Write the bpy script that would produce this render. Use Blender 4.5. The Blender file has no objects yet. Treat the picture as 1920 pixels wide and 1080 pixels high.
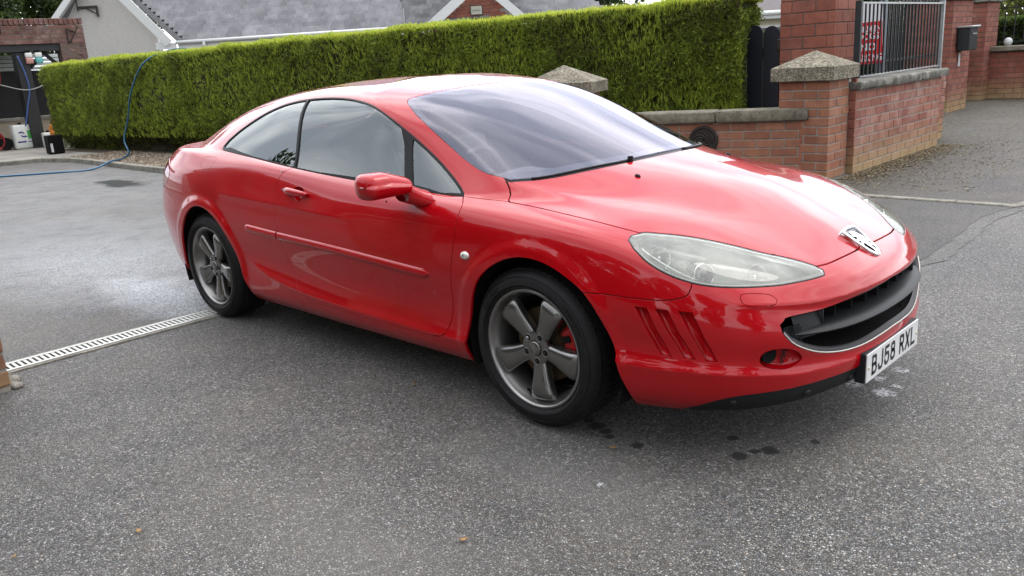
import bpy, bmesh, math, random, time
import numpy as np
from mathutils import Vector, Matrix
from mathutils.geometry import delaunay_2d_cdt
T0 = time.time()
sc = bpy.context.scene
C = sc.collection
R = math.radians
# ------------------------------------------------------------------ camera
cam = bpy.data.cameras.new('camera'); camo = bpy.data.objects.new('camera', cam); C.objects.link(camo)
cam.sensor_width = 36; cam.lens = 1558.07/1920*36; cam.clip_end = 2000; cam.clip_start = .05
camo.location = (3.53397, -3.17417, 1.45544)
yaw, pitch, roll = 2.35337858, .267091215, -.0651784092
f_ = Vector((math.cos(yaw)*math.cos(pitch), math.sin(yaw)*math.cos(pitch), -math.sin(pitch)))
r_ = f_.cross(Vector((0, 0, 1))).normalized(); u_ = r_.cross(f_)
c_, s_ = math.cos(roll), math.sin(roll)
r2, u2 = r_*c_+u_*s_, u_*c_-r_*s_
camo.rotation_euler = Matrix((r2, u2, -f_)).transposed().to_euler()
sc.camera = camo
# ------------------------------------------------------------------ sky and sun (bright broken overcast)
SUN_EL, SUN_AZ = R(60), R(62)
GLOW = Vector((math.cos(R(42))*math.cos(R(118)), math.cos(R(42))*math.sin(R(118)), math.sin(R(42))))   # brightest bank of cloud      # azimuth measured from +x towards +y
w = bpy.data.worlds.new('World'); sc.world = w; w.use_nodes = True
nt = w.node_tree; nt.nodes.clear()
def wn(t, **k):
    n = nt.nodes.new(t)
    for a, b in k.items(): setattr(n, a, b)
    return n
out = wn('ShaderNodeOutputWorld'); bg = wn('ShaderNodeBackground')
sky = wn('ShaderNodeTexSky', sky_type='NISHITA', sun_disc=False, sun_elevation=SUN_EL, sun_rotation=R(90)-SUN_AZ)
sky.dust_density = 3
tc = wn('ShaderNodeTexCoord'); mp = wn('ShaderNodeMapping'); mp.inputs['Scale'].default_value = (1.0, 1.6, 3.4)
mp.inputs['Rotation'].default_value = (0, 0, .6)
n1 = wn('ShaderNodeTexNoise'); n1.inputs['Scale'].default_value = 1.7; n1.inputs['Detail'].default_value = 7; n1.inputs['Distortion'].default_value = .5
n1.inputs['Roughness'].default_value = .5
cr = wn('ShaderNodeValToRGB'); e = cr.color_ramp.elements
e[0].position = .36; e[0].color = (10.5, 11.2, 12.8, 1); e[1].position = .64; e[1].color = (25, 24.8, 25.4, 1)
mix = wn('ShaderNodeMixRGB'); mix.inputs[0].default_value = .93
nt.links.new(tc.outputs['Generated'], mp.inputs[0]); nt.links.new(mp.outputs[0], n1.inputs['Vector'])
nt.links.new(n1.outputs['Fac'], cr.inputs[0]); nt.links.new(sky.outputs[0], mix.inputs[1]); nt.links.new(cr.outputs[0], mix.inputs[2])
# one bank of cloud is brighter than the rest
vm = wn('ShaderNodeVectorMath', operation='NORMALIZE'); nt.links.new(tc.outputs['Generated'], vm.inputs[0])
dt_ = wn('ShaderNodeVectorMath', operation='DOT_PRODUCT'); nt.links.new(vm.outputs[0], dt_.inputs[0])
dt_.inputs[1].default_value = GLOW
gr = wn('ShaderNodeMapRange', interpolation_type='SMOOTHSTEP'); gr.inputs[1].default_value = .1; gr.inputs[2].default_value = 1.0; gr.inputs[3].default_value = .92; gr.inputs[4].default_value = 1.7
nt.links.new(dt_.outputs['Value'], gr.inputs[0])
mul = wn('ShaderNodeVectorMath', operation='SCALE'); nt.links.new(mix.outputs[0], mul.inputs[0]); nt.links.new(gr.outputs[0], mul.inputs['Scale'])
nt.links.new(mul.outputs[0], bg.inputs[0]); bg.inputs[1].default_value = .110
nt.links.new(bg.outputs[0], out.inputs[0])
sl = bpy.data.lights.new('sun', 'SUN'); sl.energy = .6; sl.angle = R(20); sl.color = (1, .965, .9)
so = bpy.data.objects.new('sun', sl); C.objects.link(so)
sd = Vector((math.cos(SUN_EL)*math.cos(SUN_AZ), math.cos(SUN_EL)*math.sin(SUN_AZ), math.sin(SUN_EL)))
so.rotation_euler = sd.to_track_quat('Z', 'Y').to_euler(); so.location = sd*30
vs = sc.view_settings; vs.view_transform = 'Standard'; vs.look = 'None'; vs.exposure = 0; vs.gamma = 1; vs.use_curve_mapping = False
sc.display_settings.display_device = 'sRGB'
try:
    sc.cycles.max_bounces = 10; sc.cycles.transparent_max_bounces = 16; sc.cycles.caustics_reflective = False; sc.cycles.caustics_refractive = False
except Exception: pass
# ------------------------------------------------------------------ helpers
def tag(o, label=None, cat=None, group=None, kind=None):
    if label: o['label'] = label
    if cat: o['category'] = cat
    if group: o['group'] = group
    if kind: o['kind'] = kind
    return o
def link(name, me, mat=None, parent=None):
    o = bpy.data.objects.new(name, me); C.objects.link(o)
    if mat is not None and me is not None and len(me.materials) == 0: me.materials.append(mat)
    if parent is not None: o.parent = parent
    return o
def empty(name, loc=(0, 0, 0), rz=0):
    o = bpy.data.objects.new(name, None); C.objects.link(o); o.location = loc; o.rotation_euler = (0, 0, rz); o.empty_display_size = .2; return o
def mesh(name, V, Fc, smooth=False, normals=None):
    me = bpy.data.meshes.new(name)
    me.from_pydata([tuple(map(float, v)) for v in V], [], [tuple(int(i) for i in f) for f in Fc]); 
    me.validate(clean_customdata=False)
    if smooth:
        me.polygons.foreach_set('use_smooth', [True]*len(me.polygons))
    if normals is not None and len(me.vertices) == len(V):
        me.normals_split_custom_set_from_vertices([tuple(map(float, n)) for n in normals])
    me.update(); return me
def fast_mesh(name, V, Fc, nv=4):
    """big meshes: V (n,3) array, Fc (m,nv) array"""
    me = bpy.data.meshes.new(name); V = np.asarray(V, np.float32); Fc = np.asarray(Fc, np.int32)
    me.vertices.add(len(V)); me.vertices.foreach_set('co', V.ravel())
    me.loops.add(Fc.size); me.loops.foreach_set('vertex_index', Fc.ravel())
    me.polygons.add(len(Fc)); me.polygons.foreach_set('loop_start', np.arange(0, Fc.size, nv, dtype=np.int32))
    try: me.polygons.foreach_set('loop_total', np.full(len(Fc), nv, np.int32))
    except Exception: pass
    me.update(calc_edges=True); return me
class MB:
    """collects simple solids; build() links them as ONE mesh object"""
    def __init__(s): s.bm = bmesh.new()
    def box(s, a, b, M=None, bevel=0, seg=1):
        r = bmesh.ops.create_cube(s.bm, size=1); vs = r['verts']
        a, b = Vector(a), Vector(b)
        for v in vs: v.co = Vector(((a[i]+b[i])/2+v.co[i]*(b[i]-a[i]) for i in range(3)))
        if bevel:
            es = list({e for v in vs for e in v.link_edges})
            r2 = bmesh.ops.bevel(s.bm, geom=es, offset=bevel, segments=seg, affect='EDGES', profile=.5)
            vs = list({v for f in r2['faces'] for v in f.verts} | {v for v in vs if v.is_valid})
        if M is not None: bmesh.ops.transform(s.bm, matrix=M, verts=vs)
        return s
    def cyl(s, p, q, r, r2=None, n=16, caps=True):
        p, q = Vector(p), Vector(q); d = q-p
        M = Matrix.Translation((p+q)/2) @ d.to_track_quat('Z', 'Y').to_matrix().to_4x4()
        bmesh.ops.create_cone(s.bm, segments=n, radius1=r, radius2=r if r2 is None else r2, depth=d.length, cap_ends=caps, matrix=M); return s
    def sph(s, c, r, sc_=(1, 1, 1), n=16, M=None):
        Mx = Matrix.Translation(Vector(c)) @ (M if M is not None else Matrix()) @ Matrix.Diagonal((*sc_, 1))
        bmesh.ops.create_uvsphere(s.bm, u_segments=n, v_segments=max(6, n*3//4), radius=r, matrix=Mx); return s
    def prism(s, pts, d, M=None):
        """closed 2D outline in local xy extruded along z by d"""
        a = [s.bm.verts.new((x, y, 0)) for x, y in pts]; b = [s.bm.verts.new((x, y, d)) for x, y in pts]; n = len(pts)
        try:
            s.bm.faces.new(a[::-1]); s.bm.faces.new(b)
            for i in range(n): s.bm.faces.new((a[i], a[(i+1) % n], b[(i+1) % n], b[i]))
        except ValueError: pass
        if M is not None: bmesh.ops.transform(s.bm, matrix=M, verts=a+b)
        return s
    def tube(s, pts, r, n=8, closed=False):
        P = [Vector(p) for p in pts]; rings = []; up = None
        for i, p in enumerate(P):
            t = (P[(i+1) % len(P)]-P[i-1]) if closed else (P[min(i+1, len(P)-1)]-P[max(i-1, 0)])
            t.normalize()
            if up is None: up = Vector((0, 0, 1)) if abs(t.z) < .9 else Vector((1, 0, 0))
            x = t.cross(up).normalized(); y = x.cross(t).normalized(); up = y
            rr = r[i] if hasattr(r, '__len__') else r
            rings.append([s.bm.verts.new(p+x*math.cos(k*2*math.pi/n)*rr+y*math.sin(k*2*math.pi/n)*rr) for k in range(n)])
        for i in range(len(rings)-(0 if closed else 1)):
            a, b = rings[i], rings[(i+1) % len(rings)]
            for k in range(n): s.bm.faces.new((a[k], a[(k+1) % n], b[(k+1) % n], b[k]))
        if not closed: s.bm.faces.new(rings[0][::-1]); s.bm.faces.new(rings[-1])
        return s
    def grid(s, P, closed_u=False, closed_v=False):
        """P[i][j] points"""
        n, m = len(P), len(P[0]); V = [[s.bm.verts.new(tuple(map(float, P[i][j]))) for j in range(m)] for i in range(n)]
        for i in range(n if closed_u else n-1):
            for j in range(m if closed_v else m-1):
                q = (V[i][j], V[(i+1) % n][j], V[(i+1) % n][(j+1) % m], V[i][(j+1) % m])
                try: s.bm.faces.new(q)
                except ValueError: pass
        return s
    def build(s, name, mat, parent=None, smooth=False, angle=None, recalc=True, mirror=False):
        if mirror:
            g = bmesh.ops.duplicate(s.bm, geom=s.bm.verts[:]+s.bm.edges[:]+s.bm.faces[:])
            for v in g['geom']:
                if isinstance(v, bmesh.types.BMVert): v.co.y *= -1
        if recalc: bmesh.ops.recalc_face_normals(s.bm, faces=s.bm.faces)
        me = bpy.data.meshes.new(name); s.bm.to_mesh(me); s.bm.free()
        if smooth or angle:
            me.polygons.foreach_set('use_smooth', [True]*len(me.polygons))
            if angle: me.set_sharp_from_angle(angle=R(angle))
        return link(name, me, mat, parent)
def frame(origin, x, z):
    """matrix with local z along z, local x near x"""
    z = Vector(z).normalized(); x = Vector(x); y = z.cross(x).normalized(); x = y.cross(z)
    M = Matrix((x, y, z)).transposed().to_4x4(); M.translation = Vector(origin); return M
def lathe(prof, n=48, axis='y', a0=0, a1=2*math.pi):
    """prof: list of (radius, along-axis) -> grid of points, revolve about y"""
    full = abs(a1-a0-2*math.pi) < 1e-6; k = n if full else n+1
    return [[(r*math.cos(a0+(a1-a0)*i/n), h, r*math.sin(a0+(a1-a0)*i/n)) for r, h in prof] for i in range(k)]
def crom(pts, step, closed=False):
    """Catmull-Rom through 2D/3D points, resampled"""
    P = np.array(pts, float); n = len(P); o = []
    if not closed: Q = np.vstack([2*P[0]-P[1], P, 2*P[-1]-P[-2]]); rng = range(n-1)
    else: Q = np.vstack([P[-1], P, P[0], P[1]]); rng = range(n)
    for i in rng:
        p0, p1, p2, p3 = Q[i:i+4]; k = max(1, int(np.linalg.norm(p2-p1)/step))
        for j in range(k):
            t = j/k; o.append(.5*((2*p1)+(-p0+p2)*t+(2*p0-5*p1+4*p2-p3)*t*t+(-p0+3*p1-3*p2+p3)*t**3))
    if not closed: o.append(P[-1])
    return np.array(o)
def dense(pts, step):
    P = np.array(pts, float); o = []
    for a, b in zip(P[:-1], P[1:]):
        k = max(1, int(np.linalg.norm(b-a)/step)); o += [a+(b-a)*j/k for j in range(k)]
    o.append(P[-1]); return np.array(o)
# ------------------------------------------------------------------ materials
MATS = {}
class NT:
    def __init__(s, name):
        m = bpy.data.materials.new(name); m.use_nodes = True; s.m = m; s.t = m.node_tree; s.t.nodes.clear()
        s.o = s.n('ShaderNodeOutputMaterial'); MATS[name] = m
    def n(s, t, **k):
        x = s.t.nodes.new(t)
        for a, b in k.items():
            if a.startswith('i_'):
                key = a[2:]
                x.inputs[int(key) if key.isdigit() else key.replace('_', ' ')].default_value = b
            else: setattr(x, a, b)
        return x
    def l(s, a, b): s.t.links.new(a, b)
    def noise(s, scale, detail=4, rough=.6, coord='Object', dist=0, vec=None, dim='3D'):
        x = s.n('ShaderNodeTexNoise', i_Scale=scale, i_Detail=detail, i_Roughness=rough, i_Distortion=dist)
        s.l(vec if vec is not None else s.coord(coord), x.inputs['Vector']); return x.outputs['Fac']
    def coord(s, c='Object'):
        if not hasattr(s, 'tc'): s.tc = s.n('ShaderNodeTexCoord'); s.ge = s.n('ShaderNodeNewGeometry')
        return s.ge.outputs['Position'] if c == 'World' else s.tc.outputs[c]
    def ramp(s, fac, stops, interp='LINEAR'):
        x = s.n('ShaderNodeValToRGB'); x.color_ramp.interpolation = interp; e = x.color_ramp.elements
        while len(e) < len(stops): e.new(.5)
        for i, (p, c) in enumerate(stops):
            e[i].position = p; e[i].color = c if hasattr(c, '__len__') and len(c) == 4 else ((*c, 1) if hasattr(c, '__len__') else (c, c, c, 1))
        s.l(fac, x.inputs[0]); return x.outputs[0]
    def mixc(s, fac, a, b, mode='MIX'):
        x = s.n('ShaderNodeMixRGB', blend_type=mode)
        for i, v in enumerate((fac, a, b)):
            if isinstance(v, bpy.types.NodeSocket): s.l(v, x.inputs[i])
            else: x.inputs[i].default_value = v if i == 0 else ((*v, 1) if len(v) == 3 else v)
        return x.outputs[0]
    def math(s, op, a, b=0.0, clamp=False):
        x = s.n('ShaderNodeMath', operation=op, use_clamp=clamp)
        for i, v in enumerate((a, b)):
            if isinstance(v, bpy.types.NodeSocket): s.l(v, x.inputs[i])
            else: x.inputs[i].default_value = v
        return x.outputs[0]
    def bump(s, h, strength=.5, dist=.01, prev=None):
        x = s.n('ShaderNodeBump', i_Strength=strength, i_Distance=dist); s.l(h, x.inputs['Height'])
        if prev is not None: s.l(prev, x.inputs['Normal'])
        return x.outputs[0]
    def bsdf(s, color=(.5, .5, .5), rough=.5, metal=0, normal=None, **k):
        x = s.n('ShaderNodeBsdfPrincipled')
        for key, v in (('Base Color', color), ('Roughness', rough), ('Metallic', metal)):
            if isinstance(v, bpy.types.NodeSocket): s.l(v, x.inputs[key])
            else: x.inputs[key].default_value = (*v, 1) if hasattr(v, '__len__') and len(v) == 3 else v
        for a, b in k.items():
            key = a.replace('_', ' ')
            if isinstance(b, bpy.types.NodeSocket): s.l(b, x.inputs[key])
            else: x.inputs[key].default_value = b
        if normal is not None: s.l(normal, x.inputs['Normal'])
        s.l(x.outputs[0], s.o.inputs[0]); return x
def simple(name, col, rough=.5, metal=0, var=.12, scale=20, bump=0, bscale=200, **k):
    s = NT(name); f = s.noise(scale, 4)
    c = s.ramp(f, [(.3, tuple(x*(1-var) for x in col)), (.7, tuple(min(1, x*(1+var)) for x in col))])
    nrm = s.bump(s.noise(bscale, 3), bump, .002) if bump else None
    s.bsdf(c, rough, metal, nrm, **k); return s.m
# ------------------------------------------------------------------ the car's skin: guide loops and the smooth surface through them
U1 = 3.0
def spline(xs, ys):
    # C2 natural cubic spline through (xs, ys[:, k])
    xs = np.asarray(xs, float); ys = np.asarray(ys, float); n = len(xs)
    h = np.diff(xs); A = np.zeros((n, n)); B = np.zeros_like(ys)
    A[0, 0] = A[-1, -1] = 1
    for i in range(1, n - 1):
        A[i, i-1], A[i, i], A[i, i+1] = h[i-1], 2*(h[i-1]+h[i]), h[i]
        B[i] = 6*((ys[i+1]-ys[i])/h[i] - (ys[i]-ys[i-1])/h[i-1])
    M = np.linalg.solve(A, B)
    def f(x):
        x = np.atleast_1d(x); i = np.clip(np.searchsorted(xs, x) - 1, 0, n-2)
        a = (xs[i+1]-x)[:, None]; b = (x-xs[i])[:, None]; hh = h[i][:, None]
        return (M[i]*a**3 + M[i+1]*b**3)/(6*hh) + (ys[i]/hh - M[i]*hh/6)*a + (ys[i+1]/hh - M[i+1]*hh/6)*b
    return f
# car body loops: level -> (u, x, w, z); u runs from the rear centre (-3) round the side to the front centre (3)
LOOPS = [
 [(-3,-2.27,0,.22),(-2.7,-2.25,.3,.22),(-2.4,-2.15,.57,.22),(-2.1,-1.98,.74,.22),(-1.8,-1.78,.82,.21),(-1.36,-1.36,.85,.195),(-.8,-.8,.855,.19),(0,0,.86,.19),(.8,.8,.86,.19),(1.36,1.36,.86,.19),(1.8,1.76,.845,.195),(2.1,2.02,.765,.195),(2.4,2.21,.57,.185),(2.7,2.31,.29,.18),(3,2.34,0,.18)],
 [(-3,-2.33,0,.27),(-2.7,-2.31,.3,.27),(-2.4,-2.21,.59,.27),(-2.1,-2.03,.77,.27),(-1.8,-1.8,.855,.26),(-1.36,-1.36,.885,.245),(-.8,-.8,.89,.235),(0,0,.895,.235),(.8,.8,.895,.235),(1.36,1.36,.895,.24),(1.8,1.79,.885,.25),(2.1,2.07,.805,.25),(2.4,2.275,.60,.24),(2.7,2.375,.3,.23),(3,2.405,0,.23)],
 [(-3,-2.37,0,.33),(-2.7,-2.35,.3,.33),(-2.4,-2.25,.6,.33),(-2.1,-2.07,.785,.33),(-1.8,-1.8,.87,.32),(-1.36,-1.36,.90,.31),(-.8,-.8,.905,.30),(0,0,.908,.295),(.8,.8,.908,.30),(1.36,1.36,.91,.31),(1.8,1.8,.90,.32),(2.1,2.09,.82,.315),(2.4,2.30,.61,.30),(2.7,2.405,.3,.29),(3,2.43,0,.285)],
 [(-3,-2.39,0,.44),(-2.7,-2.37,.3,.44),(-2.4,-2.28,.61,.44),(-2.1,-2.1,.80,.44),(-1.8,-1.8,.885,.44),(-1.36,-1.36,.91,.43),(-.8,-.8,.908,.42),(0,0,.912,.42),(.8,.8,.915,.42),(1.36,1.36,.92,.42),(1.8,1.8,.905,.42),(2.1,2.1,.825,.40),(2.4,2.31,.61,.37),(2.7,2.415,.3,.35),(3,2.44,0,.345)],
 [(-3,-2.40,0,.60),(-2.7,-2.38,.3,.60),(-2.4,-2.30,.61,.60),(-2.1,-2.12,.81,.60),(-1.8,-1.8,.895,.60),(-1.36,-1.36,.918,.61),(-.8,-.8,.918,.60),(0,0,.925,.60),(.8,.8,.928,.59),(1.36,1.36,.928,.585),(1.8,1.8,.907,.55),(2.1,2.11,.82,.50),(2.4,2.32,.605,.46),(2.7,2.42,.3,.44),(3,2.443,0,.435)],
 [(-3,-2.37,0,.79),(-2.7,-2.35,.3,.79),(-2.4,-2.27,.6,.79),(-2.1,-2.1,.795,.78),(-1.8,-1.8,.88,.78),(-1.36,-1.36,.912,.78),(-.8,-.8,.915,.765),(0,0,.92,.75),(.8,.8,.922,.735),(1.36,1.36,.92,.725),(1.8,1.79,.895,.68),(2.1,2.09,.81,.62),(2.4,2.30,.60,.565),(2.7,2.405,.3,.535),(3,2.43,0,.53)],
 [(-3,-2.33,0,.925),(-2.7,-2.31,.3,.925),(-2.4,-2.24,.575,.92),(-2.1,-2.07,.76,.92),(-1.8,-1.8,.845,.93),(-1.36,-1.36,.88,.93),(-.8,-.8,.888,.905),(0,0,.893,.865),(.8,.8,.90,.835),(1.36,1.35,.897,.825),(1.8,1.75,.865,.785),(2.1,2.02,.785,.72),(2.4,2.235,.585,.645),(2.7,2.355,.3,.605),(3,2.385,0,.60)],
 [(-3,-2.25,0,1.01),(-2.7,-2.23,.3,1.005),(-2.4,-2.16,.55,1.0),(-2.1,-2.01,.72,1.0),(-1.8,-1.77,.81,.995),(-1.36,-1.36,.85,.985),(-.8,-.8,.868,.965),(0,0,.87,.91),(.8,.8,.872,.88),(1.1,1.08,.865,.877),(1.36,1.31,.85,.87),(1.8,1.66,.80,.84),(2.1,1.91,.70,.795),(2.4,2.145,.50,.73),(2.7,2.28,.25,.686),(3,2.315,0,.674)],
 [(-3,-2.12,0,1.055),(-2.7,-2.1,.28,1.05),(-2.4,-2.04,.53,1.045),(-2.1,-1.93,.70,1.042),(-1.8,-1.71,.790,1.034),(-1.36,-1.36,.815,1.025),(-.8,-.8,.838,1.0),(0,0,.843,.94),(.8,.8,.842,.903),(1.1,1.05,.815,.905),(1.36,1.22,.76,.91),(1.8,1.45,.64,.90),(2.1,1.62,.51,.9),(2.4,1.76,.35,.897),(2.7,1.85,.18,.896),(3,1.88,0,.895)],
 [(-3,-1.97,0,1.07),(-2.7,-1.95,.2,1.068),(-2.4,-1.92,.40,1.065),(-2.1,-1.85,.57,1.06),(-1.8,-1.72,.648,1.056),(-1.5,-1.48,.738,1.053),(-1.2,-1.2,.785,1.048),(-.8,-.8,.80,1.022),(-.4,-.4,.81,.985),(0,0,.815,.957),(.4,.4,.815,.935),(.7,.7,.81,.922),(.9,.89,.80,.917),(1.1,1.02,.772,.938),(1.3,1.09,.735,.968),(1.5,1.15,.68,.974),(1.8,1.23,.58,.979),(2.1,1.30,.46,.993),(2.4,1.36,.32,1.005),(2.7,1.40,.16,1.013),(3,1.41,0,1.016)],
 [(-3,-1.54,0,1.265),(-2.7,-1.53,.16,1.262),(-2.4,-1.49,.32,1.255),(-2.1,-1.44,.45,1.245),(-1.8,-1.35,.56,1.225),(-1.5,-1.2,.64,1.20),(-1.2,-1.03,.69,1.18),(-.8,-.74,.718,1.175),(-.4,-.38,.732,1.165),(0,0,.738,1.155),(.4,.32,.737,1.14),(.7,.49,.73,1.125),(.9,.60,.718,1.118),(1.1,.69,.692,1.122),(1.3,.755,.65,1.138),(1.5,.80,.595,1.15),(1.8,.85,.49,1.165),(2.1,.885,.38,1.175),(2.4,.915,.26,1.183),(2.7,.935,.13,1.188),(3,.94,0,1.19)],
 [(-3,-1.06,0,1.36),(-2.7,-1.055,.13,1.358),(-2.4,-1.04,.25,1.35),(-2.1,-1.01,.35,1.343),(-1.8,-.97,.44,1.335),(-1.5,-.9,.52,1.325),(-1.2,-.79,.575,1.32),(-.8,-.6,.605,1.328),(-.4,-.33,.617,1.334),(0,-.06,.62,1.335),(.4,.08,.618,1.332),(.7,.16,.61,1.328),(.9,.22,.598,1.322),(1.1,.28,.575,1.318),(1.3,.325,.54,1.32),(1.5,.345,.49,1.327),(1.8,.365,.40,1.337),(2.1,.385,.31,1.343),(2.4,.40,.21,1.35),(2.7,.415,.1,1.353),(3,.42,0,1.355)],
 [(-3,-.7,0,1.392),(-2.7,-.695,.09,1.391),(-2.4,-.68,.18,1.388),(-2.1,-.66,.26,1.383),(-1.8,-.63,.32,1.379),(-1.5,-.58,.37,1.376),(-1.2,-.5,.41,1.375),(-.8,-.37,.43,1.377),(0,-.05,.44,1.377),(.7,.09,.43,1.373),(1.1,.16,.40,1.368),(1.5,.19,.34,1.370),(1.8,.2,.28,1.374),(2.1,.205,.21,1.378),(2.4,.21,.14,1.381),(2.7,.215,.07,1.383),(3,.216,0,1.384)],
 [(-3,-.38,0,1.402),(-2,-.33,0,1.402),(-1,-.25,0,1.402),(0,-.15,0,1.402),(1,-.07,0,1.401),(2,-.03,0,1.401),(3,-.02,0,1.40)],
]
def _adj(k, fn):
    LOOPS[k] = [(u,)+tuple(fn(u, x, w, z)) for (u, x, w, z) in LOOPS[k]]
_adj(3, lambda u, x, w, z: (x-.012*(u > 2.3), w-.010*(-1.3 < u < 2.2)-.006*(2.2 < u < 2.9), z+.01*(u > 1.5)))
_adj(2, lambda u, x, w, z: (x-.004*(u > 2.3), w, z+.012*(u > 1.5)))
_adj(6, lambda u, x, w, z: (x+{2.4: .010, 2.7: .014, 3: .014}.get(u, 0), w, z+{2.4: .008, 2.7: .008, 3: .008}.get(u, 0)))
_adj(5, lambda u, x, w, z: (x-{2.4: .004, 2.7: .012, 3: .014}.get(u, 0), w, z-{2.7: .004, 3: .004}.get(u, 0)))
def loop_fn(k):
    a = np.array(LOOPS[k], float)
    pre = a[1:4][::-1].copy(); pre[:, 0] = -2*U1 - pre[:, 0]; pre[:, 2] *= -1
    post = a[-4:-1][::-1].copy(); post[:, 0] = 2*U1 - post[:, 0]; post[:, 2] *= -1
    b = np.concatenate([pre, a, post]); 
    return spline(b[:, 0], b[:, 1:])
LF = [loop_fn(k) for k in range(len(LOOPS))]
def ss(a, b, x):
    t = np.clip((x-a)/(b-a), 0, 1); return t*t*(3-2*t)
def column(u):
    # spline through the loop points at u; crease at the glass base (level 9)
    P = np.array([f(u)[0] for f in LF])
    segs = []
    for lo, hi in ((0, 9), (9, 13)):
        Q = P[lo:hi+1]; s = np.concatenate([[0], np.cumsum(np.linalg.norm(np.diff(Q, axis=0), axis=1)+1e-6)])
        if hi == 13:   # level roof at the middle
            m = Q[-2].copy(); m = 2*Q[-1]-Q[-2]; m[2] = Q[-2][2]
            Q2 = np.vstack([Q, m]); s2 = np.append(s, 2*s[-1]-s[-2])
            segs.append((s, spline(s2, Q2)))
        else: segs.append((s, spline(s, Q)))
    return segs
NU, NTT = 901, 16
UG = np.linspace(-U1, U1, NU)
TG = np.linspace(0, 13, 13*NTT+1)
def build_grid():
    G = np.zeros((NU, len(TG), 3))
    for i, u in enumerate(UG):
        segs = column(u)
        for (s, f), lo, hi in ((segs[0], 0, 9), (segs[1], 9, 13)):
            m = (TG >= lo) & (TG <= hi); t = TG[m]-lo
            k = np.clip(t.astype(int), 0, len(s)-2)
            sv = s[k] + (t-k)*(s[k+1]-s[k])
            G[i, m] = f(sv)
    # character lines: arch flares
    for cx in (1.385, -1.335):
        r = np.hypot(G[..., 0]-cx, G[..., 2]-.334)
        side = (G[..., 1] > .6)*ss(.20, .34, G[..., 2])
        G[..., 1] += (.009 if cx > 0 else .016)*side*(1-ss(.412, .462, r))*ss(.0, .1, r) * np.where(G[..., 2] < .95, 1, 0)
    # pressed creases: each is a ridge with a sharp crest that fades to nothing
    U2 = UG[:, None]
    zc = .300+.19*np.exp(-(np.maximum(U2, -1.05)+1.0)/.42)
    m = ss(-.97, -.62, U2)*(1-ss(1.0, 1.1, U2)); d = G[..., 2]-zc
    G[..., 1] += .016*m*np.where(d > 0, np.exp(-np.abs(d)/.028), np.exp(-np.abs(d)/.05))*(TG[None] < 7)
    zc = np.interp(U2, [1.78, 1.88, 2.07, 2.25, 2.44, 2.58, 2.75, 3.0], [.385, .382, .380, .368, .345, .335, .325, .32])
    m = ss(1.70, 1.84, U2)*(1-.6*ss(2.3, 2.8, U2)); d = G[..., 2]-zc; e = .020*m*np.where(d > 0, np.exp(-np.abs(d)/.022), np.exp(-np.abs(d)/.06))*(TG[None] < 7)
    a = ss(1.9, 2.6, U2)*1.35; G[..., 0] += e*np.sin(a); G[..., 1] += e*np.cos(a)
    zc = np.interp(U2, [2.0, 2.2, 2.334, 2.456, 2.547, 2.657, 2.8, 3.0], [.615, .612, .601, .588, .580, .577, .574, .574])
    m = ss(2.10, 2.36, U2); d = G[..., 2]-zc; e = .013*m*np.where(d > 0, np.exp(-np.abs(d)/.030), np.exp(-np.abs(d)/.012))*(TG[None] < 8)
    a = ss(1.9, 2.6, U2)*1.35; G[..., 0] += e*np.sin(a); G[..., 1] += e*np.cos(a)
    G[..., 2] += .012*np.exp(-((G[..., 0]-2.20)/.11)**2)*np.exp(-(G[..., 1]/.22)**2)*(TG[None] > 5.8)*(TG[None] < 9)
    zc = .795-.035*(U2+.5); m = ss(-1.18, -.92, U2)*(1-ss(-.05, .40, U2)); d = G[..., 2]-zc
    G[..., 1] += .007*m*np.where(d > 0, np.exp(-np.abs(d)/.035), np.exp(-np.abs(d)/.018))*(TG[None] < 8)
    # bonnet: a raised shoulder runs from the windscreen pillar to the tip of the lamp
    tc = np.interp(U2, [1.33, 1.5, 1.8, 2.03, 2.21, 2.375, 2.51, 2.6], [8.67, 8.47, 7.93, 7.58, 7.39, 7.21, 7.04, 6.9])
    m = ss(1.30, 1.45, U2)*(1-ss(2.45, 2.62, U2)); d = TG[None]-tc
    G[..., 2] += .006*m*np.where(d > 0, np.exp(-(d/.30)**2), np.exp(-(d/.45)**2))*(TG[None] < 9)
    # soften the foot of the windscreen pillars and of the rear pillars (level 9) where sheet metal runs through
    j0 = 9*NTT
    wt = ss(.80, 1.0, UG)*(1-ss(1.28, 1.40, UG)) + .25*ss(-1.75, -1.6, UG)*(1-ss(-1.30, -1.15, UG))
    for it in range(60):
        A = G[:, j0-9:j0+10].copy()
        L = (A[:, 2:]+A[:, :-2])/2-A[:, 1:-1]
        win = np.hanning(19)[1:-1]
        G[:, j0-8:j0+9] += .5*L*(wt[:, None]*win[None])[..., None]
    return G
GRID = build_grid()
def S(u, t):
    u = np.clip(np.asarray(u, float), -U1, U1); t = np.clip(np.asarray(t, float), 0, 13)
    fi = (u+U1)/(2*U1)*(NU-1); fj = t*NTT
    i = np.clip(fi.astype(int), 0, NU-2); j = np.clip(fj.astype(int), 0, len(TG)-2)
    a = (fi-i)[..., None]; b = (fj-j)[..., None]
    g = GRID
    X = g[i, j]*(1-a)*(1-b)+g[i+1, j]*a*(1-b)+g[i, j+1]*(1-a)*b+g[i+1, j+1]*a*b
    X = X.copy(); X[..., 1] *= -1      # right-hand side of the car is -y
    return X
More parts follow.
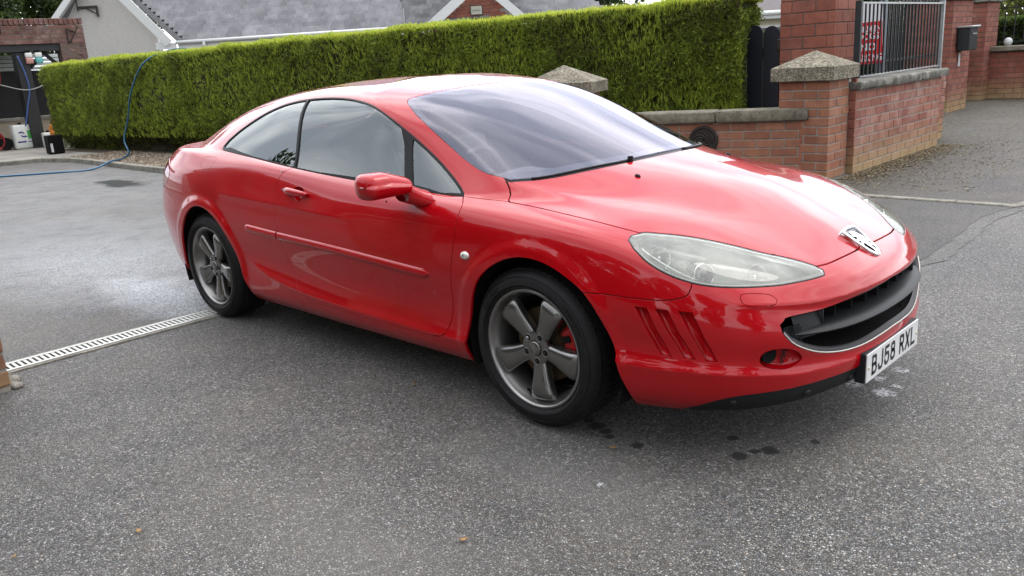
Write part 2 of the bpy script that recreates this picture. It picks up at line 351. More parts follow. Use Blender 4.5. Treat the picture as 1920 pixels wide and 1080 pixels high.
def grid_normals():
    Gu = np.gradient(GRID, axis=0); N = np.zeros_like(GRID)
    j0 = 9*NTT
    soft = ((UG > .9) & (UG < 1.36)) | ((UG > -2.1) & (UG < -1.2))
    def fill(sl, m):
        Gt = np.gradient(GRID[:, sl], axis=1)
        n = np.cross(Gu[:, sl], Gt); N[m, sl] = n[m]
    al = np.ones(NU, bool)
    fill(slice(j0, None), al); fill(slice(0, j0+1), al); fill(slice(0, None), soft)
    N[:, -1] = N[:, -2]
    N *= np.array([-1, 1, -1])  # mirrored axis
    N /= np.linalg.norm(N, axis=-1)[..., None]+1e-12
    N[..., 1] *= 1
    return N
def _bil(g, u, t):
    u = np.clip(np.asarray(u, float), -U1, U1); t = np.clip(np.asarray(t, float), 0, 13)
    fi = (u+U1)/(2*U1)*(NU-1); fj = t*NTT
    i = np.clip(fi.astype(int), 0, NU-2); j = np.clip(fj.astype(int), 0, len(TG)-2)
    a = (fi-i)[..., None]; b = (fj-j)[..., None]
    return g[i, j]*(1-a)*(1-b)+g[i+1, j]*a*(1-b)+g[i, j+1]*(1-a)*b+g[i+1, j+1]*a*b
GN = grid_normals()
def normal(u, t):
    n = _bil(GN, u, t); return n/(np.linalg.norm(n, axis=-1)[..., None]+1e-12)
def t_at(u, z, lo=.3, hi=8.0):
    """level at which the skin reaches height z along the columns u"""
    tt = np.linspace(lo, hi, 400); out = []
    for a in np.atleast_1d(u):
        Z = S(np.full(400, a), tt)[:, 2]; out.append(tt[int(np.argmin(abs(Z-(z if np.isscalar(z) else z[len(out)]))))])
    return np.array(out)
def SD(u, t, e=.01, et=.08):
    u = np.asarray(u, float); t = np.asarray(t, float)
    up, um = np.minimum(u+e, U1), np.maximum(u-e, -U1); hi = np.minimum(t+et, 13); lo = np.maximum(t-et, 0)
    return (S(up, t)-S(um, t))/(up-um)[..., None], (S(u, hi)-S(u, lo))/(hi-lo)[..., None]
# car materials
def car_paint():
    s = NT('red_paint'); f = s.noise(2.2, 5, coord='Object'); dust = s.noise(9, 6, .7)
    c = s.ramp(f, [(.3, (.38, .0008, .0045)), (.7, (.44, .0011, .006))])
    c = s.mixc(s.ramp(dust, [(.6, 0.0), (.95, .03)]), c, (.45, .30, .26))
    ro = s.ramp(dust, [(.4, .30), (.8, .42)])
    peel = s.bump(s.noise(420, 2), .012, .001)
    b = s.bsdf(c, ro, 0, None, Coat_Weight=1.0, Coat_Roughness=.025, Coat_IOR=1.46)
    b.inputs['Specular IOR Level'].default_value = .08
    s.l(peel, b.inputs['Coat Normal']); return s.m
PAINT = car_paint()
def glass(name, tint, refl, rough=.0, ior=1.5):
    s = NT(name); t = s.n('ShaderNodeBsdfTransparent'); t.inputs[0].default_value = (*tint, 1)
    g = s.n('ShaderNodeBsdfGlossy'); g.inputs['Color'].default_value = (*refl, 1); g.inputs['Roughness'].default_value = rough
    fr = s.n('ShaderNodeFresnel', i_IOR=ior); m = s.n('ShaderNodeMixShader')
    s.l(fr.outputs[0], m.inputs[0]); s.l(t.outputs[0], m.inputs[1]); s.l(g.outputs[0], m.inputs[2]); s.l(m.outputs[0], s.o.inputs[0]); return s.m
WSGLASS = glass('windscreen_glass', (.88, .90, .95), (.90, .88, 1.0), .003, 1.9)
SGLASS = glass('side_glass', (.66, .74, .72), (.90, .96, .95), .003, 2.6)
QGLASS = glass('tinted_glass', (.40, .46, .45), (.90, .96, .95), .003, 2.9)
BLACKGLASS = NT('black_ceramic_glass'); BLACKGLASS.bsdf((.012, .013, .015), .05, 0, None); BLACKGLASS = BLACKGLASS.m
TRIM = simple('black_rubber_trim', (.010, .010, .011), .45, Specular_IOR_Level=.25)
PLASTIC = simple('black_textured_plastic', (.013, .014, .015), .55, bump=.25, bscale=900, Specular_IOR_Level=.25)
GREYPLASTIC = simple('charcoal_plastic', (.011, .012, .013), .5, bump=.15, bscale=900, Specular_IOR_Level=.3)
DARK = simple('dark_underbody', (.008, .008, .008), .85, Specular_IOR_Level=.15)
LINING = simple('cabin_lining', (.16, .165, .17), .8)
SEAT = simple('charcoal_leather', (.13, .135, .14), .5, bump=.2, bscale=120)
CHROME = simple('chrome', (.78, .79, .80), .07, 1, var=.03)
SATIN = simple('satin_silver', (.62, .63, .64), .22, 1, var=.03)
REFLECTOR = simple('lamp_reflector', (.60, .62, .60), .2, 1, var=.03)
LAMPWALL = simple('lamp_bezel', (.60, .62, .58), .34, .8, var=.05)
def lens_mat():
    s = NT('headlight_lens'); t = s.n('ShaderNodeBsdfTransparent'); t.inputs[0].default_value = (.93, .96, .93, 1)
    d = s.n('ShaderNodeBsdfDiffuse'); d.inputs[0].default_value = (.88, .87, .78, 1)
    g = s.n('ShaderNodeBsdfGlossy'); g.inputs['Roughness'].default_value = .02
    hz = s.ramp(s.noise(12, 5, .7), [(.3, .12), (.75, .27)])
    m1 = s.n('ShaderNodeMixShader'); s.l(hz, m1.inputs[0]); s.l(t.outputs[0], m1.inputs[1]); s.l(d.outputs[0], m1.inputs[2])
    fr = s.n('ShaderNodeFresnel', i_IOR=1.5); m = s.n('ShaderNodeMixShader')
    s.l(fr.outputs[0], m.inputs[0]); s.l(m1.outputs[0], m.inputs[1]); s.l(g.outputs[0], m.inputs[2]); s.l(m.outputs[0], s.o.inputs[0]); return s.m
LENS = lens_mat()
REDLENS = simple('red_lamp_lens', (.35, .01, .012), .08, var=.05, Coat_Weight=1.0)
ORANGE = simple('clear_indicator_lens', (.75, .74, .68), .1, .3, var=.05, Coat_Weight=1.0)
def rubber():
    s = NT('tyre_rubber'); f = s.noise(14, 5, .7); c = s.ramp(f, [(.3, (.006, .006, .007)), (.75, (.014, .014, .0135))])
    s.bsdf(c, .62, 0, s.bump(s.noise(300, 3), .2, .001), Specular_IOR_Level=.3); return s.m
RUBBER = rubber()
ALLOY = simple('gunmetal_alloy', (.21, .205, .195), .25, .9, var=.06, Coat_Weight=.5)
ALLOY2 = simple('brushed_rim_lip', (.30, .29, .28), .3, .9, var=.06)
DISC = simple('rusty_brake_disc', (.16, .11, .06), .4, .7, var=.25, scale=40)
CALIPER = simple('red_brake_caliper', (.42, .01, .012), .35)
PLATEWHITE = simple('white_plate', (.72, .73, .72), .25, var=.02)
LETTER = simple('plate_letter_black', (.012, .012, .013), .4, var=.02)
# ================================================================== THE CAR
car = empty('coupe_car')
tag(car, 'glossy red two-door coupe with dark five-spoke alloy wheels parked across the tarmac drive', 'car')
TS = .12
def uvd(P, step=.022, smooth=True):
    P = np.array(P, float); Q = P.copy(); Q[:, 1] *= TS
    Q = crom(Q, step) if smooth else dense(Q, step)
    Q[:, 1] /= TS; return Q
def inset_poly(P, d):
    """move a closed (u,t) polygon inwards by d metres measured on the car's skin"""
    P = np.asarray(P, float); n = len(P); Su, St = SD(P[:, 0], P[:, 1]); N = normal(P[:, 0], P[:, 1])
    X = S(P[:, 0], P[:, 1]); a = P[:, 0]*1; b = P[:, 1]*TS
    area = .5*np.sum(a*np.roll(b, -1)-np.roll(a, -1)*b); sg = 1 if area > 0 else -1
    e1 = X-np.roll(X, 1, 0); e2 = np.roll(X, -1, 0)-X
    e1 /= np.linalg.norm(e1, axis=1)[:, None]+1e-9; e2 /= np.linalg.norm(e2, axis=1)[:, None]+1e-9
    T = e1+e2; T /= np.linalg.norm(T, axis=1)[:, None]+1e-9
    I = np.cross(N, T)*sg
    k = np.clip(1/np.maximum(.45, np.sqrt(np.clip((1+np.sum(e1*e2, 1))/2, 0, 1))), 1, 2)
    D = I*(d*k)[:, None]
    o = P.copy()
    for i in range(n):
        J = np.stack([Su[i], St[i]], 1); s_, *_ = np.linalg.lstsq(J, D[i], rcond=None); o[i] += s_
    o[:, 0] = np.where(P[:, 0] >= U1-1e-6, U1, np.clip(o[:, 0], -U1, U1)); return o
# ---- seam lines, in (u, level) coordinates of the skin
light_top = [(1.90,6.6),(1.925,6.88),(1.98,7.06),(2.05,7.10),(2.13,7.12),(2.22,7.11),(2.33,7.06),(2.45,6.97),(2.54,6.82),(2.59,6.66),(2.615,6.5)]
light_bot = [(2.615,6.5),(2.61,6.33),(2.54,6.2),(2.44,6.05),(2.34,5.88),(2.22,5.68),(2.12,5.57),(2.03,5.60),(1.97,5.74),(1.93,5.95),(1.905,6.25),(1.90,6.6)]
hood_side = [(1.362,9.10),(1.347,8.955),(1.30,8.35),(1.27,7.82),(1.40,7.56),(1.58,7.35),(1.75,7.21),(1.88,7.10),(2.0,7.02)]
hood_front = [(2.57,6.60),(2.66,6.72),(2.76,6.88),(2.88,6.99),(3,7.02)]
hood_rear = [(3,8.955),(2.5,8.955),(2,8.955),(1.6,8.955),(1.33,8.955)]
seam_foot = [(.93,8.56),(1.1,8.12),(1.285,7.80)]
bumper_seam = [(1.64,4.38),(1.68,4.45),(1.74,4.52),(1.84,4.62),(1.95,4.78),(2.02,4.98),(2.06,5.2),(2.095,5.66)]
arch_f = [(.965,-.01),(.978,.8),(.99,1.75),(1.01,2.55),(1.045,3.35),(1.095,3.93),(1.16,4.38),(1.24,4.72),(1.325,4.92),(1.41,4.98),(1.50,4.92),(1.59,4.72),(1.66,4.46),(1.715,4.03),(1.755,3.5),(1.785,2.9),(1.80,2.2),(1.82,1.5),(1.845,.75),(1.87,-.01)]
arch_r = [(-1.74,-.01),(-1.73,.9),(-1.715,1.7),(-1.695,2.5),(-1.65,3.4),(-1.58,4.02),(-1.50,4.40),(-1.40,4.62),(-1.29,4.66),(-1.18,4.50),(-1.08,4.13),(-1.00,3.6),(-.945,3.0),(-.915,2.2),(-.90,1.3),(-.89,.6),(-.885,-.01)]
door_front = [(.95,8.62),(.985,7.4),(.982,6.4),(.97,5.36),(.955,4.6),(.935,3.9),(.905,2.9),(.875,2.32),(.83,1.95),(.77,1.80)]
door_bot = [(.77,1.80),(.31,1.76),(.04,1.78),(-.14,1.82),(-.23,1.90),(-.30,2.08),(-.34,2.43),(-.37,2.94)]
door_rear = [(-.37,2.94),(-.42,3.55),(-.445,4.1),(-.455,4.8),(-.46,5.4),(-.455,6.0),(-.435,6.9),(-.405,7.9),(-.37,8.80)]
wing_bottom = [(.77,1.80),(.765,1.2),(.76,-.01)]
dlo_top = [(-1.185,8.955),(-1.235,9.15),(-1.262,9.4),(-1.265,9.7),(-1.23,10.08),(-1.12,10.42),(-.94,10.67),(-.74,10.82),(-.55,10.90),(-.33,10.93),(-.09,10.90),(.2,10.81),(.45,10.72),(.62,10.61),(.74,10.43),(.82,10.17),(.875,9.87),(.915,9.57),(.94,9.27),(.952,9.0),(.955,8.5)]
dlo_bot = [(.955,8.5),(.76,8.72),(.55,8.80),(.16,8.80),(-.38,8.73),(-.75,8.76),(-1.0,8.84),(-1.185,8.955)]
ws_edge = [(1.40,9.025),(1.33,9.06),(1.255,9.16),(1.19,9.35),(1.145,9.6),(1.125,9.9),(1.13,10.25),(1.15,10.55),(1.165,10.8),(1.22,10.93),(1.4,10.96),(1.7,10.97),(2.3,10.975),(3,10.98)]
ws_base = [(3,9.025),(2.4,9.025),(1.9,9.025),(1.6,9.025),(1.40,9.025)]
lip_top = [(2.06,-.01),(2.09,.6),(2.16,1.2),(2.26,1.55),(2.48,1.74),(2.7,1.80),(3,1.82)]
grille = [(3,5.50),(2.85,5.42),(2.68,5.27),(2.53,5.05),(2.43,4.92),(2.38,4.82),(2.355,4.62),(2.36,4.36),(2.39,4.05),(2.44,3.72),(2.52,3.36),(2.62,3.15),(2.74,3.10),(2.88,3.2),(3,3.26)]
boot_lid = [(-3,8.955),(-2.4,8.955),(-2.05,8.86),(-1.98,8.5),(-2.05,7.7),(-2.2,7.1),(-2.45,6.6),(-2.5,6.0),(-2.53,5.2),(-2.55,4.9),(-3,4.88)]
tail = [(-1.86,6.15),(-1.82,5.85),(-1.83,5.5),(-1.92,5.22),(-2.1,5.08),(-2.45,5.03),(-2.47,5.6),(-2.46,6.4),(-2.2,6.6),(-2.0,6.5),(-1.86,6.15)]
rear_bumper = [(-1.56,3.85),(-1.66,4.25),(-1.78,4.62),(-1.88,4.85),(-1.95,5.06),(-2.1,4.98),(-2.4,4.9),(-2.55,4.84),(-3,4.82)]
rear_window = [(-3,9.025),(-2.5,9.025),(-2.1,9.07),(-1.92,9.18),(-1.83,9.5),(-1.82,10.0),(-1.88,10.5),(-2.05,10.86),(-2.3,10.94),(-3,10.97)]
fuel = [(-1.345,6.45),(-1.35,6.9),(-1.335,7.5),(-1.32,7.62),(-1.20,7.72),(-1.18,7.6),(-1.19,6.9),(-1.21,6.3),(-1.225,6.2),(-1.33,6.33)]
washer = [(2.25,5.48),(2.33,5.62),(2.365,5.55),(2.36,5.32),(2.255,5.15)]
fog = [(2.29,3.33),(2.30,3.6),(2.34,3.76),(2.39,3.72),(2.43,3.5),(2.45,3.2),(2.43,2.95),(2.39,2.82),(2.34,2.88),(2.30,3.08)]
vents = [[(1.868,4.42),(1.905,4.47),(1.985,3.05),(1.95,3.02)], [(1.938,4.5),(1.975,4.55),(2.065,3.10),(2.03,3.05)], [(2.015,4.6),(2.055,4.65),(2.14,3.12),(2.105,3.08)]]
cup = [(-.235+.047*math.cos(a), 5.98+.38*math.sin(a)) for a in np.linspace(0, 2*math.pi, 17)[:-1]]
b_line = [(-.545,10.905),(-.47,10.3),(-.42,9.8),(-.385,9.3),(-.37,8.735)]
q_front = [(.835,10.11),(.74,10.0),(.66,9.75),(.61,9.4),(.585,9.0),(.575,8.79)]
q_rear = [(.795,10.27),(.70,10.08),(.62,9.78),(.57,9.4),(.55,9.0),(.54,8.80)]
dt, db = uvd(dlo_top), uvd(dlo_bot)
lt, lb = uvd(light_top), uvd(light_bot)
lamp_poly = np.vstack([lt[:-1], lb[:-1]])
dlo = np.vstack([dt[:-1], db[:-1]])
segs_open = [uvd(x) for x in (hood_side, hood_front, hood_rear, seam_foot, bumper_seam, arch_f, arch_r, door_front, door_bot, door_rear, ws_edge, ws_base, lip_top, grille, boot_lid, rear_bumper, rear_window)]
segs_open += [uvd(wing_bottom, smooth=False)]
def closedcurve(P, step=.012, smooth=True):
    P = np.array(P, float); Q = P.copy(); Q[:, 1] *= TS
    Q = crom(Q, step, True) if smooth else dense(np.vstack([Q, Q[:1]]), step)[:-1]
    Q[:, 1] /= TS; return Q
fog_c, fuel_c, wash_c, cup_c = closedcurve(fog), closedcurve(fuel), closedcurve(washer), closedcurve(cup)
tail_c = closedcurve(tail[:-1]); vents_c = [closedcurve(v, smooth=False) for v in vents]
# window panes: split the side glass opening at the pillars, then pull each pane in behind its rubber
def between(poly_top, lo, hi):
    return poly_top[(poly_top[:, 0] > lo) & (poly_top[:, 0] < hi)]
bl, qf, qr = uvd(b_line), uvd(q_front), uvd(q_rear)
iT = lambda p: int(np.argmin(np.hypot(dt[:, 0]-p[0], (dt[:, 1]-p[1])*TS))); iB = lambda p: int(np.argmin(np.hypot(db[:, 0]-p[0], (db[:, 1]-p[1])*TS)))
pane_q = np.vstack([dt[:iT(bl[0])], bl, db[iB(bl[-1])+1:-1]])
pane_d = np.vstack([dt[iT(bl[0])+1:iT(qr[0])], qr, db[iB(qr[-1])+1:iB(bl[-1])], bl[::-1]])
pane_f = np.vstack([dt[iT(qf[0])+1:-1], db[:iB(qf[-1])], qf[::-1]])
g_q, g_d, g_f = inset_poly(pane_q, .010), inset_poly(pane_d, .008), inset_poly(pane_f, .011)
# ---- constrained triangulation of the whole right-hand skin
pts, edges = [], []
def add_chain(P, closed=False):
    i0 = len(pts); P = np.asarray(P)
    for a in P: pts.append((float(a[0]), float(np.clip(a[1], 0, 13))*TS))
    edges.extend([(i0+i, i0+i+1) for i in range(len(P)-1)])
    if closed: edges.append((i0+len(P)-1, i0))
for s_ in segs_open: add_chain(s_)
for s_ in (lamp_poly, dlo, fog_c, fuel_c, wash_c, cup_c, tail_c, g_q, g_d, g_f, *vents_c): add_chain(s_, True)
n_feature = len(edges)
add_chain(uvd([(-3,0),(3,0)], .02, False)); add_chain(uvd([(3,0),(3,13)], .02, False)); add_chain(uvd([(3,13),(-3,13)], .03, False)); add_chain(uvd([(-3,13),(-3,0)], .02, False))
add_chain(uvd([(-3,9),(3,9)], .02, False)); crease0 = n_feature
# soft guide lines along the pressed creases so that the facets follow them
def guide(us, zs, dz=(-.012, 0., .012)):
    for k in dz: add_chain(np.stack([us, t_at(us, zs+k)], 1))
_u = np.arange(-.9, 1.0, .02); guide(_u, .300+.19*np.exp(-(_u+1.0)/.42))
_u = np.arange(1.84, 3.001, .02); guide(_u, np.interp(_u, [1.78, 1.88, 2.07, 2.25, 2.44, 2.58, 2.75, 3.0], [.385, .382, .380, .368, .345, .335, .325, .32]))
_u = np.arange(2.2, 3.001, .02); guide(_u, np.interp(_u, [2.0, 2.2, 2.334, 2.456, 2.547, 2.657, 2.8, 3.0], [.615, .612, .601, .588, .580, .577, .574, .574]), (-.007, 0., .010, .022))
_u = np.arange(-1.1, .35, .02); guide(_u, .795-.035*(_u+.5))
for cx in (1.385, -1.335):
    for rr in (.412, .425, .437, .450, .463):
        a = np.linspace(.02, math.pi-.02, 64); xs_, zs_ = cx+rr*np.cos(a), .334+rr*np.sin(a); add_chain(np.stack([xs_, t_at(xs_, zs_)], 1))
gt = np.concatenate([np.arange(.12, 9, .16), np.arange(9.08, 13, .13)])
gu = np.arange(-2.985, 3, .022)
fp = np.array(pts)
for i, a in enumerate(gu):
    for j, b in enumerate(gt):
        q = (a+(.011 if j % 2 else 0), b*TS)
        if q[0] < 2.99: pts.append((q[0], q[1]))
# drop lattice points that sit almost on a seam
P_ = np.array(pts); nf = len(fp); lat = P_[nf:]; keep = np.ones(len(lat), bool)
for k in range(0, len(lat), 4000):
    blk = lat[k:k+4000]; d = np.hypot(blk[:, None, 0]-fp[None, :, 0], blk[:, None, 1]-fp[None, :, 1]).min(1); keep[k:k+4000] = d > .007
pts = [tuple(x) for x in fp]+[tuple(x) for x in lat[keep]]
V2, E2, F2, _, OE, _ = delaunay_2d_cdt([Vector(p) for p in pts], edges, [], 0, 1e-5)
V2 = np.array([tuple(v) for v in V2]); UVv = np.stack([V2[:, 0], V2[:, 1]/TS], 1)
hard = set()
for k, e in enumerate(E2):
    if any(o < n_feature for o in OE[k]): hard.add((min(e), max(e)))
F2 = [tuple(f) for f in F2]; adj = {}
for fi, f in enumerate(F2):
    for i in range(len(f)):
        e = (min(f[i], f[i-1]), max(f[i], f[i-1])); adj.setdefault(e, []).append(fi)
comp = np.full(len(F2), -1); nc = 0
for f0 in range(len(F2)):
    if comp[f0] >= 0: continue
    st = [f0]; comp[f0] = nc
    while st:
        fi = st.pop(); f = F2[fi]
        for i in range(len(f)):
            e = (min(f[i], f[i-1]), max(f[i], f[i-1]))
            if e in hard: continue
            for g in adj[e]:
                if comp[g] < 0: comp[g] = nc; st.append(g)
    nc += 1
cen = np.array([np.mean(V2[list(f)], axis=0) for f in F2])
def region(u, t):
    d = np.hypot(cen[:, 0]-u, cen[:, 1]-t*TS); return int(comp[int(d.argmin())])
REG = dict(bonnet=region(2.3, 8), headlight=region(2.2, 6.4), front_wing=region(1.2, 6), front_bumper=region(2.7, 6.2), bumper_lip=region(2.7, .8), grille=region(2.7, 4.2),
    door=region(.3, 5), body_side=region(-.8, 6), windscreen=region(2.2, 10), cowl=region(2.2, 8.99), dlo_trim=region(.2, 8.83), quarter_glass=region(-.8, 9.7), door_glass=region(.1, 9.8), front_glass=region(.82, 9.5),
    boot_lid=region(-2.6, 7), tail_light=region(-2.2, 5.8), rear_bumper=region(-2.3, 3), rear_window=region(-2.4, 10), fuel_flap=region(-1.27, 7), washer_cover=region(2.31, 5.4), fog_recess=region(2.37, 3.3), handle_cup=region(-.235, 6.0),
    vent0=region(1.93, 3.75), vent1=region(2.0, 3.85), vent2=region(2.08, 3.9), arch_f=region(1.4, 2), arch_r=region(-1.3, 2))
_inv = {}
for k, v in REG.items(): _inv.setdefault(v, []).append(k)
for v, ks in _inv.items():
    if len(ks) > 1: print('REGION CLASH', ks)
XALL = S(UVv[:, 0], UVv[:, 1]); NALL = normal(UVv[:, 0], UVv[:, 1]); SU, ST = SD(UVv[:, 0], UVv[:, 1])
def panel(name, rid, mat, gap=.0018, depth=.014, off=0., parent=car, mirror=True, lipmat=None, dome=0., tmin=None, join=False, sideboth=True, bevel=.0013):
    fs = [f for f, c in zip(F2, comp) if c == rid]; used = sorted({v for f in fs for v in f}); loc = {v: i for i, v in enumerate(used)}
    n = len(used); uvq = UVv[used].copy(); X = XALL[used].copy(); N = NALL[used].copy()
    if tmin: N = normal(uvq[:, 0], np.maximum(uvq[:, 1], tmin))
    bed = {}
    for f in fs:
        for i in range(len(f)):
            a, b = f[i-1], f[i]; bed[(a, b)] = bed.get((a, b), 0)+1
    bnd = [(a, b) for (a, b) in bed if (b, a) not in bed]
    cent = lambda v: abs(V2[v][0]) > U1-1e-5
    apex = lambda v: V2[v][1] > 13*TS-1e-5
    bnd = [(a, b) for a, b in bnd if not ((cent(a) and cent(b)) or (apex(a) and apex(b)))]
    # inward direction at each boundary vertex
    inn = {}
    orient = None
    for a, b in bnd:
        pa, pb = XALL[a], XALL[b]; t = pb-pa; L = np.linalg.norm(t); 
        if L < 1e-9: continue
        t /= L
        for v in (a, b):
            inn.setdefault(v, []).append((t, NALL[v]))
    # ccw faces in (u,t): left of a->b is inside; the skin normal is Su x St
    for v, l in inn.items():
        d = sum(np.cross(nn, t) for t, nn in l); ln = np.linalg.norm(d)
        if ln < 1e-6: continue
        d /= ln
        if len(l) > 1:
            c = np.clip(np.dot(l[0][0], l[1][0]), -1, 1); d = d*min(2, 1/max(.4, math.sqrt((1+c)/2)))
        if cent(v): d[1] = 0
        inn[v] = d
        X[loc[v]] = X[loc[v]]+d*gap
    if dome:
        cc = uvq.mean(0)
    X = X+N*off
    for v in used:
        if cent(v): X[loc[v], 1] = 0; N[loc[v], 1] = 0; N[loc[v]] /= np.linalg.norm(N[loc[v]])+1e-9
        if apex(v): N[loc[v]] = (0, 0, 1)
    V = [*X]; NN = [*N]; Fc = [tuple(loc[v] for v in f) for f in fs]
    # rolled edge: a narrow rounded strip, then the flange
    lipv = {}
    for a, b in bnd:
        for v in (a, b):
            if v in lipv or v not in inn or isinstance(inn[v], list): continue
            d = inn[v]; dn = d/(np.linalg.norm(d)+1e-9); nn = N[loc[v]]
            k = len(V); base = X[loc[v]]
            V.append(base.copy()); NN.append(nn)                       # k   : edge of face (sharp copy)
            V.append(base-dn*bevel*.7-nn*bevel); NN.append((nn*.5-dn*.87))   # k+1 : rolled
            V.append(base-dn*bevel*.7-nn*(depth)); NN.append(-dn)
            lipv[v] = k
    for a, b in bnd:
        if a in lipv and b in lipv:
            ka, kb = lipv[a], lipv[b]
            Fc.append((kb, ka, ka+1, kb+1)); Fc.append((kb+1, ka+1, ka+2, kb+2))
    V = np.array(V); NN = np.array(NN); NN /= np.linalg.norm(NN, axis=1)[:, None]+1e-9
    def mir(V, NN, Fc):
        return V*[1, -1, 1], NN*[1, -1, 1], [f[::-1] for f in Fc]
    if not mirror: return link(name, mesh(name, V, Fc, True, NN), mat, parent)
    Vm, Nm, Fm = mir(V, NN, Fc)
    if join:
        V2_, N2_ = np.vstack([V, Vm]), np.vstack([NN, Nm]); F_ = Fc+[tuple(i+len(V) for i in f) for f in Fm]
        return link(name, mesh(name, V2_, F_, True, N2_), mat, parent)
    a = link(name, mesh(name, V, Fc, True, NN), mat, parent); b = link(name, mesh(name, Vm, Fm, True, Nm), mat, parent)
    return a, b
fs_side = F2[0]
# orientation check: cdt faces are counter-clockwise
def area2(f): p = V2[list(f)]; return .5*np.sum(p[:, 0]*np.roll(p[:, 1], -1)-np.roll(p[:, 0], -1)*p[:, 1])
if area2(F2[0]) < 0: F2 = [f[::-1] for f in F2]
body = panel('body_shell', REG['body_side'], PAINT, join=True)
bonnet = panel('bonnet', REG['bonnet'], PAINT, join=True, gap=.0058)
wing = panel('front_wing', REG['front_wing'], PAINT, gap=.0024)
door = panel('door', REG['door'], PAINT, gap=.0032)
fbump = panel('front_bumper', REG['front_bumper'], PAINT, join=True, gap=.0026)
lip = panel('bumper_lip', REG['bumper_lip'], PLASTIC, join=True, parent=fbump, gap=.0005, off=-.002)
boot = panel('boot_lid', REG['boot_lid'], PAINT, join=True)
rbump = panel('rear_bumper', REG['rear_bumper'], PAINT, join=True)
flap = panel('fuel_flap', REG['fuel_flap'], PAINT, gap=.0012, mirror=False)
washc = panel('washer_cover', REG['washer_cover'], PAINT, gap=.0008, depth=.006)
for o in washc: o.parent = fbump
tlamp = panel('tail_light', REG['tail_light'], REDLENS, off=.002)
cowl = panel('cowl_strip', REG['cowl'], TRIM, join=True, gap=0, off=-.006)
wsn = panel('windscreen', REG['windscreen'], WSGLASS, tmin=9.12, join=True, gap=.002, depth=.004, off=-.001)
rwn = panel('rear_window', REG['rear_window'], QGLASS, join=True, gap=.002, depth=.004, off=-.001)
trim = panel('window_trim', REG['dlo_trim'], TRIM, tmin=9.25, gap=.0006, depth=.008, off=.003, bevel=.003)
qg = panel('quarter_window', REG['quarter_glass'], QGLASS, tmin=9.25, gap=0, depth=.003, off=-.003)
dg = panel('door_window', REG['door_glass'], SGLASS, tmin=9.25, gap=0, depth=.003, off=-.004)
fg = panel('front_quarterlight', REG['front_glass'], SGLASS, tmin=9.25, gap=0, depth=.003, off=-.003)
lens = panel('headlight', REG['headlight'], LENS, gap=.0035, depth=.03, off=0)
# ---- the skin seen from inside: linings behind the panels
def lining(name, names, off, mat, uvcond=None):
    rids = {REG[k] for k in names}; fs = [f for f, c in zip(F2, comp) if c in rids]
    if uvcond: fs = [f for f in fs if uvcond(*UVv[list(f)].mean(0))]
    used = sorted({v for f in fs for v in f}); loc = {v: i for i, v in enumerate(used)}
    V = XALL[used]-NALL[used]*off; Fc = [tuple(loc[v] for v in f)[::-1] for f in fs]
    n = len(V); V = np.vstack([V, V*[1, -1, 1]]); Fc = Fc+[tuple(i+n for i in f[::-1]) for f in Fc]
    return link(name, mesh(name, V, Fc, True), mat, car)
lining('headlining', ['body_side'], .022, simple('grey_headlining', (.30, .30, .29), .9), lambda u, t: t > 9.0)
lining('door_card', ['door', 'front_wing', 'body_side'], .045, LINING, lambda u, t: t < 9.0 and -1.9 < u < 1.7 and t > 4.9)
lining('inner_panel', ['door', 'body_side', 'front_wing', 'rear_bumper', 'boot_lid', 'bonnet'], .02, DARK, lambda u, t: t < 8.9 and not (-1.8 < u < -.85 and t < 4.9) and not (.9 < u < 1.9 and t < 5.2))
# frit: black ceramic band round the edge of the windscreen and rear window, and the dark B-pillar glass
def skin_strip(name, poly, width, mat, parent, off, closed=False, side=1, mirror=True):
    P = np.asarray(poly, float); X = S(P[:, 0], P[:, 1]); N = normal(P[:, 0], P[:, 1]); T = np.gradient(X, axis=0); T /= np.linalg.norm(T, axis=1)[:, None]+1e-9
    D = np.cross(N, T)*side; wv = np.broadcast_to(np.asarray(width, float), (len(P),))
    A = X+N*off; B = X+D*wv[:, None]+N*off
    m = MB(); m.grid([[a, b] for a, b in zip(A, B)]); return m.build(name, mat, parent, smooth=True, recalc=False, mirror=mirror)
wse, wsb = uvd(ws_edge), uvd(ws_base)
ring = np.vstack([wsb[:-1], wse])
frit = NT('ceramic_frit'); frit.bsdf((.20, .21, .25), .4); frit = frit.m
skin_strip('frit_band', uvd(ws_edge)[6:], np.concatenate([np.full(max(1, len(wse)-6), .028)]), frit, wsn, -.006, side=-1)
for _s in (1,): skin_strip('pillar_blind', uvd(b_line)[1:], .085, simple('grey_pillar_blind', (.075, .08, .085), .35), body, -.006, side=-1)
skin_strip('frit_band', wsb, .055, frit, wsn, -.006, side=-1)
# ---- wheel arch liners and floor
for s in (-1, 1):
    for cx, sgn in ((1.40, 1), (-1.335, -1)):
        m = MB(); A = np.linspace(-.35, math.pi+.35, 33)
        m.grid([[(cx+.405*math.cos(a), s*y, .33+.395*math.sin(a)) for y in (.893, .86, .60)] for a in A])
        m.grid([[(cx+r*math.cos(a), s*.60, .33+r*math.sin(a)*.98) for r in (.0, .405)] for a in A])
        m.build('wheel_arch_liner', DARK, car, smooth=True)
m = MB(); m.box((-2.05, -.62, .165), (1.85, .62, .26)); m.box((1.85, -.58, .20), (2.2, .58, .26)); m.box((-.85, -.82, .165), (.93, .82, .30)); m.box((1.95, -.62, .2), (2.18, .62, .5)); m.box((-2.2, -.6, .22), (-1.8, .6, .5))
m.box((1.1, -.58, .24), (1.9, .58, .72)); m.build('underbody', DARK, car)
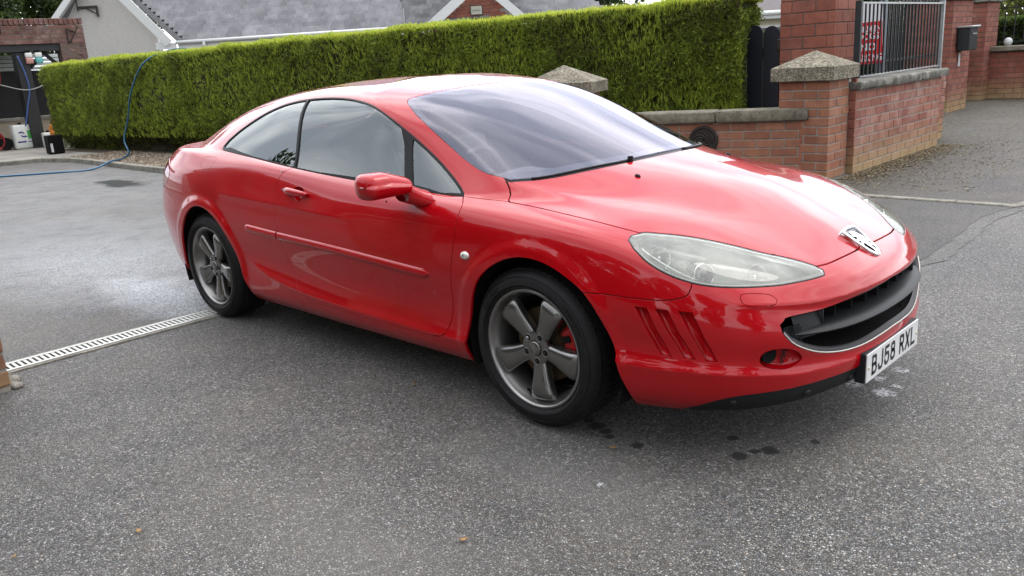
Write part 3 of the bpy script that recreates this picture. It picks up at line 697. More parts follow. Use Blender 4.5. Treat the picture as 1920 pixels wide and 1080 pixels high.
# ---- headlamp interior
def skin_cap(name, poly, depth, mat, parent, cap=True, mirror=True, top_off=0, shrink=.8, capmat=None):
    """recess behind a closed outline: walls plus floor"""
    P = np.asarray(poly, float); X = S(P[:, 0], P[:, 1]); N = normal(P[:, 0], P[:, 1]); c = X.mean(0); Nm = N.mean(0); Nm /= np.linalg.norm(Nm)
    dd = np.broadcast_to(np.asarray(depth, float), (len(P),))[:, None]
    A = X-N*.001; B = X-Nm*dd; B = c-Nm*dd+(B-(c-Nm*dd))*shrink if np.isscalar(depth) else X-Nm*dd
    Cn = B.mean(0)
    m = MB(); m.grid([[a, (a+b)/2*1.0, b, (b*.5+Cn*.5), Cn*.999+b*.001] if cap else [a, (a+b)/2, b] for a, b in zip(A, B)], closed_u=True)
    return m.build(name, mat, parent, smooth=True, angle=None, mirror=mirror), c, Nm
for side, L in zip((1, -1), lens):
    def Pt(u, t, d=0.):
        X = S(np.array([u]), np.array([t]))[0]-normal(np.array([u]), np.array([t]))[0]*d
        return Vector((X[0], X[1]*side, X[2]))
    P = inset_poly(lamp_poly, .006); X = S(P[:, 0], P[:, 1]); N = normal(P[:, 0], P[:, 1])
    Pi = inset_poly(lamp_poly, .020); Xi = S(Pi[:, 0], Pi[:, 1])
    Pj = inset_poly(lamp_poly, .045); Xj = S(Pj[:, 0], Pj[:, 1])
    cN = np.array([.35, -.55, .35]); cN /= np.linalg.norm(cN); ctr = X.mean(0)
    fl = lambda A, d, k=1.: (ctr+(A-ctr)*k)-cN*d
    rows = [[a, b, c2, d2, e2, ctr-cN*.125+(e2-(ctr-cN*.125))*.02] for a, b, c2, d2, e2 in zip(X, fl(Xi, .014), fl(Xi, .065, .97), fl(Xj, .095, .9), fl(Xj, .125, .45))]
    rows = [[(p[0], p[1]*side, p[2]) for p in r] for r in rows]
    m = MB(); m.grid(rows, closed_u=True); m.build('lamp_housing', LAMPWALL, L, smooth=True)
    rimp = [(p[0], p[1]*side, p[2]) for p in S(*inset_poly(lamp_poly, .0085).T)-normal(*inset_poly(lamp_poly, .0085).T)*.004]
    m = MB(); m.tube(rimp, .0035, 6, closed=True); m.build('lamp_rim', SATIN, L, smooth=True)
    seal = inset_poly(lamp_poly, .0012); sp = [(p[0], p[1]*side, p[2]) for p in S(*seal.T)-normal(*seal.T)*.0045]
    m = MB(); m.tube(sp, .0048, 6, closed=True); m.build('lamp_seal', TRIM, L, smooth=True)
    ax = Vector((.86, -.42*side, .16)).normalized()
    # projector with its bright collar
    c0 = Pt(2.175, 6.28, .045)
    Mx = frame(c0, (0, 0, 1), ax)
    m = MB(); prof = [(.044, -.05), (.046, -.01), (.044, .006), (.040, .010), (.036, .006), (.034, -.004), (.033, -.02)]
    m.grid([[Mx @ Vector((r*math.cos(a), r*math.sin(a), h)) for r, h in prof] for a in np.linspace(0, 2*math.pi, 29)[:-1]], closed_u=True)
    m.build('projector_ring', CHROME, L, smooth=True)
    m = MB(); m.sph(Mx @ Vector((0, 0, -.012)), .033, (1, 1, 1), 20); m.build('projector_lens', glass('projector_glass', (.75, .8, .85), (1, 1, 1), 0, 2.0) if 'projector_glass' not in MATS else MATS['projector_glass'], L, smooth=True)
    m = MB(); m.box((-.026, -.003, -.002), (.026, .003, .012), Mx); m.box((-.026, .008, -.002), (.026, .012, .01), Mx); m.build('projector_bar', SATIN, L)
    # open reflector bowls each side, with a small bulb in each
    for (u, t, d, r, dep) in ((2.03, 6.52, .040, .040, .05), (2.36, 6.40, .034, .042, .055)):
        c1 = Pt(u, t, d); Mb = frame(c1, (0, 0, 1), ax)
        pr = [(r*1.0*math.sqrt(max(h, 0)), -dep*(1-h)) for h in np.linspace(0.02, 1, 9)]
        pr += [(r*1.06, .002), (r*1.02, -.004)]
        m = MB(); m.grid([[Mb @ Vector((q*math.cos(a), q*math.sin(a), h)) for q, h in pr] for a in np.linspace(0, 2*math.pi, 25)[:-1]], closed_u=True)
        m.build('reflector_bowl', REFLECTOR, L, smooth=True)
        m = MB(); m.cyl(Mb @ Vector((0, 0, -dep)), Mb @ Vector((0, 0, -.012)), .007, .009, 12); m.sph(Mb @ Vector((0, 0, -.012)), .0095, (1, 1, 1), 10); m.build('bulb', SATIN, L, smooth=True)
    # swept bezel blade that cuts across the outer corner
    bz = crom([Pt(1.955, 6.62, .022), Pt(1.975, 6.42, .024), Pt(2.02, 6.18, .026), Pt(2.08, 5.98, .028), Pt(2.15, 5.84, .03)], .01)
    m = MB(); bzi = [Vector(p)+Vector((-.5, .45*side, -.1)).normalized()*.035 for p in bz]
    m.grid([[p, q] for p, q in zip([Vector(x) for x in bz], bzi)]); m.build('bezel_blade', SATIN, L, smooth=True)
    m = MB(); m.tube([Vector(x) for x in bz], .0025, 6); m.build('bezel_edge', CHROME, L, smooth=True)
    bz = crom([Pt(1.96, 6.70, .022), Pt(2.05, 6.80, .02), Pt(2.2, 6.76, .022), Pt(2.35, 6.70, .022), Pt(2.46, 6.50, .02)], .01)
    m = MB(); bzi = [Vector(p)+Vector((-.6, .3*side, -.35)).normalized()*.03 for p in bz]
    m.grid([[p, q] for p, q in zip([Vector(x) for x in bz], bzi)]); m.build('bezel_blade', LAMPWALL, L, smooth=True)
def skin_pair(name, poly, depth, mat, parent):
    o = skin_cap(name, poly, depth, mat, parent, mirror=False)[0]; me = o.data.copy()
    for v in me.vertices: v.co.y *= -1
    me.flip_normals(); link(name, me, None, parent)
# ---- recesses: vents, fog lamps
for k, vc in enumerate(vents_c):
    lowu = vc[:, 0]-(.08*(4.5-vc[:, 1])/1.5)   # distance across the slot
    f = (lowu-lowu.min())/(lowu.max()-lowu.min())
    X = S(*vc.T)
    skin_pair('bumper_vent', vc, .004+.020*(1-f), PAINT, fbump)
P = fog_c; f = (P[:, 0]-P[:, 0].min())/(P[:, 0].max()-P[:, 0].min())
skin_pair('fog_lamp_recess', P, .012+.05*(1-f), PAINT, fbump)
for s in (-1, 1):
    X = S(np.array([2.33]), np.array([3.35]))[0]; N = normal(np.array([2.33]), np.array([3.35]))[0]; q = Vector(X-N*.030); q.y *= -s
    d = Vector((.8, .35*s, 0)).normalized()
    m = MB(); m.cyl(q-d*.03, q+d*.012, .030, .030, 24); m.build('fog_lamp', DARK, fbump, smooth=True, angle=40)
skin_pair('handle_cup', cup_c, .036, PAINT, door[0])
[o for o in bpy.data.objects if o.name.startswith('handle_cup')][-1].parent = door[1]
# ---- grille: dark tunnel, blade, bars, fins, mesh corner, bright strip
gp = uvd(grille, .03); gpi = inset_poly(gp, .001)
gp_closed = gp
X = S(gp[:, 0], gp[:, 1]); N = normal(gp[:, 0], gp[:, 1])
B = X+np.array([-.19, 0, 0]); B[:, 1] *= .93; B[:, 2] = .42+(B[:, 2]-.42)*.9
m = MB(); m.grid([[a-n*.002, a-n*.02, b] for a, n, b in zip(X, N, B)]); m.build('grille_surround', DARK, fbump, smooth=True, mirror=True)
m = MB(); m.box((2.12, -.62, .24), (2.22, .62, .60)); m.build('radiator_backing', DARK, fbump)
def skin_x(y, z):
    """x of the bumper skin at given lateral position and height"""
    u = U1-abs(y)*1.02; t = 4.
    for _ in range(12):
        X = S(np.array([u]), np.array([t]))[0]; su, st = SD(np.array([u]), np.array([t])); su, st = su[0], st[0]
        J = np.array([[su[1], st[1]], [su[2], st[2]]]); e = np.array([-abs(y)-X[1], z-X[2]])
        try: d = np.linalg.solve(J, e)
        except Exception: break
        u = float(np.clip(u+d[0]*.8, -3, 3)); t = float(np.clip(t+d[1]*.8, 0, 8.9))
    return S(np.array([u]), np.array([t]))[0][0]
ys = np.linspace(-.60, .60, 41)
rows = []
for y in ys:
    e = min(1, (abs(y)/.60)); zc = .470+.010*e**2; xs = skin_x(y, zc)+.004-.045*e**5; h = .011*(1-e**6)+.004
    sec = [(-.17, h+.012), (-.085, h+.007), (-.035, h*.9+.003), (-.008, h*.55), (0, -h*.1), (-.006, -h*.6), (-.025, -h*.9), (-.08, -h*.7), (-.16, -h*.4)]
    rows.append([(xs+a, y, zc+b) for a, b in sec])
m = MB(); m.grid(rows, closed_v=True); m.build('grille_blade', GREYPLASTIC, fbump, smooth=True, angle=60)
rows = []
for y in np.linspace(-.50, .50, 31):
    e = abs(y)/.50; zc = .536+.010*e*e; xs = skin_x(y, zc)-.040
    rows.append([(xs, y, zc-.004), (xs+.004, y, zc), (xs, y, zc+.004), (xs-.02, y, zc+.003), (xs-.02, y, zc-.003)])
m = MB(); m.grid(rows, closed_v=True); m.build('grille_bar', GREYPLASTIC, fbump, smooth=True)
for y in np.arange(-.33, .34, .11):
    xs = skin_x(y, .49)-.055; m = MB(); m.box((xs-.05, y-.0018, .478), (xs-.006, y+.0018, .575)); m.build('grille_fin', PLASTIC, fbump)
for s in (-1, 1):     # plain corner plates and the honeycomb at each end
    rows = [[(skin_x(y, z)-.035-(.6-abs(y))*.02, y*s, z) for z in np.linspace(.46, .58, 6)] for y in np.linspace(.44, .565, 8)]
    m = MB(); m.grid(rows); m.box((skin_x(.44, .49)-.14, s*.437-.003, .46), (skin_x(.44, .49)-.035, s*.437+.003, .57)); m.build('grille_end_plate', GREYPLASTIC, fbump, smooth=True)
    m = MB()
    for i in range(7):
        for j in range(12):
            y = .535+.0125*i+(.006 if j % 2 else 0); z = .37+.0125*j
            if y > .625 or ((y-.50)/.125)**2+((z-.47)/.13)**2 > 1.15: continue
            x = skin_x(min(y, .6), z)-.028-(.62-y)*.1
            hx = [(x+.0, s*(y+.0062*math.cos(a)), z+.0062*math.sin(a)) for a in np.linspace(0, 2*math.pi, 7)[:-1]]
            m.tube(hx, .0013, 4, closed=True)
    tag(m.build('grille_mesh', GREYPLASTIC, fbump), kind='stuff')
    m = MB(); yq = np.linspace(.28, .50, 8)
    m.grid([[(skin_x(y, z)-.05, s*y, z) for z in (.30+.10*(y-.28), .38)] for y in yq]); m.build('air_guide', GREYPLASTIC, fbump, smooth=True)
low = [p for p in gp if p[1] < 4.45]
lo_in = inset_poly(gp, .012)
sel = [i for i, p in enumerate(gp) if p[1] < 4.5]
Xs = S(gp[sel, 0], gp[sel, 1]); Ns = normal(gp[sel, 0], gp[sel, 1]); Xi = S(lo_in[sel, 0], lo_in[sel, 1]); Ni = normal(lo_in[sel, 0], lo_in[sel, 1])
li2 = inset_poly(gp, .016); X2 = S(li2[sel, 0], li2[sel, 1])
m = MB(); m.grid([[a-n*.001, (a+b)/2+n*.002, b-n*.002] for a, b, n in zip(Xs, Xi*.38+Xs*.62, Ns)]); m.build('bright_strip', simple('cream_bright_strip', (.62, .60, .54), .25, .3), fbump, smooth=True, mirror=True)
m = MB(); m.grid([[a-n*.004, b-n*.010, c2-n*.022] for a, b, c2, n in zip(Xi*.38+Xs*.62, Xi, X2, Ns)]); m.build('grille_lower_sill', TRIM, fbump, smooth=True, mirror=True)
# ---- parking sensors
for (u, t) in ((2.22, 1.0), (2.5, 1.15), (2.72, 1.2)):
    X = S(np.array([u]), np.array([t]))[0]; N = normal(np.array([u]), np.array([t]))[0]
    for s in (1, -1):
        q = Vector((X[0], X[1]*s, X[2])); n = Vector((N[0], N[1]*s, N[2]))
        m = MB(); m.cyl(q-n*.004, q+n*.003, .017, .015, 20); m.cyl(q+n*.003, q+n*.005, .009, .008, 16); m.build('parking_sensor', GREYPLASTIC, fbump, smooth=True, angle=35)
# ---- number plate
def text_mesh(name, body, size, M, mat, parent, sx=1., depth=.001, spacing=1., align='CENTER', bold=0.):
    cu = bpy.data.curves.new(name, 'FONT'); cu.body = body; cu.size = size; cu.extrude = depth; cu.align_x = align; cu.align_y = 'CENTER'; cu.space_character = spacing; cu.offset = bold
    ob = bpy.data.objects.new(name, cu); C.objects.link(ob); bpy.context.view_layer.update()
    me = bpy.data.meshes.new_from_object(ob.evaluated_get(bpy.context.evaluated_depsgraph_get())); bpy.data.objects.remove(ob)
    me.name = name; me.transform(M @ Matrix.Diagonal((sx, 1, 1, 1))); me.materials.clear(); me.materials.append(mat); me.polygons.foreach_set('use_smooth', [False]*len(me.polygons))
    return link(name, me, None, parent)
PX0 = 2.440
m = MB(); m.box((PX0-.045, -.262, .222), (PX0-.006, .262, .338), bevel=.004); m.build('plate_holder', PLASTIC, car)
m = MB(); m.box((PX0-.005, -.26, .226), (PX0, .26, .337), bevel=.0015); plate = m.build('number_plate', PLATEWHITE, car)
STROKES = {  # plate letters as centre-line strokes in a 1 x 1.58 cell
 'B': [[(0,0),(0,1.58),(.62,1.58),(.86,1.46),(.9,1.2),(.86,.94),(.66,.82),(0,.82)],[(.66,.82),(.92,.66),(1,.4),(.94,.14),(.68,0),(0,0)]],
 'J': [[(.95,1.58),(.95,.35),(.85,.1),(.6,0),(.35,0),(.08,.1),(0,.38)]],
 '5': [[(.92,1.58),(.08,1.58),(.02,.86),(.3,.98),(.62,1.0),(.9,.86),(1,.55),(.92,.18),(.62,0),(.32,0),(.08,.12),(0,.36)]],
 '8': [[(.5,.84),(.16,.94),(.08,1.2),(.16,1.5),(.5,1.58),(.84,1.5),(.92,1.2),(.84,.94),(.5,.84),(.12,.72),(0,.4),(.1,.1),(.5,0),(.9,.1),(1,.4),(.88,.72),(.5,.84)]],
 'R': [[(0,0),(0,1.58),(.66,1.58),(.92,1.44),(.96,1.16),(.9,.9),(.66,.78),(0,.78)],[(.5,.78),(1,0)]],
 'X': [[(0,0),(1,1.58)],[(0,1.58),(1,0)]],
 'L': [[(0,1.58),(0,0),(.95,0)]],
}
def plate_char(ch, y0, wid, h):
    m = MB(); st = .0135; k = (h-st)/1.58; kx = (wid-st)
    for pl in STROKES[ch]:
        P2 = np.array([(x*kx+st/2, y*k+st/2) for x, y in pl]); n = len(P2)
        L, Rr = [], []
        for i in range(n):
            a = P2[i]-P2[i-1] if i > 0 else P2[1]-P2[0]; b = P2[i+1]-P2[i] if i < n-1 else P2[-1]-P2[-2]
            a = a/np.linalg.norm(a); b = b/np.linalg.norm(b); t = a+b; t = t/(np.linalg.norm(t)+1e-9); nn = np.array([-t[1], t[0]]); sc2 = st/2/max(.55, abs(np.dot(nn, [-a[1], a[0]])))
            q = P2[i]-(t*st/2 if i == 0 else 0)+(t*st/2 if i == n-1 else 0)
            L.append(q+nn*sc2); Rr.append(q-nn*sc2)
        m.grid([[(PX0+.0006, y0+l[0], .2265+(.111-h)/2+l[1]), (PX0+.0006, y0+r[0], .2265+(.111-h)/2+r[1])] for l, r in zip(L, Rr)])
    return m.build('plate_character', LETTER, plate, recalc=False)
y = -.215
for ch in 'BJ58 RXL':
    if ch == ' ': y += .033; continue
    plate_char(ch, y, .050, .079); y += .0605
for s in (-1, 1):
    m = MB(); m.sph((PX0+.001, s*.243, .281), .0065, (.5, 1, 1), 12); m.build('plate_screw', simple('yellowed_screw_cap', (.55, .48, .33), .5) if 'yellowed_screw_cap' not in MATS else MATS['yellowed_screw_cap'], plate, smooth=True)
# ---- nose badge: chrome shield with a rampant lion over mesh
_tt = np.linspace(6, 8.2, 400); _X = S(np.full(400, 3.), _tt); _a = _X[np.argmin(abs(_X[:, 0]-2.238))]; _b = _X[np.argmin(abs(_X[:, 0]-2.352))]; bt, bb = Vector((2.232, 0, max(.743, _a[2]+.008))), Vector((2.364, 0, .648)); bc = (bt+bb)/2; ax = (bb-bt).normalized(); bn = Vector((-ax.z, 0, ax.x)); bn = bn if bn.x+bn.z > 0 else -bn
Mb = frame(bc, Vector((0, 1, 0)), bn)     # local x = car's left, y = up the shield
Mb = Matrix((Vector((0, 1, 0)), -ax, Vector((0, 1, 0)).cross(-ax))).transposed().to_4x4(); Mb.translation = bc+bn*.0
hl = (bb-bt).length/2
outl = [(-.060, hl*.88), (-.030, hl*.97), (0, hl), (.030, hl*.97), (.060, hl*.88), (.062, hl*.70), (.055, hl*.2), (.043, -hl*.4), (.030, -hl*.80), (.018, -hl*.96), (0, -hl), (-.018, -hl*.96), (-.030, -hl*.80), (-.043, -hl*.4), (-.055, hl*.2), (-.062, hl*.70)]
oc = crom(outl, .004, True); ic = oc*np.array([.80, .84])+np.array([0, .002])
m = MB(); m.grid([[Mb @ Vector((a[0]*1.04, a[1]*1.03, -.012)), Mb @ Vector((a[0]*1.02, a[1]*1.02, .004)), Mb @ Vector((a[0], a[1], .009)), Mb @ Vector((b[0]*1.04, b[1]*1.03, .010)), Mb @ Vector((b[0], b[1], .006)), Mb @ Vector((b[0], b[1], -.004))] for a, b in zip(oc, ic)], closed_u=True)
badge = m.build('nose_badge', CHROME, car, smooth=True)
m = MB(); m.prism([tuple(p) for p in ic], .001, Mb @ Matrix.Translation((0, 0, -.002))); m.build('badge_backing', DARK, badge)
m = MB()
for i in range(-8, 9):
    for j in range(0, 9):
        x, yy = i*.006+(.003 if j % 2 else 0), hl*.80-j*.0055
        if abs(x) < .047-(j*.0007): m.tube([Mb @ Vector((x+.0028*math.cos(a), yy+.0028*math.sin(a), .0)) for a in np.linspace(0, 2*math.pi, 7)[:-1]], .0006, 3, closed=True)
tag(m.build('badge_mesh', SATIN, badge), kind='stuff')
lion = [(-.030,.050),(-.022,.054),(-.012,.050),(-.004,.052),(.004,.046),(.010,.038),(.016,.030),(.022,.022),(.026,.012),(.024,.004),(.030,-.004),(.036,-.010),(.034,-.016),(.028,-.012),(.022,-.008),(.018,-.014),(.022,-.024),(.028,-.030),(.024,-.036),(.017,-.030),(.012,-.022),(.008,-.030),(.008,-.044),(.012,-.054),(.006,-.060),(-.004,-.058),(-.002,-.048),(-.004,-.036),(-.008,-.024),(-.010,-.012),(-.014,-.004),(-.022,-.012),(-.030,-.016),(-.033,-.010),(-.026,-.004),(-.020,.004),(-.026,.008),(-.036,.004),(-.040,.010),(-.034,.016),(-.024,.016),(-.018,.022),(-.022,.028),(-.032,.030),(-.038,.036),(-.032,.040),(-.024,.038),(-.028,.044)]
Ml = Mb @ Matrix.Translation((0, -.002, .004)) @ Matrix.Rotation(R(0), 4, 'Z') @ Matrix.Diagonal((1.05, 1.05, 1, 1))
m = MB(); m.prism(lion, .005, Ml); m.build('lion_emblem', CHROME, badge)
# ---- rubbing strips, handles, repeaters, mirrors (both sides)
def P3(u, t, off=0., s=1):
    u = np.array([u]); t = np.array([t]); X = S(u, t)[0]+normal(u, t)[0]*off; return Vector((X[0], X[1]*s, X[2]))
def N3(u, t, s=1):
    n = normal(np.array([u]), np.array([t]))[0]; return Vector((n[0], n[1]*s, n[2]))
def strip(name, u0, u1, parent, s, tip0, tip1):
    us = np.linspace(u0, u1, 40); rows = []
    for u in us:
        zc = .638-.058*((u+.8)/1.6)*.85; t = 4.+(zc-.60)/.15*1.0 if zc > .6 else 4.-(.60-zc)/.17
        e = 1.
        if tip0: e = min(e, math.sqrt(max(0, 1-(1-min(1, (u-u0)/.035))**2)))
        if tip1: e = min(e, math.sqrt(max(0, 1-(1-min(1, (u1-u)/.035))**2)))
        e = max(e, .05); hh = .020*e; n = N3(u, t, s); c = P3(u, t, 0, s); up = Vector((0, 0, 1))
        rows.append([c+up*hh-n*.002, c+up*hh*.9+n*.007*e, c+up*hh*.45+n*.0125*e, c-up*hh*.5+n*.012*e, c-up*hh*.92+n*.007*e, c-up*hh-n*.002])
    m = MB(); m.grid(rows)
    for r, k in ((rows[0], 0), (rows[-1], 1)):
        vs = [m.bm.verts.new(p) for p in r]; m.bm.faces.new(vs if k else vs[::-1])
    return m.build(name, PAINT, parent, smooth=True, angle=50)
for s, D_ in ((1, door[0]), (-1, door[1])):
    strip('rubbing_strip', -.80, -.462, body, s, True, False)
    strip('rubbing_strip', -.448, .80, D_, s, False, True)
    # handle: shallow cup and a pull bar
    hc = P3(-.235, 5.93, 0, s); hn = N3(-.235, 5.93, s); Mh = frame(hc, (1, 0, -.05), hn)
    yy = 1 if s > 0 else 1
    zz = Mh.to_3x3() @ Vector((0, 1, 0)); fl = 1 if zz.z > 0 else -1
    xs = np.linspace(-.105, .105, 26); rows = []
    for x in xs:
        e = math.sqrt(max(.02, 1-(abs(x)/.108)**6)); lift = .030-.010*(x/.105)**2; hgt = (.0165-.004*(x/.1))*e; th = .012*e
        A = np.linspace(0, 2*math.pi, 13)[:-1]
        rows.append([Mh @ Vector((x, fl*(hgt*math.sin(a)*1.0-.002), lift+th*math.cos(a))) for a in A])
    m = MB(); m.grid(rows, closed_v=True)
    for x in (-.088, .088): m.box((x-.012, fl*-.002-.009, -.002), (x+.012, fl*-.002+.009, .026), Mh, bevel=.003)
    m.build('door_handle', PAINT, D_, smooth=True, angle=60)
    m = MB(); m.cyl(Mh @ Vector((-.088 if True else 0, fl*-.001, .038)), Mh @ Vector((-.088, fl*-.001, .0425)), .0055, .005, 14); m.build('door_lock', SATIN, D_, smooth=True, angle=40)
    # side repeater
    ic_ = P3(1.035, 4.70, 0, s); inr = N3(1.035, 4.70, s); Mi = frame(ic_, (1, 0, 0), inr)
    m = MB(); m.grid([[Mi @ Vector((.024*k*math.cos(a), .017*k*math.sin(a), d)) for k, d in ((1.05, -.001), (1, .004), (.8, .009), (.4, .011), (.01, .0115))] for a in np.linspace(0, 2*math.pi, 25)[:-1]], closed_u=True)
    rp = m.build('side_repeater', ORANGE, wing[0] if s > 0 else wing[1], smooth=True)
    m = MB(); m.cyl(Mi @ Vector((0, 0, .010)), Mi @ Vector((0, 0, .0125)), .004, .003, 10); m.build('repeater_bulb', DARK, rp)
# door mirror: housing (superellipsoid with a flat rear face), arm, glass
for s, D_ in ((1, door[0]), (-1, door[1])):      # the far mirror is folded in against the glass
    def Q(x, y, z):
        if s < 0: x, y = x-.16-.45*(y-.9), .895+(y-.9)*.30
        return Vector((x, -y*s, z))
    rows = []; nv = 28
    for i in range(37):
        f = (1-math.cos(math.pi*i/36))/2; y = .915+.238*f                      # from the door outwards
        e0 = min(1, f/.16); e1 = min(1, (1-f)/.20)
        env = max(.02, math.sqrt(max(0, 1-(1-e1)**2.6)))*max(.35, math.sqrt(max(0, 1-(1-e0)**2)))
        zt = .985+(.008+.043*min(1, (f/.55)**.8))*env; zb = .985-(.058+.005*f)*env
        xf = .675+(.088-.030*f)*env; xb = .675-(.058+.018*f)*env
        cz, hz = (zt+zb)/2, (zt-zb)/2; cx, hx = (xf+xb)/2, (xf-xb)/2
        ring = []
        for k in range(nv):
            a = 2*math.pi*k/nv; c, sn = math.cos(a), math.sin(a); p_ = 3.2
            rr = (abs(c)**p_+abs(sn)**p_)**(-1/p_)
            ring.append(Q(cx+hx*c*rr, y, cz+hz*sn*rr-.010*max(0, c)*(1 if sn > 0 else -.3)))
        rows.append(ring)
    m = MB(); m.grid(rows, closed_v=True)
    for r in (rows[0], rows[-1]):
        pass
    bmesh.ops.holes_fill(m.bm, edges=m.bm.edges[:], sides=0)
    mir_ = m.build('door_mirror', PAINT, D_, smooth=True)
    rows = []
    for f in np.linspace(0, 1, 11):
        y = .862+.085*f; zc = .900+.038*f**1.3; xc = .715-.03*f; hx = .075-.022*f; hz = .036+.010*f-.0*f
        rows.append([Q(xc+hx*math.copysign(abs(math.cos(a))**.8, math.cos(a))-(.02*(1-f))*math.sin(a), y-.012*math.sin(a)*(1-f), zc+hz*math.copysign(abs(math.sin(a))**.8, math.sin(a))) for a in np.linspace(0, 2*math.pi, 21)[:-1]])
    m = MB(); m.grid(rows, closed_v=True); m.build('mirror_arm', PAINT, mir_, smooth=True)
    m = MB(); m.grid([[Q(.612-.02*((y-.93)/.19), y, z) for z in (.925, 1.018)] for y in (.945, 1.03, 1.10)]); m.build('mirror_glass', CHROME, mir_, smooth=True)
    m = MB(); m.cyl(Q(.64, 1.0, .903), Q(.64, 1.0, .896), .004, .003, 8); m.build('drain_plug', DARK, mir_)
# ---- bonnet washer jets and wipers
for s in (1, -1):
    q = P3(2.33, 8.57, 0, s); n = N3(2.33, 8.57, s); Mj = frame(q, (1, 0, 0), n)
    m = MB(); m.grid([[Mj @ Vector((-.004+.014*k*math.cos(a), .0085*k*math.sin(a), d)) for k, d in ((1.05, -.001), (1, .003), (.75, .008), (.01, .0095))] for a in np.linspace(0, 2*math.pi, 15)[:-1]], closed_u=True)
    m.build('washer_jet', PLASTIC, bonnet, smooth=True)
for (p0, p1) in (((2.55, 8.99), (1.6, 9.0)), ((-99, 0), (0, 0))):
    if p0[0] < -9: break
    pts_ = [P3(p0[0]+(p1[0]-p0[0])*f, p0[1]+(p1[1]-p0[1])*f, .001+.002*math.sin(f*3.14), 1) for f in np.linspace(0, 1, 14)]
    m = MB(); m.tube(pts_, .006, 6); m.build('wiper', TRIM, car, smooth=True)
    q0 = P3(2.55, 8.99, .0, 1); m = MB(); m.cyl(q0-Vector((0, 0, .02)), q0+Vector((0, 0, .018)), .014, .012, 14); m.build('wiper_pivot', TRIM, car, smooth=True, angle=40)
    pts_ = [P3(2.75-(1.2)*f, 8.99, .001, -1) for f in np.linspace(0, 1, 14)]
    m = MB(); m.tube(pts_, .006, 6); m.build('wiper', TRIM, car, smooth=True)
# ---- cabin: floor, dashboard, wheel, seats, rear-view mirror
m = MB(); m.box((-1.7, -.72, .26), (1.15, .72, .30)); m.build('cabin_floor', LINING, car)
m = MB()
rows = []
for y in np.linspace(-.70, .70, 25):
    bul = .045*math.exp(-((y+.37)/.17)**2)
    rows.append([(1.20, y, .90), (1.10, y, .935), (.98, y, .945), (.86, y, .93+bul), (.74, y, .90+bul), (.70, y, .84+bul*.5), (.74, y, .66), (.9, y, .45)])
m.grid(rows); m.build('dashboard', simple('grey_dashboard', (.30, .30, .33), .6, bump=.15, bscale=400), car, smooth=True)
Mw = frame((.52, -.37, .88), (0, 1, 0), Vector((-.93, 0, .37)))
m = MB(); m.tube([Mw @ Vector((.185*math.cos(a), .185*math.sin(a), 0)) for a in np.linspace(0, 2*math.pi, 37)[:-1]], .015, 8, closed=True)
for a in (0, math.pi, -math.pi/2): m.box((.03, -.02, -.01), (.18, .02, .01), Mw @ Matrix.Rotation(a, 4, 'Z'))
m.sph(Mw @ Vector((0, 0, 0)), .065, (1, 1, .5), 14); m.cyl(Mw @ Vector((0, 0, 0)), Mw @ Vector((0, 0, -.25)), .035, .045, 12)
m.build('steering_wheel', simple('dark_leather', (.14, .14, .15), .5), car, smooth=True)
def seat(x, y, k=1.):
    m = MB(); m.box((x-.25, y-.25, .32), (x+.25, y+.25, .52), bevel=.06, seg=3)
    Mt = Matrix.Translation((x-.25, y, .50)) @ Matrix.Rotation(R(-20), 4, 'Y')
    m.box((-.09, -.24, -.05), (.06, .24, .56*k), Mt, bevel=.055, seg=3); m.box((-.05, -.13, .58*k), (.05, .13, .74*k), Mt, bevel=.04, seg=3)
    m.build('seat', SEAT, car, smooth=True)
for y in (-.37, .37): seat(.02, y)
for y in (-.33, .33): seat(-.85, y, .72)
m = MB(); m.box((-.02, -.11, -.03), (.02, .11, .035), Matrix.Translation((.44, 0, 1.225)) @ Matrix.Rotation(R(12), 4, 'Y'), bevel=.014, seg=2); m.cyl((.44, 0, 1.25), (.47, 0, 1.315), .012, .02, 10)
m.build('rear_view_mirror', DARK, car, smooth=True)
m = MB(); m.box((-.02, -.07, -.015), (.02, .07, .015), Matrix.Translation((.44, 0, 1.315)) @ Matrix.Rotation(R(12), 4, 'Y'), bevel=.01); m.build('sensor_pod', DARK, car)
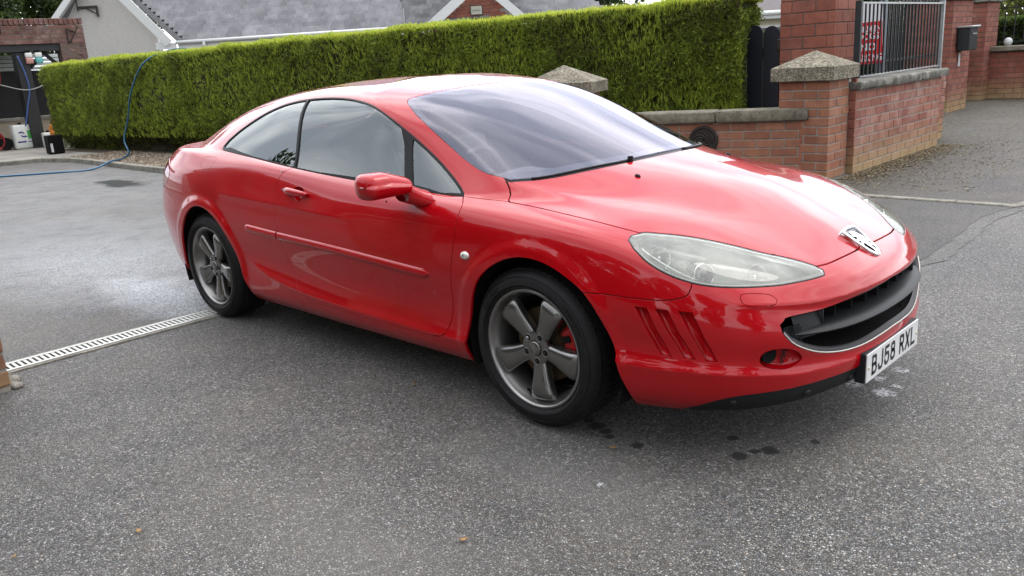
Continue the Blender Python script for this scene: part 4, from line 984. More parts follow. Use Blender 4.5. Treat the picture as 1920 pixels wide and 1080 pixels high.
# ================================================================== wheels
def make_wheel():
    """origin at the hub, outer face towards -y"""
    root = empty('wheel'); root.parent = car
    RT, RL = .334, .2470
    prof = [(RL-.004, .006), (RL+.004, -.002), (RL+.014, -.007), (.268, -.016), (.295, -.013), (.312, -.002), (.322, .012), (.330, .030), (RT, .055), (RT, .18), (.328, .205), (.30, .235), (.25, .24), (RL-.004, .215)]
    m = MB(); m.grid(lathe(prof, 96), closed_u=True); tyre = m.build('tyre', RUBBER, root, smooth=True, angle=50)
    # tread blocks and shoulder ribs
    m = MB()
    for k in range(64):
        a = 2*math.pi*k/64; ca, sa = math.cos(a), math.sin(a)
        for (y0, y1, sk) in ((.020, .062, .25), (.070, .112, -.2), (.120, .162, .2), (.170, .205, -.25)):
            Mk = Matrix(((ca, 0, -sa, 0), (0, 1, 0, 0), (sa, 0, ca, 0), (0, 0, 0, 1)))
            r0 = .3335 if y0 > .04 and y0 < .16 else .3275
            m.box((r0-.004, y0, -.0125), (r0+.0035, y1, .0125), Mk @ Matrix.Rotation(sk, 4, 'X') if False else Mk)
    for rr in (.258, .301):
        m.grid(lathe([(rr-.0015, -.0145 if rr < .27 else -.0095), (rr, -.0175 if rr < .27 else -.0125), (rr+.0015, -.0145 if rr < .27 else -.0085)], 96), closed_u=True)
    tag(m.build('tread_blocks', RUBBER, tyre), kind='stuff')
    m = MB()   # raised sidewall marks
    for k, (a0_, a1_) in enumerate(((.4, .95), (2.2, 2.7), (3.9, 4.5), (5.4, 5.8))):
        nseg = int((a1_-a0_)/.055)
        for i in range(nseg):
            a = a0_+i*.055; Mk = Matrix.Rotation(-a, 4, 'Y'); m.box((.276, -.0175, -.005), (.290, -.0140, .005), Mk)
    tag(m.build('sidewall_lettering', RUBBER, tyre), kind='stuff')
    rim = [(RL+.001, .004), (RL+.002, -.003), (RL-.003, -.006), (RL-.009, -.003), (RL-.013, .008), (RL-.018, .022), (.214, .05), (.208, .09), (.205, .15), (.21, .20)]
    m = MB(); m.grid(lathe(rim, 96), closed_u=True); m.build('rim', ALLOY2, root, smooth=True, angle=60)
    def spoke_pts(r, side, k):
        pass
    rs = np.array([.030, .050, .070, .095, .125, .155, .185, .207, .224]); hw = np.array([.024, .032, .036, .0375, .042, .048, .054, .058, .056])
    dy = np.array([.024, .022, .021, .019, .014, .009, .006, .009, .030])
    for k in range(5):
        a0_ = R(-83+72*k); Mk = Matrix.Rotation(-a0_, 4, 'Y'); rows = []
        for r, h, d in zip(rs, hw, dy):
            sec = [(-1.0, .040), (-1.0, .016), (-.93, .005), (-.72, -.001), (-.4, -.004), (0, -.005), (.4, -.004), (.72, -.001), (.93, .005), (1.0, .016), (1.0, .040)]
            rows.append([Mk @ Vector((r, d+q, h*s_)) for s_, q in sec])
        m = MB(); m.grid(rows); m.build('spoke', ALLOY, root, smooth=True, angle=55)
        # the lug recess and bolt at the spoke's root
        al = a0_; c = Vector((.054*math.cos(al), 0, .054*math.sin(al)))
        m = MB(); m.grid([[c+Vector((q*math.cos(b), h, q*math.sin(b))) for q, h in ((.0165, .0165), (.0145, .0148), (.0128, .0175), (.0125, .035))] for b in np.linspace(0, 2*math.pi, 19)[:-1]], closed_u=True)
        m.build('lug_recess', ALLOY2, root, smooth=True)
        m = MB(); m.cyl(c+Vector((0, .0155, 0)), c+Vector((0, .017, 0)), .0122, .0122, 18); m.build('lug_shadow_hole', DARK, root)
        m = MB(); m.cyl(c+Vector((0, .018, 0)), c+Vector((0, .013, 0)), .0085, .008, 6); m.sph(c+Vector((0, .013, 0)), .0055, (1, .7, 1), 8); m.build('wheel_bolt', SATIN if k == 3 else GREYPLASTIC, root, smooth=False)
    m = MB(); m.grid(lathe([(.071, .03), (.069, .019), (.060, .0165), (.034, .0165), (.032, .019), (.0315, .022)], 60), closed_u=True); m.build('hub', ALLOY, root, smooth=True, angle=50)
    m = MB(); m.grid(lathe([(.0305, .022), (.030, .012), (.027, .009), (.015, .0075), (.0005, .007)], 40), closed_u=True); cap = m.build('centre_cap', ALLOY, root, smooth=True)
    Ml = Matrix(((1, 0, 0, 0), (0, 0, -1, .0078), (0, 1, 0, 0), (0, 0, 0, 1))) @ Matrix.Diagonal((.42, .42, 1, 1))
    m = MB(); m.prism(lion, .0012, Ml); m.build('cap_emblem', ALLOY2, cap)
    m = MB(); m.grid(lathe([(.155, .10), (.157, .092), (.155, .086), (.085, .086), (.08, .075), (.05, .07)], 64), closed_u=True); m.build('brake_disc', DISC, root, smooth=True, angle=40)
    m = MB(); m.grid(lathe([(.206, .17), (.03, .17), (.001, .17)], 48), closed_u=True); m.build('back_plate', DARK, root)
    A = R(-83+72*2.2); vb = Vector((.212*math.cos(R(-107)), .035, .212*math.sin(R(-107))))
    m = MB(); m.cyl(vb, vb*.93+Vector((0, -.014, 0)), .0052, .0045, 10); m.build('valve', DARK, root, smooth=True)
    return root
def caliper(root, red):
    m = MB(); A = np.linspace(R(-16), R(38), 13); rows = []
    for a in A:
        e = abs((a-R(11))/R(27)); b = .004+.012*(e > .85)
        rows.append([(r*math.cos(a), y, r*math.sin(a)) for r, y in ((.118, .075), (.124, .056+b), (.15, .050+b), (.176, .054+b), (.184, .07), (.184, .12), (.118, .12))])
    m.grid(rows, closed_v=True)
    for r in (rows[0], rows[-1]): m.bm.faces.new([m.bm.verts.new(p) for p in r])
    cp = m.build('brake_caliper', CALIPER if red else DISC, root, smooth=True, angle=40)
    m = MB()
    for a in (R(2), R(21)): m.box((.130, .046, -.014), (.168, .056, .014), Matrix.Rotation(-a, 4, 'Y'), bevel=.004)
    m.build('caliper_window', DARK, cp); return cp
proto = make_wheel(); caliper(proto, True)
def copy_tree(o, parent):
    c = o.copy(); C.objects.link(c); c.parent = parent
    for ch in [x for x in o.children]: copy_tree(ch, c)
    return c
wl = [(proto, 1.3625, -.897, 0, 0)]
for x, y, rz in ((-1.3625, -.885, 0), (1.3625, .897, math.pi), (-1.3625, .885, math.pi)):
    wl.append((copy_tree(proto, car), x, y, rz, 0))
for o, x, y, rz, _ in wl: o.location = (x, y, .334); o.rotation_euler = (0, 0, rz)
print('car', round(time.time()-T0, 1), len(F2))
# ================================================================== THE PLACE
rng = np.random.default_rng(7); rnd = random.Random(11)
def asphalt(name, base, dark, light, rough, wet=None, brown=.0, extra=None):
    s = NT(name); P = s.coord('World')
    vor = s.n('ShaderNodeTexVoronoi', feature='F1', i_Scale=128.0, i_Randomness=1.0); s.l(P, vor.inputs['Vector'])
    ved = s.n('ShaderNodeTexVoronoi', feature='DISTANCE_TO_EDGE', i_Scale=128.0, i_Randomness=1.0); s.l(P, ved.inputs['Vector'])
    chip = s.n('ShaderNodeSeparateColor'); s.l(vor.outputs['Color'], chip.inputs[0])
    c = s.ramp(chip.outputs[0], [(.0, tuple(x*dark for x in base)), (.45, base), (.78, tuple(x*1.25 for x in base)), (1.0, tuple(x*light for x in base))])
    tint = s.ramp(chip.outputs[1], [(.0, (1.08, 1.0, .90)), (.5, (1, 1, 1)), (1, (.93, 1.0, 1.06))])
    c = s.mixc(1, c, tint, 'MULTIPLY')
    dsc = s.math('MULTIPLY', vor.outputs['Distance'], 1.0)
    gap = s.ramp(ved.outputs['Distance'], [(.0, .16), (.10, .62), (.22, 1.08)]); c = s.mixc(1, c, gap, 'MULTIPLY')
    big = s.noise(.55, 6, .62, vec=P, dist=.4); c = s.mixc(1, c, s.ramp(big, [(.3, (.80, .80, .82)), (.5, (.98, .98, .98)), (.72, (1.16, 1.14, 1.10))]), 'MULTIPLY')
    mid = s.noise(4.5, 6, .7, vec=P); c = s.mixc(1, c, s.ramp(mid, [(.3, (.86, .86, .86)), (.7, (1.12, 1.11, 1.09))]), 'MULTIPLY')
    if brown: c = s.mixc(s.ramp(s.noise(1.3, 5, .7, vec=P), [(.42, 0.), (.62, brown)]), c, (base[0]*1.2, base[1]*1.02, base[2]*.80))
    ro = s.ramp(chip.outputs[2], [(0, rough-.12), (1, rough+.08)])
    if extra: c, ro = extra(s, P, c, ro, chip)
    h = s.ramp(ved.outputs['Distance'], [(0, 0.), (.25, 1.)]); h = s.math('ADD', h, s.math('MULTIPLY', chip.outputs[1], .45)); h = s.math('ADD', h, s.math('MULTIPLY', s.noise(420, 3, .7, vec=P), .35))
    nrm = s.bump(h, .8, .007, s.bump(s.noise(2.2, 4, .6, vec=P), .12, .03))
    s.bsdf(c, ro, 0, nrm); return s.m
def gradient(s, P, x=None, y=None, lo=0., hi=1.):
    sp = s.n('ShaderNodeSeparateXYZ'); s.l(P, sp.inputs[0]); v = sp.outputs[0] if x else sp.outputs[1]
    mr = s.n('ShaderNodeMapRange', i_1=lo, i_2=hi, clamp=True); s.l(v, mr.inputs[0]); return mr.outputs[0]
def spot(s, P, cx, cy, r0, r1, warp=.5, ns=2.5, sx=1., sy=1., rot=0.):
    """soft irregular blotch mask round a place on the ground"""
    v = s.n('ShaderNodeVectorMath', operation='SUBTRACT', i_1=(cx, cy, 0)); s.l(P, v.inputs[0])
    mp_ = s.n('ShaderNodeMapping', i_Rotation=(0, 0, rot), i_Scale=(sx, sy, 0)); mp_.vector_type = 'POINT'; s.l(v.outputs[0], mp_.inputs[0])
    ln = s.n('ShaderNodeVectorMath', operation='LENGTH'); s.l(mp_.outputs[0], ln.inputs[0])
    d = s.math('ADD', ln.outputs['Value'], s.math('MULTIPLY', s.math('SUBTRACT', s.noise(ns, 6, .68, vec=P), .5), warp*2))
    mr = s.n('ShaderNodeMapRange', i_1=r0, i_2=r1, clamp=True); mr.inputs[3].default_value = 1; mr.inputs[4].default_value = 0; s.l(d, mr.inputs[0]); return mr.outputs[0]
def road_extra(s, P, c, ro, chip):
    # drips and small wet marks by the nose, pale dried splashes
    wet = None
    for (x, y, r) in ((1.56, -.75, .05), (1.62, -.77, .035), (1.66, -.80, .028), (1.79, -.80, .034), (2.05, -.53, .03), (2.14, -.65, .042), (2.21, -.54, .042), (2.17, -.58, .03), (2.31, -.38, .026), (1.50, -.73, .03)):
        m = spot(s, P, x, y, r*.62, r*.85, .028, 34); wet = m if wet is None else s.math('MAXIMUM', wet, m)
    c = s.mixc(s.math('MULTIPLY', wet, .9), c, (.006, .006, .007)); ro = s.mixc(s.math('MULTIPLY', wet, .8), ro, (.65, .65, .65))
    fo = None
    for (x, y, r) in ((2.34, .22, .05), (2.26, .36, .03), (2.20, .25, .045), (2.30, .52, .03), (2.35, .32, .02), (1.87, -1.13, .015)):
        m = spot(s, P, x, y, r*.5, r*1.1, .06, 24); fo = m if fo is None else s.math('MAXIMUM', fo, m)
    fo = s.math('MULTIPLY', fo, s.ramp(chip.outputs[0], [(.25, 0.), (.5, 1.)])); c = s.mixc(fo, c, (.75, .76, .78))
    pale = spot(s, P, 1.7, -1.15, .1, .75, .5, 2.2, 1., 2.2); c = s.mixc(s.math('MULTIPLY', pale, .34), c, (.25, .24, .225))
    st = spot(s, P, 1.5, -1.9, .0, .8, .6, 1.6, .8, 1.6); c = s.mixc(s.math('MULTIPLY', st, .32), c, (.25, .24, .222))
    return c, ro
def drive_extra(s, P, c, ro, chip):
    wn_ = s.noise(1.1, 6, .66, vec=P, dist=.3)
    a = spot(s, P, -5.2, -.55, .9, 2.3, .85, .9, .62, 1.35, R(-5)); w2 = spot(s, P, -2.4, -.80, .35, .95, .45, 2.6, .75, 1.9)
    far_ = spot(s, P, -10.5, .2, 2.5, 5.2, 1.2, .6, 1., 1.)
    wet = s.math('MAXIMUM', s.math('MULTIPLY', a, .85), s.math('MULTIPLY', w2, 1.0)); wet = s.math('MAXIMUM', wet, s.math('MULTIPLY', far_, .55))
    wet = s.math('MULTIPLY', wet, s.ramp(s.noise(2.6, 7, .75, vec=P, dist=.5), [(.36, .25), (.56, 1.)]))
    c = s.mixc(s.math('MULTIPLY', wet, .55), c, (.30, .31, .325))  # sky sheen of the wet tarmac, painted into the colour as pale grey
    ro = s.mixc(wet, ro, (.30, .30, .30))
    foam = s.math('MULTIPLY', spot(s, P, -2.25, -.83, .15, .85, .50, 4, .55, 2.0, R(-8)), s.ramp(chip.outputs[0], [(.22, 0.), (.45, .9)]))
    f2 = s.math('MULTIPLY', spot(s, P, -3.9, -.75, .2, 1.3, .8, 2.0, .6, 1.3, R(-8)), s.ramp(chip.outputs[0], [(.38, 0.), (.62, .5)]))
    foam = s.math('MAXIMUM', foam, f2)
    c = s.mixc(foam, c, (.62, .66, .70))
    pud = spot(s, P, -9.75, 1.8, .25, .5, .35, 1.7, .55, 1.5, R(-40)); c = s.mixc(s.math('MULTIPLY', pud, .9), c, (.012, .013, .014)); ro = s.mixc(s.math('MULTIPLY', pud, .8), ro, (.05, .05, .05))
    return c, ro
ROAD = asphalt('road_tarmac', (.186, .183, .176), .38, 2.4, .62, brown=.18, extra=road_extra)
DRIVE = asphalt('drive_tarmac', (.165, .162, .156), .38, 2.3, .60, brown=.3, extra=drive_extra)
PATCH = asphalt('old_tarmac', (.105, .104, .099), .35, 2.5, .60, brown=.4)
def moss_extra(s, P, c, ro, chip):
    sp = s.n('ShaderNodeSeparateXYZ'); s.l(P, sp.inputs[0])
    n = s.noise(1.6, 6, .75, vec=P); e = s.n('ShaderNodeMapRange', i_1=1.0, i_2=.15, clamp=True); s.l(sp.outputs[0], e.inputs[0])
    m = s.math('MULTIPLY', e.outputs[0], s.ramp(n, [(.32, 0.), (.52, 1.)])); c = s.mixc(s.math('MULTIPLY', m, .85), c, (.034, .030, .016)); m2 = s.math('MULTIPLY', s.math('MULTIPLY', m, s.ramp(s.noise(14, 5, .8, vec=P), [(.5, 0.), (.62, 1.)])), .8); c = s.mixc(m2, c, (.20, .17, .11))
    return c, ro
YARD = asphalt('yard_tarmac', (.118, .111, .100), .35, 2.6, .66, brown=.5, extra=moss_extra)
def sheet(name, pts, z, mat, parent=None):
    me = mesh(name, [(x, y, z) for x, y in pts], [tuple(range(len(pts)))]); o = link(name, me, mat, parent); return o
tag(sheet('ground', [(-300, -300), (300, -300), (300, 300), (-300, 300)], -.012, simple('bare_earth', (.10, .09, .06), .9, scale=.5)), kind='structure')
tag(sheet('road', [(-40, -60), (60, -60), (60, 60), (-40, 60)], 0, ROAD), kind='structure')
drive_pts = [(-1.60, -8), (-1.60, 2.0), (-1.9, 3.7), (-3.2, 3.15), (-6, 2.80), (-10.39, 2.70), (-13.02, 2.78), (-14.9, 2.82), (-15.85, 2.66), (-16.2, 1.86), (-17.4, -8)]
tag(sheet('driveway', drive_pts[::-1] if False else drive_pts, .004, DRIVE), kind='structure')
arc = [tuple(p) for p in crom([(-1.45, 1.2), (-.3, 1.55), (.7, 1.8), (1.45, 2.12), (1.70, 2.55), (1.70, 2.9), (1.675, 3.43), (1.635, 3.97), (1.64, 4.25), (1.69, 4.49), (1.73, 4.66)], .06)]
arc = [(x+rnd.uniform(-.012, .012), y+rnd.uniform(-.012, .012)) for x, y in arc]
tag(sheet('old_tarmac_patch', arc+[(.4, 4.67), (-1.2, 4.6), (-1.9, 4.3), (-1.6, 3.4), (-1.5, 2.0)], .006, PATCH), kind='structure')
tag(sheet('yard_tarmac', [(.2, 4.78), (1.76, 4.78), (2.6, 7.5), (3.2, 17.6), (-2.2, 17.6), (-2.2, 14), (-.6, 9), (-.2, 6), (-.2, 5.5), (-2.4, 4.6), (-1.9, 4.4), (-1.0, 4.72)], .005, YARD), kind='structure')
# dug line: pale seam along the patch edge
m = MB(); A2 = [a for a in arc if a[0] > 1.3]; m.grid([[(x+.10+rnd.uniform(0, .04), y, .003), (x-.06, y, .003)] for x, y in A2[::-1]]); tag(m.build('tarmac_joint', recalc=False, mat=asphalt('joint_tarmac', (.21, .205, .19), .5, 1.8, .7)), kind='structure')
CONC = NT('weathered_concrete'); f = CONC.noise(6, 8, .75); f2 = CONC.noise(60, 5, .7)
cc = CONC.ramp(f, [(.32, (.115, .105, .085)), (.5, (.25, .235, .20)), (.68, (.36, .345, .30))]); cc = CONC.mixc(1, cc, CONC.ramp(f2, [(.35, (.62, .62, .60)), (.65, (1.12, 1.12, 1.1))]), 'MULTIPLY')
CONC.bsdf(cc, .85, 0, CONC.bump(f2, .5, .01)); CONC = CONC.m
def edging(name, pts, wid, h, n0, label=None):
    t = empty(name); tag(t, kind='structure'); P = crom(pts, .05); L = np.concatenate([[0], np.cumsum(np.linalg.norm(np.diff(P, axis=0), axis=1))])
    s0 = 0.
    while s0 < L[-1]-.1:
        s1 = min(s0+n0, L[-1]); a = np.array([np.interp(s0+.006, L, P[:, k]) for k in (0, 1)]); b = np.array([np.interp(s1-.006, L, P[:, k]) for k in (0, 1)])
        d = b-a; ln = np.linalg.norm(d); M = Matrix.Translation((a[0], a[1], 0)) @ Matrix.Rotation(math.atan2(d[1], d[0]), 4, 'Z')
        m = MB(); m.box((0, -wid/2, -.1), (ln, wid/2, h+rnd.uniform(-.003, .003)), M, bevel=.008); m.build('kerb_stone', CONC, t); s0 = s1
    return t
edging('kerb', [(.35, 4.745), (1.0, 4.725), (1.69, 4.70)], .085, .016, .91)
edging('kerb', [(1.70, 4.64), (1.80, 4.95), (1.98, 5.5), (2.3, 6.6), (2.7, 8.5)], .085, .016, .91)
edging('kerb', [(-16.25, 1.80), (-16.12, 2.35), (-15.75, 2.74), (-14.9, 2.90), (-13.02, 2.86), (-10.39, 2.78), (-7.5, 2.84), (-5.5, 2.95), (-3.2, 3.25), (-2.6, 4.0)], .12, .09, .91)
SLAB = simple('pale_concrete_slab', (.27, .255, .225), .8, var=.25, scale=1.2, bump=.2, bscale=60)
tag(sheet('garage_floor', [(-16.28, -6), (-16.22, 2.0), (-16.1, 2.5), (-15.8, 2.86), (-15.9, 4.2), (-24, 6.5), (-24, -6)], .03, SLAB), kind='structure')
# ---- linear drain
drain = empty('drain_channel'); tag(drain, 'pale slotted metal drain channel running across the drive to the rear wheel', 'drain'); 
GAL = simple('galvanised_steel', (.42, .42, .39), .42, .45, var=.15, scale=30)
y0_, y1_ = -2.16, 1.90
for (xa, xb) in ((-1.568, -1.542), (-1.438, -1.412)): m = MB(); m.box((xa, y0_, -.03), (xb, y1_, .013)); m.build('channel_rail', GAL, drain)
m = MB(); m.box((-1.60, y0_, -.02), (-1.562, y1_, .008)); m.box((-1.418, y0_, -.02), (-1.385, y1_, .008)); m.build('mortar_bed', CONC, drain)
m = MB(); m.box((-1.548, y0_, -.05), (-1.432, y1_, .0)); m.build('channel_bottom', DARK, drain)
m = MB(); m.box((-1.542, 0, .003), (-1.438, .0185, .012), bevel=.0015); sl0 = m.build('grate_slat', GAL, drain); sl0.location.y = y0_
for k in range(1, 138):
    o = sl0.copy(); C.objects.link(o); o.location.y = y0_+k*.0292; o.rotation_euler.z = 0
# leaf litter and grit swept against the walls
r_ = np.random.default_rng(77); n = 5200; k = r_.random(n)
xa = np.where(k < .6, -.18+np.abs(r_.normal(0, .16, n)), r_.uniform(-1.5, 2.6, n)); ya = np.where(k < .6, r_.uniform(5.6, 8.9, n), 17.2-np.abs(r_.normal(0, .25, n)))
ya = np.where((k > .85), r_.uniform(5.2, 9.5, n), ya); xa = np.where((k > .85), r_.uniform(-.1, 1.2, n), xa); sz = r_.uniform(.006, .020, n); an_ = r_.uniform(0, 6.28, n)
q4 = np.array([(-1, -.5, 0), (1, -.4, .3), (.8, .6, 0), (-.9, .5, .35)])[None]*sz[:, None, None]; ca, sa = np.cos(an_)[:, None], np.sin(an_)[:, None]
Vl = np.stack([q4[..., 0]*ca-q4[..., 1]*sa+xa[:, None], q4[..., 0]*sa+q4[..., 1]*ca+ya[:, None], q4[..., 2]+.008], -1).reshape(-1, 3)
LITTER = (Vl, np.arange(len(Vl)).reshape(-1, 4), r_.random(n))
# ---- brickwork
def brick_mat(name, cols, moss=0., effl=0., z1=.35):
    s = NT(name); oi = s.n('ShaderNodeObjectInfo'); c = s.ramp(oi.outputs['Random'], [(i/(len(cols)-1), k) for i, k in enumerate(cols)])
    P = s.coord('World'); f = s.noise(7, 6, .7, vec=P); c = s.mixc(1, c, s.ramp(f, [(.3, (.72, .72, .74)), (.7, (1.18, 1.16, 1.12))]), 'MULTIPLY')
    c = s.mixc(1, c, s.ramp(s.noise(90, 4, .7, vec=P), [(.3, (.75, .75, .75)), (.7, (1.15, 1.15, 1.15))]), 'MULTIPLY')
    if effl: c = s.mixc(s.ramp(s.noise(3.1, 6, .72, vec=P), [(.48, 0.), (.75, effl)]), c, (.52, .43, .37))
    if moss:
        sp = s.n('ShaderNodeSeparateXYZ'); s.l(P, sp.inputs[0]); mr = s.n('ShaderNodeMapRange', i_1=z1, i_2=0.0, clamp=True); s.l(sp.outputs[2], mr.inputs[0])
        mm = s.math('MULTIPLY', mr.outputs[0], s.ramp(s.noise(5, 5, .7, vec=P), [(.3, .35), (.6, 1.)])); c = s.mixc(s.math('MULTIPLY', mm, moss), c, (.34, .26, .12))
    s.bsdf(c, .82, 0, s.bump(s.noise(120, 4, .7, vec=P), .5, .004)); return s.m
MORTAR = simple('grey_mortar', (.27, .25, .22), .9, var=.2, scale=14, bump=.4, bscale=150)
MORTARD = simple('dark_mortar', (.12, .085, .07), .9, var=.2, scale=14, bump=.4, bscale=150)
B_ORANGE = brick_mat('orange_brown_brick', [(.255, .105, .060), (.31, .13, .072), (.36, .165, .095), (.28, .10, .055)], .5, .12, .12)
B_PINK = brick_mat('weathered_pink_brick', [(.27, .10, .068), (.32, .125, .085), (.235, .08, .058), (.35, .16, .11)], .95, .45, .42)
B_RED = brick_mat('deep_red_brick', [(.24, .078, .048), (.29, .095, .058), (.20, .062, .04), (.33, .125, .078)], .3, .06, .3)
B_FAR = brick_mat('dark_red_brick', [(.21, .066, .045), (.26, .082, .053), (.18, .052, .037), (.28, .105, .066)], .9, .15, .45)
B_RUST = brick_mat('rustic_brown_brick', [(.115, .048, .040), (.16, .068, .054), (.085, .036, .032), (.20, .095, .075)], 0, .35)
_bm = {}
def brick_mesh(L, H, D, mat, rough=.0):
    key = (round(L, 3), round(H, 3), round(D, 3), mat.name, rough)
    if key not in _bm:
        m = MB(); m.box((0, 0, 0), (L, D, H), bevel=.004+rough*.6)
        if rough:
            for v in m.bm.verts: v.co += Vector((rnd.uniform(-rough, rough) for _ in range(3)))
        bmesh.ops.recalc_face_normals(m.bm, faces=m.bm.faces); me = bpy.data.meshes.new('brick'); m.bm.to_mesh(me); m.bm.free(); me.materials.append(mat); _bm[key] = me
    return _bm[key]
def lay(parent, p0, p1, z0, rows, H, L, mat, mort=.013, phase=0., D=.10, rough=0., stop=None, name='brick', soldier=False):
    """one face of brickwork from p0 to p1 (outer face to the right of the direction p0->p1); returns the list"""
    p0, p1 = Vector((p0[0], p0[1], 0)), Vector((p1[0], p1[1], 0)); d = p1-p0; W = d.length; a = math.atan2(d.y, d.x)
    for r in range(rows):
        x = -((r % 2)*.5+phase)*L % L; x = x-L if x > 0 else x
        z = z0+r*H
        while x < W-.004:
            xa, xb = max(x, 0)+mort/2*(x > 0), min(x+L, W)-mort/2*(x+L < W); 
            if xb-xa > .03 and not (stop and stop(xa, xb, z, r)):
                ln = round((xb-xa)*50)/50 if abs((xb-xa)-(L-mort)) > .01 else L-mort
                ln = min(ln, xb-xa+.0001)
                me = brick_mesh(ln, H-mort, D, mat, rough if rough == 0 else rough)
                o = bpy.data.objects.new(name, me); C.objects.link(o); o.parent = parent
                q = p0+d.normalized()*(xa+(xb-xa-ln)/2); jit = rnd.uniform(-.0015, .002)-rough*rnd.random()
                nrm = Vector((math.sin(a), -math.cos(a), 0))
                q = q+nrm*jit
                o.location = (q.x, q.y, z); o.rotation_euler = (0, 0, a)
            x += L
def core(parent, pts, z0, z1, mat=MORTAR, inset=.006, name='mortar'):
    """solid mortar body a little behind the brick faces; pts counter-clockwise footprint"""
    c = Vector((sum(p[0] for p in pts)/len(pts), sum(p[1] for p in pts)/len(pts))); q = []
    n = len(pts)
    for i in range(n):
        a, b, e = Vector(pts[i-1]), Vector(pts[i]), Vector(pts[(i+1) % n]); d1 = (b-a).normalized(); d2 = (e-b).normalized()
        n1 = Vector((-d1.y, d1.x)); n2 = Vector((-d2.y, d2.x)); k = (n1+n2); k = k/(k.length_squared/2 if k.length_squared > .1 else 1)
        q.append(b+k*inset)
    m = MB(); m.prism([(v.x, v.y) for v in q], z1-z0, Matrix.Translation((0, 0, z0))); return m.build(name, mat, parent)
def cap_stone(parent, M, w, d, z0, edge, apex, name='cap_stone'):
    m = MB(); vs = []
    for (z, k) in ((0, 1.), (edge, 1.), (edge+.004, .985), (apex, .02)):
        vs.append([M @ Vector((sx*w/2*k, sy*d/2*k, z0+z)) for sx, sy in ((-1, -1), (1, -1), (1, 1), (-1, 1))])
    m.grid(vs, closed_v=True); m.bm.faces.new([m.bm.verts.new(p) for p in vs[0]][::-1]); m.bm.faces.new([m.bm.verts.new(p) for p in vs[-1]])
    bmesh.ops.remove_doubles(m.bm, verts=m.bm.verts, dist=1e-5)
    return m.build(name, AGG, parent)
AGG = NT('exposed_aggregate_concrete'); P_ = AGG.coord('World'); v_ = AGG.n('ShaderNodeTexVoronoi', i_Scale=75.0); AGG.l(P_, v_.inputs['Vector']); ch = AGG.n('ShaderNodeSeparateColor'); AGG.l(v_.outputs['Color'], ch.inputs[0])
c_ = AGG.ramp(ch.outputs[0], [(0, (.10, .085, .06)), (.5, (.24, .21, .16)), (1, (.40, .37, .30))]); c_ = AGG.mixc(1, c_, AGG.ramp(AGG.noise(5, 6, .7, vec=P_), [(.32, (.45, .46, .42)), (.6, (1.05, 1.05, 1.0))]), 'MULTIPLY')
AGG.bsdf(c_, .9, 0, AGG.bump(AGG.math('SUBTRACT', 1, v_.outputs['Distance']), .8, .012)); AGG = AGG.m
MOSSY = NT('blackened_coping_concrete'); P_ = MOSSY.coord('World'); c_ = MOSSY.ramp(MOSSY.noise(9, 8, .8, vec=P_), [(.35, (.035, .034, .03)), (.52, (.13, .125, .105)), (.66, (.34, .33, .29))])
MOSSY.bsdf(c_, .9, 0, MOSSY.bump(MOSSY.noise(70, 5, .7, vec=P_), .6, .012)); MOSSY = MOSSY.m
COP = NT('coping_concrete'); P_ = COP.coord('World'); c_ = COP.ramp(COP.noise(8, 8, .8, vec=P_), [(.33, (.07, .065, .05)), (.5, (.21, .19, .145)), (.68, (.33, .31, .25))])
c_ = COP.mixc(1, c_, COP.ramp(COP.noise(95, 5, .8, vec=P_), [(.35, (.55, .55, .52)), (.65, (1.15, 1.15, 1.12))]), 'MULTIPLY'); COP.bsdf(c_, .9, 0, COP.bump(COP.noise(80, 5, .7, vec=P_), .7, .012)); COP = COP.m
BH, BL = .0945, .288
# near gate pier
pier = empty('brick_pier', (0, 0, 0)); tag(pier, 'orange-brown brick pier with pyramid aggregate cap where the two low walls meet', 'pier')
px0, px1, py0, py1, zt = -.83, -.27, 5.54, 6.04, 1.05
for a, b, ph in (((px0, py0), (px1, py0), 0), ((px1, py0), (px1, py1), .35), ((px0, py1), (px0, py0), .2)): lay(pier, a, b, zt-11*BH-.004+.0, 11, BH, BL, B_ORANGE, phase=ph, D=.09)
core(pier, [(px0, py0), (px1, py0), (px1, py1), (px0, py1)], -.02, zt-.004)
cap_stone(pier, Matrix.Translation(((px0+px1)/2, (py0+py1)/2+.0, 0)), .70, .64, zt, .135, .30)
# low garden wall with coping
lw = empty('low_garden_wall'); tag(lw, 'low orange brick wall with grey concrete coping in front of the clipped hedge', 'wall')
wd = Vector((-.939, -.344)); wn2 = Vector((wd.y, -wd.x)); w0 = Vector((-.56, 5.545)); w1 = w0+wd*2.2
core(lw, [tuple(w1), tuple(w0), tuple(w0-wn2*.0+Vector((-wd.y, wd.x))*-.22), tuple(w1+Vector((-wd.y, wd.x))*-.22)], -.02, .635) if False else None
nin = Vector((-wd.y, wd.x)); nin = nin if nin.y > 0 else -nin
core(lw, [tuple(w1), tuple(w0), tuple(w0+nin*.22), tuple(w1+nin*.22)], -.02, .635)
lay(lw, tuple(w1), tuple(w0), .635-7*BH-.002, 7, BH, BL, B_ORANGE, D=.09)
an = math.atan2(-wd.y, -wd.x); s0 = -.10
Mw_ = Matrix.Translation((w0.x, w0.y, 0)) @ Matrix.Rotation(an, 4, 'Z')
for (a, b) in ((-.92, .06), (-1.84, -.925), (-2.3, -1.845)):
    m = MB(); m.box((a, -.06, .637), (b, .28, .765), Mw_, bevel=.022, seg=2)
    for v in m.bm.verts: v.co += Vector((rnd.uniform(-.003, .003), rnd.uniform(-.003, .003), rnd.uniform(-.003, .003)))
    m.build('coping_stone', COP, lw, smooth=True, angle=40)
